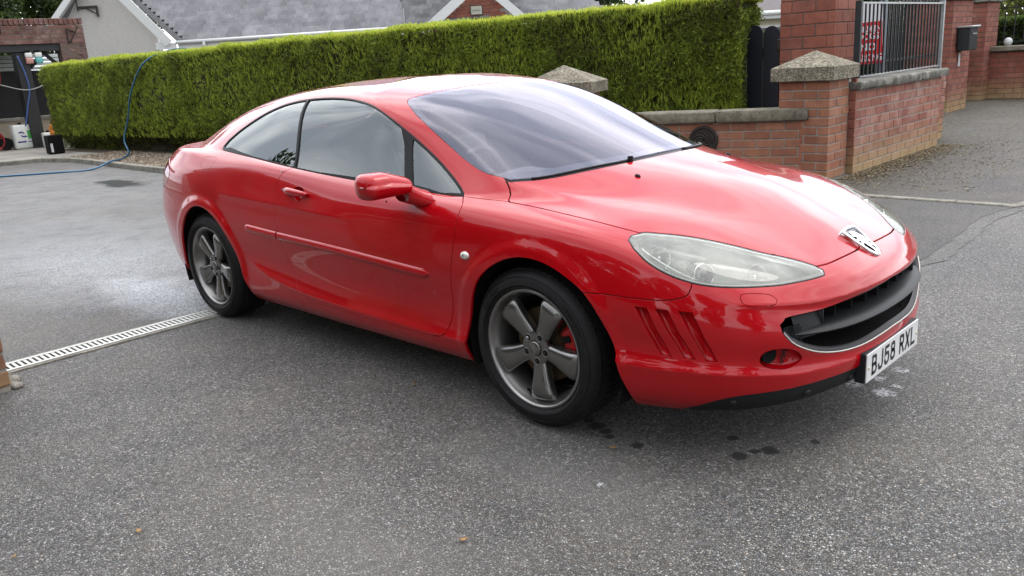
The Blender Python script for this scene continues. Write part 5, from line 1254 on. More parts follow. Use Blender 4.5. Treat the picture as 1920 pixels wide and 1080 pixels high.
# cast roundel on the wall
rd = empty('cast_roundel'); tag(rd, 'dark cast iron round plaque with relief fixed to the low orange wall', 'plaque')
cR = Vector((-1.50, 4.99, .46)); nR = Vector((-nin.x, -nin.y, 0)); cR = Vector((w0.x, w0.y, .44))+Vector((wd.x, wd.y, 0))*1.06+nR*.012
IRON = simple('cast_iron', (.035, .03, .026), .55, .4, bump=.4, bscale=60); Mr = frame(cR, (-wd.x, -wd.y, 0), nR)
m = MB(); m.grid([[Mr @ Vector((r*math.cos(a), r*math.sin(a), h)) for r, h in ((.165, -.01), (.165, .012), (.155, .022), (.14, .022), (.132, .010), (.001, .010))] for a in np.linspace(0, 2*math.pi, 41)[:-1]], closed_u=True); m.build('disc', IRON, rd, smooth=True, angle=35)
m = MB()
for k in range(7):
    a = k*.9; m.tube([Mr @ Vector(((.02+.1*t)*math.cos(a+2.2*t), (.02+.1*t)*math.sin(a+2.2*t), .014)) for t in np.linspace(0, 1, 9)], [.012*(1-.5*t) for t in np.linspace(0, 1, 9)], 6)
m.build('relief', IRON, rd, smooth=True)
# second gate pier, mostly behind the roof of the car
p2 = empty('brick_pier'); tag(p2, 'brick pier whose grey pyramid cap shows just above the car roof', 'pier')
c2 = Vector((-2.42, 4.24)); e1 = Vector((-.92, -.39)); e2 = Vector((-.39, .92)); c2 = c2+e1*.04; q = [c2+e1*.68, c2, c2+e2*.56, c2+e1*.68+e2*.56]
core(p2, [tuple(v) for v in q], -.02, zt-.004); lay(p2, tuple(q[0]), tuple(q[1]), zt-11*BH-.004, 11, BH, BL, B_ORANGE, D=.09); lay(p2, tuple(q[1]), tuple(q[2]), zt-11*BH-.004, 11, BH, BL, B_ORANGE, phase=.3, D=.09)
cc2 = (q[0]+q[2])/2; cap_stone(p2, Matrix.Translation((cc2.x, cc2.y, 0)) @ Matrix.Rotation(math.atan2(-e1.y, -e1.x), 4, 'Z'), .84, .72, zt, .12, .31)
# wing wall on the right
rw = empty('wing_wall'); tag(rw, 'weathered pink-red brick wing wall with blackened coping, moss along its foot', 'wall')
core(rw, [(-.20, 6.06), (-.20, 8.80), (-.52, 8.80), (-.52, 6.06)], -.02, .90)
lay(rw, (-.20, 6.05), (-.20, 8.80), .90-10*BH+.04, 9, BH, BL, B_PINK, D=.10) if False else lay(rw, (-.20, 6.05), (-.20, 8.80), .0, 9, .1, .285, B_PINK, D=.10)
lay(rw, (-.20, 8.80), (-.52, 8.80), .0, 9, .1, .285, B_PINK, D=.10, phase=.4)
for k, (a, b) in enumerate(((6.05, 6.98), (6.985, 7.93), (7.935, 8.90))):
    m = MB(); m.box((-.66, a, .905), (-.145, b, .995), bevel=.02, seg=2)
    for v in m.bm.verts: v.co += Vector((rnd.uniform(-.004, .004), rnd.uniform(-.004, .004), rnd.uniform(-.004, .004)))
    m.build('coping_stone', MOSSY, rw, smooth=True, angle=40)
m = MB(); m.box((-.262, 6.06, 0), (-.203, 6.10, 1.03)); m.build('end_bricks', B_PINK, rw)
# tall pier with bigger bricks
tp = empty('tall_brick_pier'); tag(tp, 'tall deep red brick pier rising out of frame behind the capped corner pier', 'pier')
core(tp, [(-1.37, 6.6), (-.70, 6.6), (-.70, 7.34), (-1.37, 7.34)], 0, 2.9, MORTARD)
lay(tp, (-1.37, 6.6), (-.70, 6.6), .0, 21, .137, .29, B_RED, mort=.012, D=.09); lay(tp, (-.70, 6.6), (-.70, 7.34), .0, 21, .137, .29, B_RED, mort=.012, D=.09, phase=.3)
m = MB(); m.box((-1.43, 6.54, 2.9), (-.64, 7.40, 3.05), bevel=.015); m.build('cap_stone', COP, tp)
# black boarded side gate
BLACKWOOD = simple('black_stained_timber', (.010, .012, .018), .55, var=.3, scale=6, bump=.3, bscale=40)
sg = empty('boarded_gate'); tag(sg, 'black round-topped timber gate boards squeezed between hedge and tall brick pier', 'gate')
for k, x in enumerate((-2.06, -1.84, -1.62)):
    xa, xb, zt_ = x, x+.205, 1.66+.02*(k % 2); P4 = [(xa, .05), (xb, .05), (xb, zt_-.10)]+[((xa+xb)/2+.1025*math.cos(t), zt_-.10+.10*math.sin(t)) for t in np.linspace(.15, math.pi-.15, 9)]+[(xa, zt_-.10)]
    m = MB(); m.prism(P4, .022, Matrix(((1, 0, 0, 0), (0, 0, -1, 6.70), (0, 1, 0, 0), (0, 0, 0, 1)))); m.build('board', BLACKWOOD, sg)
m = MB(); m.box((-2.1, 6.705, .4), (-1.41, 6.75, .5)); m.box((-2.1, 6.705, 1.3), (-1.41, 6.75, 1.4)); m.build('gate_rail', BLACKWOOD, sg)
m = MB(); m.box((-1.42, 6.62, 1.36), (-1.36, 6.70, 1.50), bevel=.01); m.build('latch', IRON, sg)
# railings above the wing wall
BLACKIRON = simple('black_painted_iron', (.022, .026, .028), .45, .3, var=.2); BLUESTEEL = simple('blue_grey_steel', (.12, .145, .17), .45, .4, var=.15); LSTEEL = simple('galvanised_post', (.36, .38, .38), .4, .5)
rl = empty('railing_panel'); tag(rl, 'black iron railing panel of close vertical bars standing behind the wing wall coping', 'railing')
ya, yb = 6.80, 9.56
core_w = empty('railing_base_wall'); tag(core_w, 'grey coped brick plinth carrying the close barred railing', 'wall'); core(core_w, [(-.66, 6.9), (-.42, 6.9), (-.42, 9.7), (-.66, 9.7)], 0, .90, MORTARD)
lay(core_w, (-.42, 8.82), (-.42, 9.7), 0, 9, .1, .285, B_PINK, D=.09)
m = MB(); m.box((-.67, 8.92, .902), (-.40, 9.72, .97), bevel=.012); m.build('coping_stone', COP, core_w)
m = MB(); m.box((-.52, ya, 1.005), (-.48, yb, 1.020)); m.build('bottom_rail', LSTEEL, rl); m = MB(); m.box((-.52, ya, 1.825), (-.48, yb, 1.845)); m.build('top_rail', LSTEEL, rl)
m = MB(); m.box((-.0085, -.0085, 0), (.0085, .0085, .81)); b0 = m.build('bar', BLACKIRON, rl); b0.location = (-.5, ya+.05, 1.018)
n_b = 24
for k in range(1, n_b): o = b0.copy(); C.objects.link(o); o.location.y = ya+.05+k*(yb-ya-.1)/(n_b-1)
m = MB(); m.box((-.53, yb, .96), (-.47, yb+.05, 1.87)); m.build('end_post', LSTEEL, rl); m = MB(); m.box((-.535, ya-.05, .98), (-.465, ya, 1.86)); m.build('end_post', BLACKIRON, rl)
gl = empty('gate_leaf'); tag(gl, 'dark steel driveway gate leaf folded back behind the railing panel', 'gate')
m = MB(); m.box((-1.62, 9.75, .30), (-1.58, 13.2, .34)); m.box((-1.62, 9.75, 1.06), (-1.58, 13.2, 1.10)); m.box((-1.62, 9.75, 2.0), (-1.58, 13.2, 2.05)); m.build('gate_frame', BLACKIRON, gl)
m = MB(); m.box((-.009, -.009, 0), (.009, .009, 1.75)); b1 = m.build('bar', BLACKIRON, gl); b1.location = (-1.6, 9.9, .3)
for k in range(1, 22): o = b1.copy(); C.objects.link(o); o.location.y = 9.9+k*.155
m = MB(); m.box((-1.66, 10.35, 0), (-1.56, 10.47, 2.2)); m.build('gate_post', BLUESTEEL, gl)
# warning sign
sg2 = empty('warning_sign'); tag(sg2, 'red and white warning board seen through the railing bars', 'sign')
REDS = simple('sign_red', (.52, .012, .02), .4, var=.05); WHT = simple('sign_white', (.70, .71, .73), .4, var=.04)
Ms = Matrix.Translation((-1.36, 9.42, 0)) @ Matrix.Rotation(R(12), 4, 'Z') @ Matrix.Rotation(R(-2.5), 4, 'Y')
m = MB(); m.box((-.19, .0, 1.08), (.19, .012, 1.92), Ms); m.build('board', WHT, sg2); m = MB(); m.box((-.19, -.004, 1.08), (.19, -.0005, 1.66), Ms); m.build('red_field', REDS, sg2)
def sign_text(body, z, size, sx=1.):
    Mt = Ms @ Matrix.Translation((0, -.006, z)) @ Matrix.Rotation(R(90), 4, 'X'); return text_mesh('lettering', body, size, Mt, WHT, sg2, sx=sx, depth=.001, bold=.003)
sign_text('CHILDREN', 1.56, .115, .62); sign_text('DOGS', 1.46, .125, .85); sign_text('NO', 1.31, .14, .95); sign_text('PARKING', 1.16, .135, .66)
# far pier with letterbox, gate post, third pier, far wall and railing
fp_ = empty('brick_pier'); tag(fp_, 'dark red brick gate pier carrying the black letterbox', 'pier')
core(fp_, [(-2.45, 13.74), (-1.62, 13.74), (-1.62, 14.85), (-2.45, 14.85)], 0, 2.0, MORTARD)
lay(fp_, (-2.45, 13.74), (-1.62, 13.74), 0, 20, .1, .30, B_FAR, D=.09, mort=.012); lay(fp_, (-1.62, 13.74), (-1.62, 14.85), 0, 20, .1, .30, B_FAR, D=.09, mort=.012, phase=.3)
m = MB(); m.box((-2.52, 13.68, 2.0), (-1.56, 14.92, 2.10), bevel=.015); m.build('cap_stone', MOSSY, fp_)
lb = empty('letterbox', (0, 0, 0)); tag(lb, 'black metal letterbox with a pale lid fixed to the brick gate pier', 'letterbox')
m = MB(); m.box((-1.60, 13.98, 1.10), (-1.38, 14.42, 1.50), bevel=.012); m.build('box', BLACKIRON, lb); m = MB(); m.box((-1.62, 13.96, 1.503), (-1.34, 14.44, 1.54), Matrix.Translation((0, 0, 0)), bevel=.01); m.build('lid', LSTEEL, lb)
m = MB(); m.box((-1.372, 14.08, 1.38), (-1.366, 14.32, 1.41)); m.build('slot_flap', LSTEEL, lb)
nb = MB(); nb.box((-1.612, 14.16, .82), (-1.60, 14.24, 1.06)); tag(nb.build('notice', WHT), 'small white upright notice on the pier below the letterbox', 'sign')
gp2 = empty('gate_post'); tag(gp2, 'blue-grey steel gate post with hinges standing between the two far brick piers', 'post')
m = MB(); m.box((-2.02, 15.5, 0), (-1.90, 15.62, 1.98), bevel=.006); m.build('post', BLUESTEEL, gp2)
for z in (1.1, 1.85): m = MB(); m.box((-1.98, 15.38, z), (-1.90, 15.5, z+.05)); m.cyl((-1.88, 15.42, z-.04), (-1.88, 15.42, z+.1), .035, n=12); m.build('hinge', LSTEEL, gp2)
for k in range(4):
    m = MB(); m.box((-2.05, 15.02+k*.11, .05), (-2.02, 15.05+k*.11, 1.2)); m.build('gate_bar', BLACKIRON, gp2)
tpz = empty('brick_pier'); tag(tpz, 'dark red brick pier joining the far wall beside the steel gate post', 'pier')
core(tpz, [(-2.85, 16.84), (-1.91, 16.84), (-1.91, 17.7), (-2.85, 17.7)], 0, 2.0, MORTARD)
lay(tpz, (-2.85, 16.84), (-1.91, 16.84), 0, 20, .1, .30, B_FAR, D=.09, mort=.012); lay(tpz, (-1.91, 16.84), (-1.91, 17.7), 0, 20, .1, .30, B_FAR, D=.09, mort=.012, phase=.4)
m = MB(); m.box((-2.92, 16.78, 2.0), (-1.85, 17.76, 2.10), bevel=.015); m.build('cap_stone', MOSSY, tpz)
fw = empty('far_wall'); tag(fw, 'long dark red brick wall with pale coping under open railings at the end of the yard', 'wall')
core(fw, [(-1.91, 17.3), (5, 17.75), (5, 18.1), (-1.91, 17.65)], 0, .98, MORTARD)
lay(fw, (-1.91, 17.3), (3.2, 17.633), 0, 9, .107, .33, B_FAR, D=.09, mort=.011)
for k in range(6): m = MB(); m.box((-1.95+k*1.15, 17.22+k*.075, .985), (-.805+k*1.15, 17.72+k*.075, 1.085), bevel=.012); m.build('coping_stone', COP, fw)
fr = empty('far_railing'); tag(fr, 'thin grey-green open railing along the top of the far wall', 'railing')
m = MB(); m.box((-1.86, 17.44, 1.16), (4.8, 17.47, 1.18)); m.build('bottom_rail', BLACKIRON, fr); m = MB(); m.box((-1.86, 17.44, 1.85), (4.8, 17.47, 1.87)); m.build('top_rail', BLACKIRON, fr)
m = MB(); m.cyl((0, 0, 1.16), (0, 0, 1.93), .009, n=8); b2 = m.build('bar', BLACKIRON, fr); b2.location = (-1.72, 17.455, 0)
for k in range(1, 36): o = b2.copy(); C.objects.link(o); o.location.x = -1.72+k*.185
wl_ = MB(); wl_.sph((-1.62, 17.42, 1.17), .085, (1, 1, 1), 16); wl_.cyl((-1.62, 17.42, 1.085), (-1.62, 17.42, 1.12), .05, n=14); tag(wl_.build('globe_light', simple('frosted_globe', (.55, .57, .58), .3), smooth=True), 'small grey globe lamp on the coping by the far pier', 'lamp')
# near pier at the left edge of the frame
np_ = empty('brick_pier'); tag(np_, 'rust coloured brick pier with a crumbling foot at the near end of the drain', 'pier')
cx_, cy_ = -1.09, -2.16
core(np_, [(cx_-.46, cy_-.46), (cx_, cy_-.46), (cx_, cy_), (cx_-.46, cy_)], 0, 1.0, MORTAR)
B_NEAR = brick_mat('near_orange_brick', [(.24, .115, .065), (.28, .14, .08), (.21, .095, .055)], .8, .25, .16)
lay(np_, (cx_-.46, cy_-.46), (cx_, cy_-.46), .03, 11, .0885, .23, B_NEAR, D=.09, rough=.003, phase=.2); lay(np_, (cx_-.46, cy_), (cx_-.46, cy_-.46), .03, 11, .0885, .23, B_NEAR, D=.09, rough=.003, phase=.1); lay(np_, (cx_, cy_-.46), (cx_, cy_), .03, 11, .0885, .23, B_NEAR, D=.09, rough=.003); lay(np_, (cx_, cy_), (cx_-.46, cy_), .03, 11, .0885, .23, B_NEAR, D=.09, rough=.003, phase=.4)
m = MB()
for k in range(16):
    a = rnd.uniform(0, 1); x, y = (cx_+rnd.uniform(-.02, .05), cy_-.46*a) if k % 2 else (cx_-.46*a, cy_+rnd.uniform(-.02, .05)); m.sph((x, y, .012), rnd.uniform(.02, .05), (1, 1, .55), 6)
tag(m.build('crumbled_mortar', CONC, np_), kind='stuff')
m = MB(); m.box((cx_-.5, cy_-.5, 1.0), (cx_+.04, cy_+.04, 1.08), bevel=.01); m.build('cap_stone', AGG, np_)
# ================================================================== planting
def leaf_cloud(P, D, length, width, tone, fan=3, spread=.5, seed=1):
    """P base points, D directions (n,3): each spray is a fan of thin kite-shaped blades. returns V, F, tone per face"""
    r = np.random.default_rng(seed); n = len(P); Vs, Fs, Ts = [], [], []
    for k in range(fan):
        d = D+r.normal(0, spread, (n, 3)); d /= np.linalg.norm(d, axis=1)[:, None]
        s = np.cross(d, r.normal(0, 1, (n, 3))); s /= np.linalg.norm(s, axis=1)[:, None]+1e-9
        L = (length*r.uniform(.6, 1.3, n))[:, None]; W = (width*r.uniform(.7, 1.3, n))[:, None]
        base = P; a = base+d*L*.45+s*W; b = base+d*L; c = base+d*L*.45-s*W
        V = np.stack([base, a, b, c], 1).reshape(-1, 3); Vs.append(V); Ts.append(np.clip(tone+r.normal(0, .10, n), 0, 1))
    V = np.concatenate(Vs); F = np.arange(len(V)).reshape(-1, 4); return V, F, np.concatenate(Ts)
def foliage_obj(name, V, F, T, mat, parent=None):
    me = fast_mesh(name, V, F, 4); at = me.attributes.new('tone', 'FLOAT', 'FACE'); at.data.foreach_set('value', T.astype(np.float32)); return link(name, me, mat, parent)
def leaf_mat(name, stops, trans=.3, rough=.5):
    s = NT(name); a = s.n('ShaderNodeAttribute', attribute_name='tone'); c = s.ramp(a.outputs['Fac'], stops)
    p = s.n('ShaderNodeBsdfPrincipled', i_Roughness=rough); s.l(c, p.inputs['Base Color']); t = s.n('ShaderNodeBsdfTranslucent'); s.l(c, t.inputs[0])
    m = s.n('ShaderNodeMixShader', i_0=trans); s.l(p.outputs[0], m.inputs[1]); s.l(t.outputs[0], m.inputs[2]); s.l(m.outputs[0], s.o.inputs[0]); return s.m
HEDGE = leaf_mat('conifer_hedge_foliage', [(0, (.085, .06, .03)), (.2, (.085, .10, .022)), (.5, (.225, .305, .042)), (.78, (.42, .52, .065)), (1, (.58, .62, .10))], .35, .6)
HCORE = simple('hedge_twigs', (.018, .017, .009), .9, var=.4, scale=12)
hedge = empty('conifer_hedge'); tag(hedge, 'long clipped bright green conifer hedge running behind the car from the carport to the gate', 'hedge')
HP = np.array([(-18.85, 3.88), (-13.3, 4.25), (-8, 5.0), (-4.5, 5.7), (-1.71, 6.28)])
def hedge_part(HP, thick, zt, dens, seed, zb=.04, topd=1.4):
    r = np.random.default_rng(seed); Ps, Ds, Ts = [], [], []; seg = np.linalg.norm(np.diff(HP, axis=0), axis=1); tot = seg.sum()
    def at(s):
        i = np.clip(np.searchsorted(np.cumsum(seg), s), 0, len(seg)-1); s0 = np.concatenate([[0], np.cumsum(seg)])[i]; f = ((s-s0)/seg[i])[:, None]
        p = HP[i]*(1-f)+HP[i+1]*f; d = (HP[i+1]-HP[i])/seg[i][:, None]; return p, d
    lat = r.random((97, 97))
    def vn(a, b):      # smooth value noise from a random lattice
        i, j = np.floor(a).astype(int), np.floor(b).astype(int); u, v = a-i, b-j; u = u*u*(3-2*u); v = v*v*(3-2*v); i %= 96; j %= 96
        return lat[i, j]*(1-u)*(1-v)+lat[i+1, j]*u*(1-v)+lat[i, j+1]*(1-u)*v+lat[i+1, j+1]*u*v-.5
    def bulge(s, z): return .13*vn(s*1.3+7, z*1.7+3)+.08*vn(s*3.1, z*3.4+9)+.05*vn(s*7.3+5, z*7.9)
    # front face, denser nearer the camera end
    n = int(tot*(zt-zb)*dens); s = tot*(1-r.random(n)**1.25); z = zb+(zt-zb)*r.random(n); p, d = at(s); nf = np.stack([d[:, 1], -d[:, 0]], 1)
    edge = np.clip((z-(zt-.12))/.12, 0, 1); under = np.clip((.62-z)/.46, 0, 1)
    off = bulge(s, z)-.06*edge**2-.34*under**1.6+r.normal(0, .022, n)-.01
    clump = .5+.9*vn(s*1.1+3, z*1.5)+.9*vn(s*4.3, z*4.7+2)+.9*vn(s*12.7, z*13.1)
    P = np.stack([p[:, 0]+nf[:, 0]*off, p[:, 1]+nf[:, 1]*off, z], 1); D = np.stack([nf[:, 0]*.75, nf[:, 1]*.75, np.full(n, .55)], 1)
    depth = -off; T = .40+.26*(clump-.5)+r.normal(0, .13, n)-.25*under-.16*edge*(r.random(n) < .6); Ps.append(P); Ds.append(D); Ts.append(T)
    # top
    n = int(tot*thick*dens*topd); s = tot*(1-r.random(n)**1.25); w_ = r.random(n)*thick; p, d = at(s); nf = np.stack([d[:, 1], -d[:, 0]], 1)
    zz = zt+.09*vn(s*.9+2, w_*1.2)+.07*vn(s*3.7, w_*4)+.04*vn(s*9, w_*9)-.06*np.clip(1-w_/.1, 0, 1)+r.normal(0, .015, n)
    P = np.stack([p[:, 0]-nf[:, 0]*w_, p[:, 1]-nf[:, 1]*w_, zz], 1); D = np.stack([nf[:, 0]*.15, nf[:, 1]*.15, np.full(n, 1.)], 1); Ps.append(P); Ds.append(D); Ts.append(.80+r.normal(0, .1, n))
    # right-hand end
    n = int(thick*(zt-zb)*dens*1.2); z = zb+(zt-zb)*r.random(n); w_ = r.random(n)*thick; d = (HP[-1]-HP[-2])/seg[-1]; nf = np.array([d[1], -d[0]]); off = bulge(w_*1.7+9, z)-.06+r.normal(0, .02, n)-.08*np.clip(1-w_/.12, 0, 1)-.1*np.clip((z-(zt-.15))/.15, 0, 1)
    P = np.stack([HP[-1][0]-nf[0]*w_+d[0]*off, HP[-1][1]-nf[1]*w_+d[1]*off, z], 1); D = np.stack([np.full(n, d[0]*.8), np.full(n, d[1]*.8), np.full(n, .55)], 1); Ps.append(P); Ds.append(D); Ts.append(.40+r.normal(0, .09, n))
    d = -(HP[1]-HP[0])/seg[0]; n2_ = n; w_ = r.random(n2_)*thick; nf = np.array([-d[1], d[0]]); P = np.stack([HP[0][0]-nf[0]*w_+d[0]*.0, HP[0][1]-nf[1]*w_, z], 1); Ps.append(P); Ds.append(np.stack([np.full(n2_, d[0]*.8), np.full(n2_, d[1]*.8), np.full(n2_, .5)], 1)); Ts.append(.42+r.normal(0, .09, n2_))
    return np.concatenate(Ps), np.concatenate(Ds), np.concatenate(Ts), at, tot
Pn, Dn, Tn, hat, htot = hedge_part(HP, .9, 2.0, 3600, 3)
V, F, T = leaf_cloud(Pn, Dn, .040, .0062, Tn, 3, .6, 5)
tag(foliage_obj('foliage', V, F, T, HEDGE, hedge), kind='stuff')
# longer young shoots
r = np.random.default_rng(9); n = 15000; s = htot*(1-r.random(n)**1.3); p, d = hat(s); nf = np.stack([d[:, 1], -d[:, 0]], 1); top_ = r.random(n) < .22
z = np.where(top_, 1.97, .35+1.6*r.random(n)); off = np.where(top_, -.45*r.random(n)**1.5, .0)
P = np.stack([p[:, 0]+nf[:, 0]*off, p[:, 1]+nf[:, 1]*off, z], 1); D = np.stack([nf[:, 0]*.35+d[:, 0]*.2, nf[:, 1]*.35+d[:, 1]*.2, np.full(n, 1.)], 1)
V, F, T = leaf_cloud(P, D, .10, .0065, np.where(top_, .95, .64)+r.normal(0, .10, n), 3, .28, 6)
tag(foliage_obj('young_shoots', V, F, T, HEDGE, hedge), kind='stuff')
m = MB(); nn = []
for i, pnt in enumerate(HP):
    d = HP[min(i+1, len(HP)-1)]-HP[max(i-1, 0)]; d = d/np.linalg.norm(d); nn.append(np.array([d[1], -d[0]]))
rows = []
for pnt, n_ in zip(HP+np.array([[.06, 0], [0, 0], [0, 0], [0, 0], [-.07, 0]]), nn):
    a = pnt-n_*.07; b = pnt-n_*.85; l_ = pnt-n_*.38; rows.append([(l_[0], l_[1], 0), (l_[0], l_[1], .3), (a[0], a[1], .66), (a[0]*.5+pnt[0]*.5, a[1]*.5+pnt[1]*.5, 1.2), (a[0], a[1], 1.93), (b[0], b[1], 1.94), (b[0], b[1], 0)])
m.grid(rows); m.bm.faces.new([m.bm.verts.new(x) for x in rows[0]]); m.bm.faces.new([m.bm.verts.new(x) for x in rows[-1]][::-1]); m.build('twig_core', HCORE, hedge)
# gravel bed at the hedge's foot
bed = sheet('planting_bed', [(-15.7, 2.95), (-13.0, 2.92), (-10.4, 2.84), (-7.5, 2.90), (-5.5, 3.01), (-3.3, 3.35), (-2.7, 4.1), (-2.9, 4.9), (-1.2, 6.0), (-1.2, 7.4), (-5, 7), (-18.5, 5), (-18.9, 3.8), (-16, 3.9)], .035, simple('bark_soil', (.075, .055, .035), .95, var=.5, scale=9, bump=.6, bscale=50)); tag(bed, kind='structure')
r = np.random.default_rng(21); n = 9000; xs = r.uniform(-16, -6, n); ys = 2.95+r.random(n)*1.35+np.clip((xs+13)*.09, 0, 1); zc = np.full(n, .04); sz = r.uniform(.012, .032, n)
ang = r.uniform(0, 6.28, n); V = []
octv = np.array([(1, 0, 0), (0, 1, 0), (-1, 0, 0), (0, -1, 0), (0, 0, .7), (0, 0, -.3)]); octf = np.array([(0, 1, 4), (1, 2, 4), (2, 3, 4), (3, 0, 4)])
base = octv[None]*sz[:, None, None]*r.uniform(.6, 1.4, (n, 1, 3)); ca, sa = np.cos(ang)[:, None], np.sin(ang)[:, None]
bx = base[..., 0]*ca-base[..., 1]*sa; by = base[..., 0]*sa+base[..., 1]*ca; V = np.stack([bx+xs[:, None], by+ys[:, None], base[..., 2]+zc[:, None]], -1).reshape(-1, 3); F = (octf[None]+6*np.arange(n)[:, None, None]).reshape(-1, 3)
me = fast_mesh('bark_chips', V, F, 3); at = me.attributes.new('tone', 'FLOAT', 'FACE'); at.data.foreach_set('value', np.repeat(r.random(n), 4).astype(np.float32))
tag(link('bark_chips', me, leaf_mat('bark_chip', [(0, (.06, .04, .025)), (.5, (.16, .12, .08)), (1, (.34, .29, .22))], 0, .9)), kind='stuff')
tag(foliage_obj('leaf_litter', *LITTER, leaf_mat('litter', [(0, (.05, .03, .015)), (.5, (.14, .10, .05)), (1, (.30, .26, .16))], 0, .9)), 'brown leaf litter and grit lying along the foot of the brick walls', 'leaf litter', kind='stuff')
DARKLEAF = leaf_mat('dark_leaves', [(0, (.015, .028, .008)), (.4, (.035, .065, .014)), (.7, (.07, .115, .022)), (1, (.14, .19, .035))], .3, .5)
YELLOWLEAF = leaf_mat('yellow_green_leaves', [(0, (.05, .07, .015)), (.4, (.12, .15, .03)), (.7, (.26, .28, .05)), (1, (.40, .40, .08))], .35, .5)
BARK = simple('bark', (.07, .055, .04), .9, var=.3, bump=.5, bscale=30)
def tree(name, x, y, h, rad, n, mat, label, leaf=.10, seed=1, group=None, zlo=.25, cat='tree'):
    t = empty(name, (x, y, 0)); tag(t, label, cat, group); r = np.random.default_rng(seed)
    m = MB(); m.tube([(0, 0, 0), (.05, .03, h*.3), (-.04, .06, h*.62), (0, 0, h*.85)], [rad*.075+.05, rad*.06+.03, .05, .02], 8)
    for k in range(7):
        a = k*2.4; z0 = h*(.28+.07*k); m.tube([(0, 0, z0), (rad*.4*math.cos(a), rad*.4*math.sin(a), z0+h*.10), (rad*.75*math.cos(a), rad*.75*math.sin(a), z0+h*.16)], [.06, .035, .012], 6)
    m.build('trunk', BARK, t, smooth=True)
    nc = 34; cz = h*(zlo+(1-zlo)*r.random(nc)**.9); prof = np.sqrt(np.clip(1-((cz/h-(zlo+1)/2)/((1-zlo)/2*1.05))**2, .05, 1)); ca = r.uniform(0, 6.28, nc); cr = rad*prof*np.sqrt(r.random(nc))*.85
    cx, cy = cr*np.cos(ca), cr*np.sin(ca); rr = rad*r.uniform(.22, .42, nc)
    k = r.integers(0, nc, n); u = r.normal(0, 1, (n, 3)); u /= np.linalg.norm(u, axis=1)[:, None]; q = rr[k]*r.uniform(.55, 1.05, n)**.5
    P = np.stack([cx[k], cy[k], cz[k]], 1)+u*q[:, None]*np.array([1, 1, .8]); T = .42+.22*u[:, 2]*0+r.normal(0, .16, n)+(r.random(nc)*.3-.15)[k]
    V, F, T = leaf_cloud(P, u+np.array([0, 0, .3]), leaf, leaf*.32, T, 2, .7, seed+1); tag(foliage_obj('crown', V, F, T, mat, t), kind=None); return t
tree('leafy_tree', -47.5, 8.6, 11, 5.2, 14000, DARKLEAF, 'tall dark green tree behind the carport at the left edge', .26, 31)
tree('leafy_tree', -44.5, 15.5, 10.5, 4.6, 14000, DARKLEAF, 'dark green tree rising beside the white gable', .26, 33)
tree('leafy_tree', -39, 7.6, 6.2, 2.6, 9000, YELLOWLEAF if False else DARKLEAF, 'lighter shrubby tree just above the carport brickwork', .2, 35)
tree('leafy_tree', -27, 35, 6.2, 3.2, 8000, DARKLEAF, 'green tree top beyond the right end of the slate roofs', .22, 37)
tree('leafy_tree', -3.2, 25.5, 3.6, 2.3, 9000, YELLOWLEAF, 'yellow-green tree above the far wall at the right edge', .13, 39)
tree('leafy_tree', 2.5, 27.5, 4.2, 2.6, 8000, YELLOWLEAF, 'second yellow-green tree beyond the far wall', .13, 40)
tree('leafy_tree', -5.6, 18.6, 3.4, 1.7, 8000, DARKLEAF, 'dark bushy tree behind the steel gate', .12, 41)
def small_hedge(name, HPs, thick, zt, dens, label, mat, seed, tone=0., leaf=.05):
    h = empty(name); tag(h, label, 'hedge'); Pq, Dq, Tq, _, _ = hedge_part(np.array(HPs, float), thick, zt, dens, seed, .02); V, F, T = leaf_cloud(Pq, Dq, leaf, leaf*.35, Tq+tone, 3, .6, seed); tag(foliage_obj('foliage', V, F, T, mat, h), kind='stuff')
    A_, B_ = np.array(HPs[0], float), np.array(HPs[-1], float); d = (B_-A_)/np.linalg.norm(B_-A_); nv = np.array([d[1], -d[0]]); q = [A_+d*.1-nv*.1, B_-d*.1-nv*.1, B_-d*.1-nv*(thick-.05), A_+d*.1-nv*(thick-.05)]
    m = MB(); m.prism([tuple(x) for x in q], zt-.12, Matrix.Translation((0, 0, .0))); m.build('twig_core', HCORE, h); return h
small_hedge('laurel_hedge', [(-2.6, 18.6), (6, 19.2)], .9, 1.62, 700, 'dark green hedge behind the open railing of the far wall', DARKLEAF, 51, .0, .07)
small_hedge('laurel_hedge', [(-7.5, 12.8), (-2.4, 16.4)], .8, 1.62, 900, 'dark hedge seen between the bars behind the steel gate', DARKLEAF, 52, -.05, .06)
# ================================================================== slate-roofed bungalow beyond the hedge
bung = empty('white_bungalow'); tag(bung, 'white rendered bungalow with grey slate roofs and a brick porch gable beyond the hedge', 'house')
def V3(*a): return Vector(a)
Q0, Q1, QA = V3(-22.48, 9.03, 2.66), V3(-17.50, 13.98, 2.66), V3(-25.74, 8.61, 4.80)
SLATE = NT('grey_slate'); oi = SLATE.n('ShaderNodeObjectInfo'); c_ = SLATE.ramp(oi.outputs['Random'], [(0, (.105, .105, .115)), (.5, (.135, .135, .147)), (1, (.165, .165, .178))])
P_ = SLATE.coord('World'); c_ = SLATE.mixc(1, c_, SLATE.ramp(SLATE.noise(2.2, 6, .7, vec=P_), [(.35, (.6, .6, .62)), (.65, (1.25, 1.25, 1.25))]), 'MULTIPLY'); SLATE.bsdf(c_, .38, 0, SLATE.bump(SLATE.noise(40, 4, .7, vec=P_), .3, .006)); SLATE = SLATE.m
SLATED = NT('dark_streaked_slate'); oi = SLATED.n('ShaderNodeObjectInfo'); c_ = SLATED.ramp(oi.outputs['Random'], [(0, (.045, .045, .048)), (.5, (.075, .075, .08)), (1, (.13, .13, .135))])
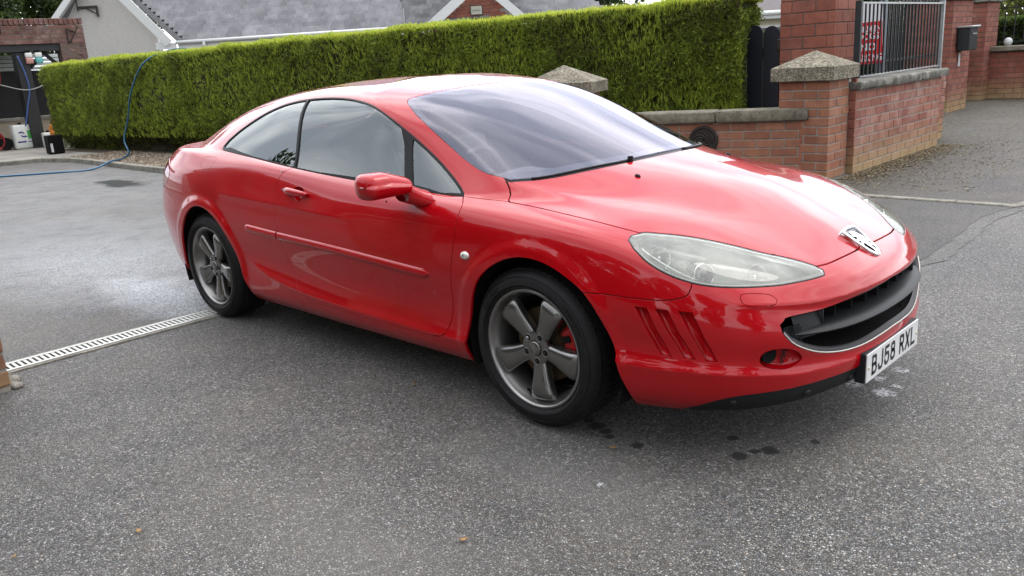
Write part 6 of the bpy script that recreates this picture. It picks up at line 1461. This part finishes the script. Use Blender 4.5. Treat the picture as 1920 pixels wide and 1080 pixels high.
P_ = SLATED.coord('World'); c_ = SLATED.mixc(1, c_, SLATED.ramp(SLATED.noise(3, 6, .7, vec=P_), [(.4, (.7, .7, .7)), (.65, (1.5, 1.5, 1.5))]), 'MULTIPLY'); SLATED.bsdf(c_, .45, 0, None); SLATED = SLATED.m
def slates(parent, O, e, up, rows, x0f, x1f, sw, sh, mat, under=True, zoff=.02):
    """rows of lapped slates on the plane O + e*x + up*y"""
    e, up = e.normalized(), up.normalized(); n = e.cross(up).normalized(); n = n if n.z > 0 else -n
    m = MB(); m.box((0, 0, 0), (sw-.005, sh*1.25, .032)); bmesh.ops.recalc_face_normals(m.bm, faces=m.bm.faces); me = bpy.data.meshes.new('slate'); m.bm.to_mesh(me); m.bm.free(); me.materials.append(mat)
    Mx = Matrix((e, n.cross(e), n)).transposed().to_4x4(); cnt = 0
    sgn = 1 if (n.cross(e)).dot(up) > 0 else -1
    for r_ in range(rows):
        a, b = x0f(r_*sh), x1f(r_*sh); x = a-(r_ % 2)*sw/2
        while x < b:
            xx = max(x, a); ln = min(x+sw, b)-xx
            if ln > .05:
                o = bpy.data.objects.new('slate', me); C.objects.link(o); o.parent = parent; cnt += 1
                q = O+e*xx+up*(r_*sh)+n*(zoff+rnd.uniform(0, .004)); M = Mx @ Matrix.Rotation(R(-2.2)*sgn*-1, 4, 'X') @ Matrix.Diagonal((ln/sw, 1, 1, 1)); M.translation = q; o.matrix_local = M
            x += sw
    return cnt
def roof_slab(name, parent, pts, mat, th=.03):
    n = (pts[1]-pts[0]).cross(pts[2]-pts[0]).normalized(); n = n if n.z > 0 else -n; m = MB(); a = [m.bm.verts.new(p-n*.002) for p in pts]; b = [m.bm.verts.new(p-n*th) for p in pts]; k = len(pts)
    m.bm.faces.new(a); m.bm.faces.new(b[::-1]); [m.bm.faces.new((a[i], b[i], b[(i+1) % k], a[(i+1) % k])) for i in range(k)]; return m.build(name, mat, parent)
WHITEP = simple('white_fascia_paint', (.66, .68, .66), .4, var=.06); DASH = NT('white_pebble_dash'); P_ = DASH.coord('World'); c_ = DASH.ramp(DASH.noise(38, 5, .8, vec=P_), [(.35, (.40, .385, .35)), (.6, (.56, .55, .52))]); DASH.bsdf(c_, .9, 0, DASH.bump(DASH.noise(60, 4, .8, vec=P_), .7, .02)); DASH = DASH.m
ev = (Q1-Q0).normalized(); upv = (QA-Q0)-ev*(QA-Q0).dot(ev); upn = upv.normalized(); vL = (QA-Q0).dot(ev)/upv.length     # left verge runs off to -vL per metre up
roof = roof_slab('roof', bung, [Q0, Q1, Q1+upn*3.3-ev*.25, QA+upn*.0], SLATED)
SW, SH = .46, .185
slates(roof, Q0, ev, upn, 16, lambda y: vL*y+.16, lambda y: (Q1-Q0).length-.06*y, SW, SH, SLATE)
# valley strip and the darker second slope
vs_ = ev.cross(upn); vs_ = vs_ if vs_.z > 0 else -vs_
m = MB(); m.grid([[Q0+vs_*.05-ev*.02, QA+vs_*.05-ev*.02], [Q0+vs_*.055+ev*.20, QA+vs_*.055+ev*.20]]); m.build('verge_strip', SLATED, bung)
val = (upn*1-ev*.06).normalized(); m = MB(); a0_, a1_ = Q1+V3(0, 0, .03), Q1+val*2.6+V3(0, 0, .03); m.grid([[a0_-ev*.04, a1_-ev*.04], [a0_+ev*.05, a1_+ev*.05]]); m.build('valley_lead', simple('grey_lead', (.22, .22, .23), .6), bung)
up2 = (upn+ev*.30+V3(0, 0, .10)).normalized(); e2_ = (ev+V3(0, 0, .035)).normalized(); Q2 = Q1+ev*.08
roof2 = roof_slab('roof', bung, [Q2-ev*.5, Q2+e2_*2.6, Q2+e2_*3.2+up2*3, Q2+up2*3, Q2-ev*.8+upn*3], SLATED)
m = MB(); m.box((0, .35, 0), (4.6, .6, 2.62), Matrix.Translation((Q1.x-ev.x*.6, Q1.y-ev.y*.6, 0)) @ Matrix.Rotation(math.atan2(ev.y, ev.x), 4, 'Z')); m.build('rear_wall', B_RED, bung)
slates(roof2, Q2, e2_, up2, 13, lambda y: 0, lambda y: 2.6, SW, SH, SLATED)
# gutter, fascia, downpipe
m = MB(); m.tube([Q0+V3(.05, -.06, -.03)-ev*.02, Q1+V3(.05, -.06, -.03)], .055, 8); m.build('gutter', WHITEP, bung, smooth=True)
m = MB(); m.grid([[Q0+V3(.0, 0, -.04), Q1+V3(0, 0, -.04)], [Q0+V3(0, 0, -.24), Q1+V3(0, 0, -.24)]]); m.grid([[Q0+V3(-.02, .02, -.24), Q1+V3(-.02, .02, -.24)], [Q0+V3(-.25, .25, -.24), Q1+V3(-.25, .25, -.24)]]); m.build('fascia', WHITEP, bung)
dp = Q0+ev*.85+V3(.06, -.07, -.06); m = MB(); m.tube([dp, dp+V3(0, 0, -.12), dp+V3(-.15, .15, -.3), dp+V3(-.2, .2, -2.5)], .045, 8); m.build('downpipe', WHITEP, bung, smooth=True)
# walls: dashed gable and the brick return below the eaves
GL, GR = V3(-24.95, 6.60, 0), V3(-22.90, 8.62, 0)
gd = (GR-GL).normalized(); gn = V3(gd.y, -gd.x, 0)
ap = V3(-24.02, 7.52, 5.05)
GLt, GRt = V3(GL.x, GL.y, 3.20), V3(GR.x, GR.y, 3.05)
gw = MB(); Vg = [GL, GR, GRt, ap, GLt]; a = [gw.bm.verts.new(p) for p in Vg]; b = [gw.bm.verts.new(p-gn*.3) for p in Vg]; gw.bm.faces.new(a); gw.bm.faces.new(b[::-1]); [gw.bm.faces.new((a[i], b[i], b[(i+1) % 5], a[(i+1) % 5])) for i in range(5)]; gw.build('gable_wall', DASH, bung)
wallb = empty('brick_wall'); wallb.parent = bung
W0, W1 = GR+V3(.02, .02, 0), Q1+V3(-.35, .35, 0); W0v = Q0+V3(-.28, .1, 0); 
core(wallb, [(W0.x, W0.y), (W1.x, W1.y), (W1.x-.3, W1.y+.3), (W0.x-.3, W0.y+.3)], 0, 2.42, MORTARD)
lay(wallb, (W0.x, W0.y), (W0.x+ev.x*4.2, W0.y+ev.y*4.2), 1.52, 9, .10, .32, B_RED, D=.08)
# verge boards
def board(p, q, wid, th, nrm, mat, name, parent):
    d = (q-p).normalized(); w_ = nrm.cross(d).normalized(); w_ = w_ if w_.z < 0 else -w_; m = MB(); P8 = [p, q, q+w_*wid, p+w_*wid]; a = [m.bm.verts.new(x+nrm*th) for x in P8]; b = [m.bm.verts.new(x) for x in P8]; m.bm.faces.new(a); m.bm.faces.new(b[::-1]); [m.bm.faces.new((a[i], b[i], b[(i+1) % 4], a[(i+1) % 4])) for i in range(4)]; return m.build(name, mat, parent)
vt = V3(-24.02, 7.50, 4.98)
board(vt+gn*.34+V3(.1, .1, .12), Q0+V3(.02, -.16, .03), .26, .05, gn, WHITEP, 'verge_board', bung)
board(Q0+V3(-.42, -.48, .0), Q0+V3(.02, -.04, -.04), .20, .05, gn, WHITEP, 'eave_box', bung)
vl = V3(-25.35, 6.15, 3.02); board(vt+gn*.30, vl+gn*.30, .17, .04, gn, WHITEP, 'verge_board', bung)
m = MB(); m.grid([[vt+gn*.30+V3(0, 0, -.15), vl+gn*.30+V3(0, 0, -.15)], [vt+V3(0, 0, -.15), vl+V3(0, 0, -.15)]]); m.build('soffit', WHITEP, bung)
m = MB(); m.grid([[vt+gn*.28+V3(0, 0, .02), vl+gn*.28+V3(0, 0, .02)], [vt-gn*3+V3(0, 0, .02), vl-gn*3+V3(0, 0, .02)]]); m.build('roof', SLATED, bung)
# TV bracket on the gable
tb = gn*.06; m = MB(); bp = GL+gd*.62+V3(0, 0, 3.83)+tb; bq = bp+gd*.58
m.box((0, -.03, -.03), (.60, .03, .03), Matrix.Translation(bp) @ Matrix.Rotation(math.atan2(gd.y, gd.x), 4, 'Z')); m.tube([bq+V3(0, 0, -.30), bq], .035, 6); m.tube([bp+gd*.20, bq+V3(0, 0, -.22)], .018, 6); m.tube([bp+V3(0, 0, -.1), bp+V3(0, 0, .9)], .018, 6); m.build('aerial_bracket', IRON, bung)
# brick porch gable with white barge boards and a name plaque
pg0, pg1, pga = V3(-16.90, 14.58, 2.45), V3(-14.98, 16.50, 2.62), V3(-15.78, 15.70, 3.72)
pn = V3(.7068, -.7074, 0)
gb = empty('porch_gable'); gb.parent = bung
pw = MB(); Vg = [V3(pg0.x, pg0.y, 0), V3(pg1.x, pg1.y, 0), pg1, pga, pg0]; a = [pw.bm.verts.new(p-pn*.02) for p in Vg]; b = [pw.bm.verts.new(p-pn*.3) for p in Vg]; pw.bm.faces.new(a); pw.bm.faces.new(b[::-1]); [pw.bm.faces.new((a[i], b[i], b[(i+1) % 5], a[(i+1) % 5])) for i in range(5)]; pw.build('mortar', MORTAR, gb)
Wp = (pg1-pg0).length; sp_ = V3(pg0.x, pg0.y, 0)
def stopf(xa, xb, z, r_):
    fx = ((xa+xb)/2)/Wp; top = 2.45+(3.72-2.45)*(fx/.58) if fx < .58 else 3.72-(3.72-2.62)*((fx-.58)/.42); return z+.10 > top
lay(gb, (pg0.x, pg0.y), (pg1.x, pg1.y), 2.1, 16, .103, .31, B_RED, D=.06, stop=stopf)
board(pga+pn*.2+V3(0, 0, .28), pg0+pn*.2+V3(-.35, -.35, -.03), .27, .04, pn, WHITEP, 'barge_board', gb); board(pga+pn*.2+V3(0, 0, .28), pg1+pn*.2+V3(.28, .28, -.02), .24, .04, pn, WHITEP, 'barge_board', gb)
plc = V3(-15.885, 15.595, 3.005)+pn*.03; Mp = frame(plc, (ev.x, ev.y, 0), pn); upy = 1 if (Mp.to_3x3() @ Vector((0, 1, 0))).z > 0 else -1
m = MB(); m.box((-.19, -.145, 0), (.19, .145, .015), Mp); pq = m.build('name_plaque', simple('dark_plaque_rim', (.05, .04, .03), .5), gb); m = MB(); m.box((-.165, -.12, .015), (.165, .12, .02), Mp); m.build('plaque_face', simple('cream_plaque', (.42, .42, .34), .5), pq)
Mtx = Mp @ Matrix.Translation((0, 0, .022)) @ (Matrix() if upy > 0 else Matrix.Rotation(math.pi, 4, 'Z')); text_mesh('plaque_lettering', 'Jasmine', .10, Mtx, simple('plaque_green', (.05, .09, .05), .6), pq, sx=.8)
# right-hand roof behind the gable
R0 = V3(-15.35, 16.13, 2.65)-pn*1.2; up3 = (upn*1.0-ev*.75).normalized()
roof3 = roof_slab('roof', bung, [R0-ev*1.2, R0+ev*3.6, R0+ev*2.2+upn*2.0, R0-ev*1.2+upn*2.0], SLATED)
slates(roof3, R0-ev*1.2, ev, upn, 10, lambda y: 0, lambda y: 4.7-y*.75, SW, SH, SLATE)
m = MB(); m.tube([pg1+pn*.2+V3(.1, .1, .16), pga+pn*.2+V3(0, 0, .33)], .03, 6); m.build('verge_trim', BLACKIRON, gb)
# ================================================================== cream bungalow far right
cb = empty('cream_bungalow'); tag(cb, 'cream walled bungalow with a brown tiled roof glimpsed between hedge and tall pier', 'house')
CREAM = simple('cream_render', (.60, .56, .42), .8, var=.06, scale=3); BTILE = simple('brown_roof_tile', (.10, .085, .085), .6, var=.35, scale=14, bump=.5, bscale=12)
ca_, cb_ = V3(-13.2, 25.3, 0), V3(-7.4, 31.1, 0); cn = V3(-.707, .707, 0)
m = MB(); P5 = [(ca_.x, ca_.y), (cb_.x, cb_.y), (cb_.x+cn.x*6, cb_.y+cn.y*6), (ca_.x+cn.x*6, ca_.y+cn.y*6)]; m.prism(P5, 2.5); m.build('wall', CREAM, cb)
o1 = V3(0, 0, 2.52); m = MB(); A1, B1 = ca_+o1-cn*.4-ev*.4, cb_+o1-cn*.4+ev*.4; m.grid([[A1, B1], [A1+cn*3.4+V3(0, 0, 1.9), B1+cn*3.4+V3(0, 0, 1.9)]]); m.grid([[A1+cn*3.4+V3(0, 0, 1.9), B1+cn*3.4+V3(0, 0, 1.9)], [A1+cn*6.8, B1+cn*6.8]]); m.build('roof', BTILE, cb)
m = MB(); m.tube([A1-cn*.05, B1-cn*.05], .08, 8); m.grid([[A1+V3(0, 0, -.02), B1+V3(0, 0, -.02)], [A1+V3(0, 0, -.2), B1+V3(0, 0, -.2)]]); m.build('gutter', WHITEP, cb)
m = MB(); m.box((0, -.05, 1.0), (1.3, .02, 2.1), Matrix.Translation(ca_+ev*1.2) @ Matrix.Rotation(R(45), 4, 'Z')); wf = m.build('window', WHITEP, cb); m = MB(); m.box((.08, -.06, 1.08), (1.22, -.052, 2.02), Matrix.Translation(ca_+ev*1.2) @ Matrix.Rotation(R(45), 4, 'Z')); m.build('pane', BLACKGLASS, wf)
# ================================================================== brick carport at the left
gar = empty('brick_carport'); tag(gar, 'rustic brick fronted carport with black timber posts at the end of the drive', 'carport')
GX = -20.5
core(gar, [(GX-.35, -4.0), (GX, -4.0), (GX, 5.60), (GX-.35, 5.60)], 2.62, 3.06, MORTARD, name='lintel_mortar')
core(gar, [(GX-.35, 4.95), (GX, 4.95), (GX, 5.60), (GX-.35, 5.60)], 0, 2.62, MORTARD, name='pillar_mortar')
lay(gar, (GX, 2.9), (GX, 5.58), 2.615, 4, .118, .335, B_RUST, D=.12, mort=.018, rough=.008)
lay(gar, (GX, 4.95), (GX, 5.52), 1.44, 10, .118, .335, B_RUST, D=.12, mort=.018, rough=.012, phase=.3)
lay(gar, (GX, 5.58), (GX-.35, 5.58), 1.44, 14, .118, .335, B_RUST, D=.12, mort=.018, rough=.012, phase=.3)
lay(gar, (GX, 2.9), (GX, 5.60), 3.087, 1, .165, .118, B_RUST, D=.2, mort=.018, rough=.006)
TIMB = simple('black_timber', (.012, .012, .013), .6, var=.3, scale=8, bump=.3, bscale=30)
m = MB(); m.box((GX-.30, -4, 2.44), (GX-.06, 4.94, 2.61)); m.build('beam', TIMB, gar)
for y in (3.87, 2.55): m = MB(); m.box((GX-.42, y, 0), (GX-.12, y+.31, 2.44), bevel=.01); m.build('post', TIMB, gar)
m = MB(); m.tube([(GX-.2, 4.2, 2.05), (GX-.2, 4.62, 2.44)], .05, 6); m.tube([(GX-.2, 4.93, 2.0), (GX-.2, 4.55, 2.44)], .05, 6); m.build('brace', TIMB, gar)
m = MB(); m.box((GX-4.5, -4, 2.75), (GX-.36, 5.5, 2.85)); m.build('flat_roof', TIMB, gar)  # unseen roof slab, put in to shade the inside of the carport
m = MB(); m.box((GX-1.55, 2.2, 0), (GX-1.35, 6.3, .72)); m.build('dwarf_wall', simple('cream_dwarf_wall', (.42, .36, .27), .8, var=.15), gar); m = MB(); m.box((GX-1.6, 2.2, .72), (GX-1.3, 6.3, .79)); m.build('dwarf_wall_cap', SLAB, gar)
fe = empty('black_fence'); tag(fe, 'black vertical board fence standing on the cream dwarf wall inside the carport', 'fence')
m = MB(); m.box((0, 0, 0), (.025, .135, 1.20)); bf = m.build('board', TIMB, fe); bf.location = (GX-1.5, 2.3, .80)
for k in range(1, 29): o = bf.copy(); C.objects.link(o); o.location.y = 2.3+k*.137; o.location.z = .80+rnd.uniform(-.01, .01)
m = MB(); m.box((GX-1.56, 2.2, .8), (GX-1.54, 6.3, 1.97)); m.build('backing_board', TIMB, fe)
m = MB(); m.box((GX-1.53, 2.2, 1.0), (GX-1.505, 6.3, 1.1)); m.box((GX-1.53, 2.2, 1.75), (GX-1.505, 6.3, 1.85)); m.build('fence_rail', TIMB, fe)
pb = empty('pale_cladding'); tag(pb, 'pale ribbed cladding panel behind the black fence inside the carport', 'panel'); 
for k in range(9): m = MB(); m.box((GX-3.0, 2.0, 1.5+k*.11), (GX-2.96, 6.4, 1.5+k*.11+.09)); m.build('cladding_strip', simple('pale_cladding', (.55, .60, .56), .6) if 'pale_cladding' not in MATS else MATS['pale_cladding'], pb)
HDPE = simple('white_plastic_drum', (.62, .64, .60), .4, var=.08)
def drum(name, x, y, w_, d_, h_, label, cat, logo=True):
    t = empty(name, (x, y, .03)); tag(t, label, cat); m = MB(); m.box((-d_/2, -w_/2, 0), (d_/2, w_/2, h_), bevel=min(w_, d_)*.16, seg=3); m.build('body', HDPE, t, smooth=True); m = MB(); m.cyl((0, 0, h_), (0, 0, h_+.05), .045, n=14); m.build('screw_cap', DARK, t)
    if logo:
        M = Matrix(((0, 0, 1, d_/2+.003), (1, 0, 0, -.02), (0, 1, 0, h_*.60), (0, 0, 0, 1))); m = MB(); P7 = []
        blue = simple('drum_blue', (.02, .03, .16), .5) if 'drum_blue' not in MATS else MATS['drum_blue']
        for k0 in (0, math.pi):
            ts = np.linspace(0, 2.6, 14); m.grid([[M @ Vector((w_*.27*(.25+.75*t/2.6)*math.cos(t+k0), w_*.22*(.25+.75*t/2.6)*math.sin(t+k0), 0)), M @ Vector((w_*.27*(.25+.75*t/2.6)*math.cos(t+k0)*(.55), w_*.22*(.25+.75*t/2.6)*math.sin(t+k0)*.5, 0))] for t in ts])
        m.build('swirl_logo', blue, t, recalc=False)
        m = MB(); m.box((d_/2, -w_*.36, h_*.27), (d_/2+.003, w_*.08, h_*.33)); m.box((d_/2, w_*.16, h_*.28), (d_/2+.003, w_*.38, h_*.31)); m.build('printed_band', blue, t); m = MB(); m.box((d_/2, w_*.2, h_*.42), (d_/2+.003, w_*.38, h_*.75)); m.build('green_label', simple('green_label', (.05, .30, .06), .5), t)
    else:
        m = MB(); m.box((d_/2, -w_*.25, h_*.50), (d_/2+.003, w_*.25, h_*.60)); m.build('label', simple('label_grey', (.10, .10, .2), .5), t)
    return t
drum('chemical_drum', -20.85, 3.70, .46, .34, .62, 'large white plastic drum with a blue swirl logo beside the carport post', 'drum')
drum('plastic_container', -20.35, 4.18, .29, .2, .38, 'small white plastic container on the floor right of the big drum', 'container', False)
for k, (y, col, lab) in enumerate(((4.17, (.45, .22, .18), 'cream and pink spray bottle hanging under the carport beam'), (4.40, (.10, .36, .36), 'white and teal spray bottle hanging under the carport beam'))):
    t = empty('spray_bottle', (GX-.08, y, 2.14)); tag(t, lab, 'bottle'); m = MB(); m.box((-.05, -.085, .0), (.05, .085, .15), bevel=.02, seg=2); m.build('liquid', simple('liquid_%s' % ('pink' if k == 0 else 'teal'), col, .4), t, smooth=True); m = MB(); m.box((-.048, -.083, .151), (.048, .083, .27), bevel=.02, seg=2); m.build('bottle_top', HDPE, t, smooth=True); m = MB(); m.box((-.03, -.09, .27), (.03, .05, .33), bevel=.01); m.build('trigger', DARK, t)
os_ = empty('pump_sprayer', (-19.6, 4.12, .38)); tag(os_, 'orange pump sprayer head by the hedge corner', 'sprayer'); m = MB(); m.sph((0, 0, .12), .13, (1, 1, 1.2), 14); m.cyl((0, 0, -.05), (0, 0, .1), .12, .13, 14); m.build('tank', simple('orange_plastic', (.60, .20, .02), .4), os_, smooth=True); m = MB(); m.cyl((0, 0, .24), (0, 0, .34), .05, .04, 12); m.build('pump_cap', simple('orange_cap', (.55, .16, .02), .4), os_, smooth=True); m = MB(); m.cyl((0, 0, -.35), (0, 0, -.05), .14, .13, 14); m.build('tank_base', DARK, os_)
bb_ = empty('black_bin', (-17.6, 3.42, .04)); tag(bb_, 'black open box standing against the left end of the hedge', 'box'); m = MB(); m.box((-.14, -.16, 0), (.14, .16, .42), bevel=.02); m.build('box', DARK, bb_); m = MB(); m.box((.141, -.13, .04), (.145, -.08, .24)); m.build('label', WHT, bb_)
RH = simple('red_hose_rubber', (.26, .010, .012), .5)
t = empty('red_hose'); tag(t, 'coil of red hose hanging from the carport at the frame edge', 'hose'); m = MB()
for k in range(5): m.tube([(GX-.02+.01*k, 3.16+.17*math.cos(a)+.015*k, 1.95+(.30+.02*k)*math.sin(a)) for a in np.linspace(0, 2*math.pi, 25)[:-1]], .022, 6, closed=True)
m.build('coil', RH, t, smooth=True)
t = empty('red_hose'); tag(t, 'red hose reel lying on the carport floor at the frame edge', 'hose'); m = MB()
for k in range(4): m.tube([(-20.9+.03*k, 3.02+(.20+.015*k)*math.cos(a), .30+(.20+.015*k)*math.sin(a)) for a in np.linspace(0, 2*math.pi, 25)[:-1]], .022, 6, closed=True)
m.build('coil', RH, t, smooth=True); m = MB(); m.cyl((-21.0, 3.3, .2), (-20.8, 3.3, .2), .16, n=14); m.build('drum', DARK, t)
m = MB(); m.tube([tuple(x) for x in crom([(GX-.05, 2.9, 1.85), (GX-.05, 3.5, 1.62), (GX-.05, 4.0, 1.50), (GX-.05, 4.5, 1.66), (GX-.05, 4.95, 2.02)], .08)], .014, 6); tag(m.build('cable', simple('grey_cable', (.30, .30, .28), .5), smooth=True), 'grey cable slung between the carport post and brick pillar', 'cable')
m = MB(); m.tube([tuple(x) for x in crom([(GX-.05, 3.9, 2.35), (GX-.05, 4.0, 1.9), (GX-.05, 4.02, 1.5), (GX-.05, 3.9, 1.1), (GX-.05, 3.75, .6)], .08)], .016, 6); tag(m.build('cable', simple('blue_cable', (.04, .10, .30), .5), smooth=True), 'blue air line hanging down the carport post', 'cable')
m = MB(); m.box((GX, 3.35, 2.88), (GX+.06, 3.62, 3.10), bevel=.01); fl_ = m.build('floodlight', DARK); tag(fl_, 'small floodlight fixed to the carport brickwork at the frame edge', 'floodlight'); m = MB(); m.box((GX+.061, 3.38, 2.91), (GX+.066, 3.59, 3.07)); m.build('lens', WHT, fl_)
m = MB(); bkt = V3(GX+.02, 5.15, 0); m.tube([bkt+V3(0, .02, 2.98), bkt+V3(0, .02, 2.62)], .02, 6); m.tube([bkt+V3(.0, .05, 2.62), bkt+V3(.1, .28, 3.02)], .018, 6); m.tube([bkt+V3(0, .02, 2.98), bkt+V3(.0, .2, 2.9)], .014, 6); tag(m.build('hanging_bracket', IRON), 'black iron hanging bracket on the carport brick corner', 'bracket')
# blue garden hose: along the drive, then up and over the hedge
HB = simple('blue_hose_rubber', (.03, .13, .24), .35, var=.15, scale=4)
hp = crom([(-16.5, -1.6, .02), (-14.6, .1, .02), (-13.54, 1.14, .02), (-12.91, 1.84, .02), (-12.55, 2.35, .02), (-12.75, 2.80, .10), (-13.6, 3.35, .06), (-14.5, 3.85, .10), (-14.95, 3.98, .35), (-14.72, 4.05, .79), (-14.40, 4.04, 1.22), (-13.98, 4.08, 1.64), (-13.55, 4.14, 1.90), (-13.25, 4.45, 2.06), (-13.0, 4.9, 2.04), (-12.9, 5.4, 1.5)], .08)
m = MB(); m.tube([tuple(x) for x in hp], .017, 8); tag(m.build('garden_hose', HB, smooth=True), 'blue hose snaking over the drive and up across the clipped hedge', 'hose')
# fallen leaves and scraps on the tarmac
FL = simple('fallen_leaf_brown', (.30, .17, .06), .7, var=.3)
for k, (x, y, lab) in enumerate(((.84, -2.32, 'curled tan leaf on the tarmac in the lower left foreground'), (1.75, -1.67, 'small brown leaf on the tarmac near the bottom centre'), (.59, -.91, 'tan leaf on the tarmac beside the door sill shadow'), (1.74, -.88, 'pale leaf on the tarmac under the front bumper corner'), (.66, -2.65, 'tiny dark leaf near the bottom left corner'))):
    m = MB(); s_ = .016 if k != 4 else .010; P9 = [(-1, 0), (-.5, .45), (0, .55), (.35, .35), (1.1, .05), (.4, -.3), (0, -.5), (-.5, -.4)]; vs = [m.bm.verts.new((p[0]*s_, p[1]*s_, .004+.35*s_*(p[1]**2)+.2*s_*p[0]**2)) for p in P9]; c0 = m.bm.verts.new((0, 0, .003)); [m.bm.faces.new((vs[i], vs[(i+1) % 8], c0)) for i in range(8)]
    g = bmesh.ops.extrude_face_region(m.bm, geom=m.bm.faces[:]); [setattr(v, 'co', v.co+Vector((0, 0, .0012))) for v in g['geom'] if isinstance(v, bmesh.types.BMVert)]
    o = m.build('fallen_leaf', FL, smooth=True); o.location = (x, y, .004); o.rotation_euler.z = k*1.3; tag(o, lab, 'leaf')
# ================================================================== behind the camera: what the paint and glass reflect
bh = empty('rendered_house', (0, 0, 0)); tag(bh, 'tall rendered house with a dark roof across the road, seen only as a reflection', 'house')
m = MB(); m.box((-26, -15.5, 0), (-12.5, -8.5, 4.3)); m.build('wall', simple('buff_render', (.22, .19, .16), .8), bh)
m = MB(); m.grid([[(-26.5, -8.1, 4.2), (-12, -8.1, 4.2)], [(-26.5, -12, 6.6), (-12, -12, 6.6)], [(-26.5, -15.9, 4.2), (-12, -15.9, 4.2)]]); m.build('roof', simple('dark_roof_tiles', (.05, .045, .045), .6), bh)
m = MB(); m.prism([(-15.5, 4.3), (-8.5, 4.3), (-12, 6.4)], 13.5, Matrix(((0, 0, 1, -26), (1, 0, 0, 0), (0, 1, 0, 0), (0, 0, 0, 1)))); m.build('gable', MATS['buff_render'], bh)
for x in (-24, -20, -16): m = MB(); m.box((x, -8.49, 2.6), (x+1.6, -8.44, 3.8)); wf = m.build('window', WHITEP, bh); m = MB(); m.box((x+.08, -8.44, 2.68), (x+1.52, -8.43, 3.72)); m.build('pane', BLACKGLASS, wf)
small_hedge('boundary_hedge', [(-14, -8.6), (1.5, -8.3)][::-1], .8, 1.7, 260, 'dark boundary hedge across the road behind the photographer', DARKLEAF, 61, 0, .10)
where = ('beside the rendered house', 'second from the rendered house', 'left of the widest one', 'the widest of the row', 'right of the widest one', 'nearest the bend of the road', 'at the far right end')
for k, (x, y, h, rd_) in enumerate(((-15.8, -9.0, 5.9, 3.0), (-10.8, -11.2, 5.6, 2.9), (-5.4, -11.4, 5.5, 2.7), (-.8, -11.6, 5.8, 3.0), (4.4, -11.2, 6.2, 2.7), (9.0, -9.2, 6.6, 2.6), (12.6, -4.5, 6.2, 2.5))):
    tree('roadside_tree', x, y, h, rd_, 22000, DARKLEAF, 'roadside tree behind the photographer, '+where[k], .15, 70+k, 'row of trees behind the photographer', .12)
print('done', round(time.time()-T0, 1), len(bpy.data.objects))
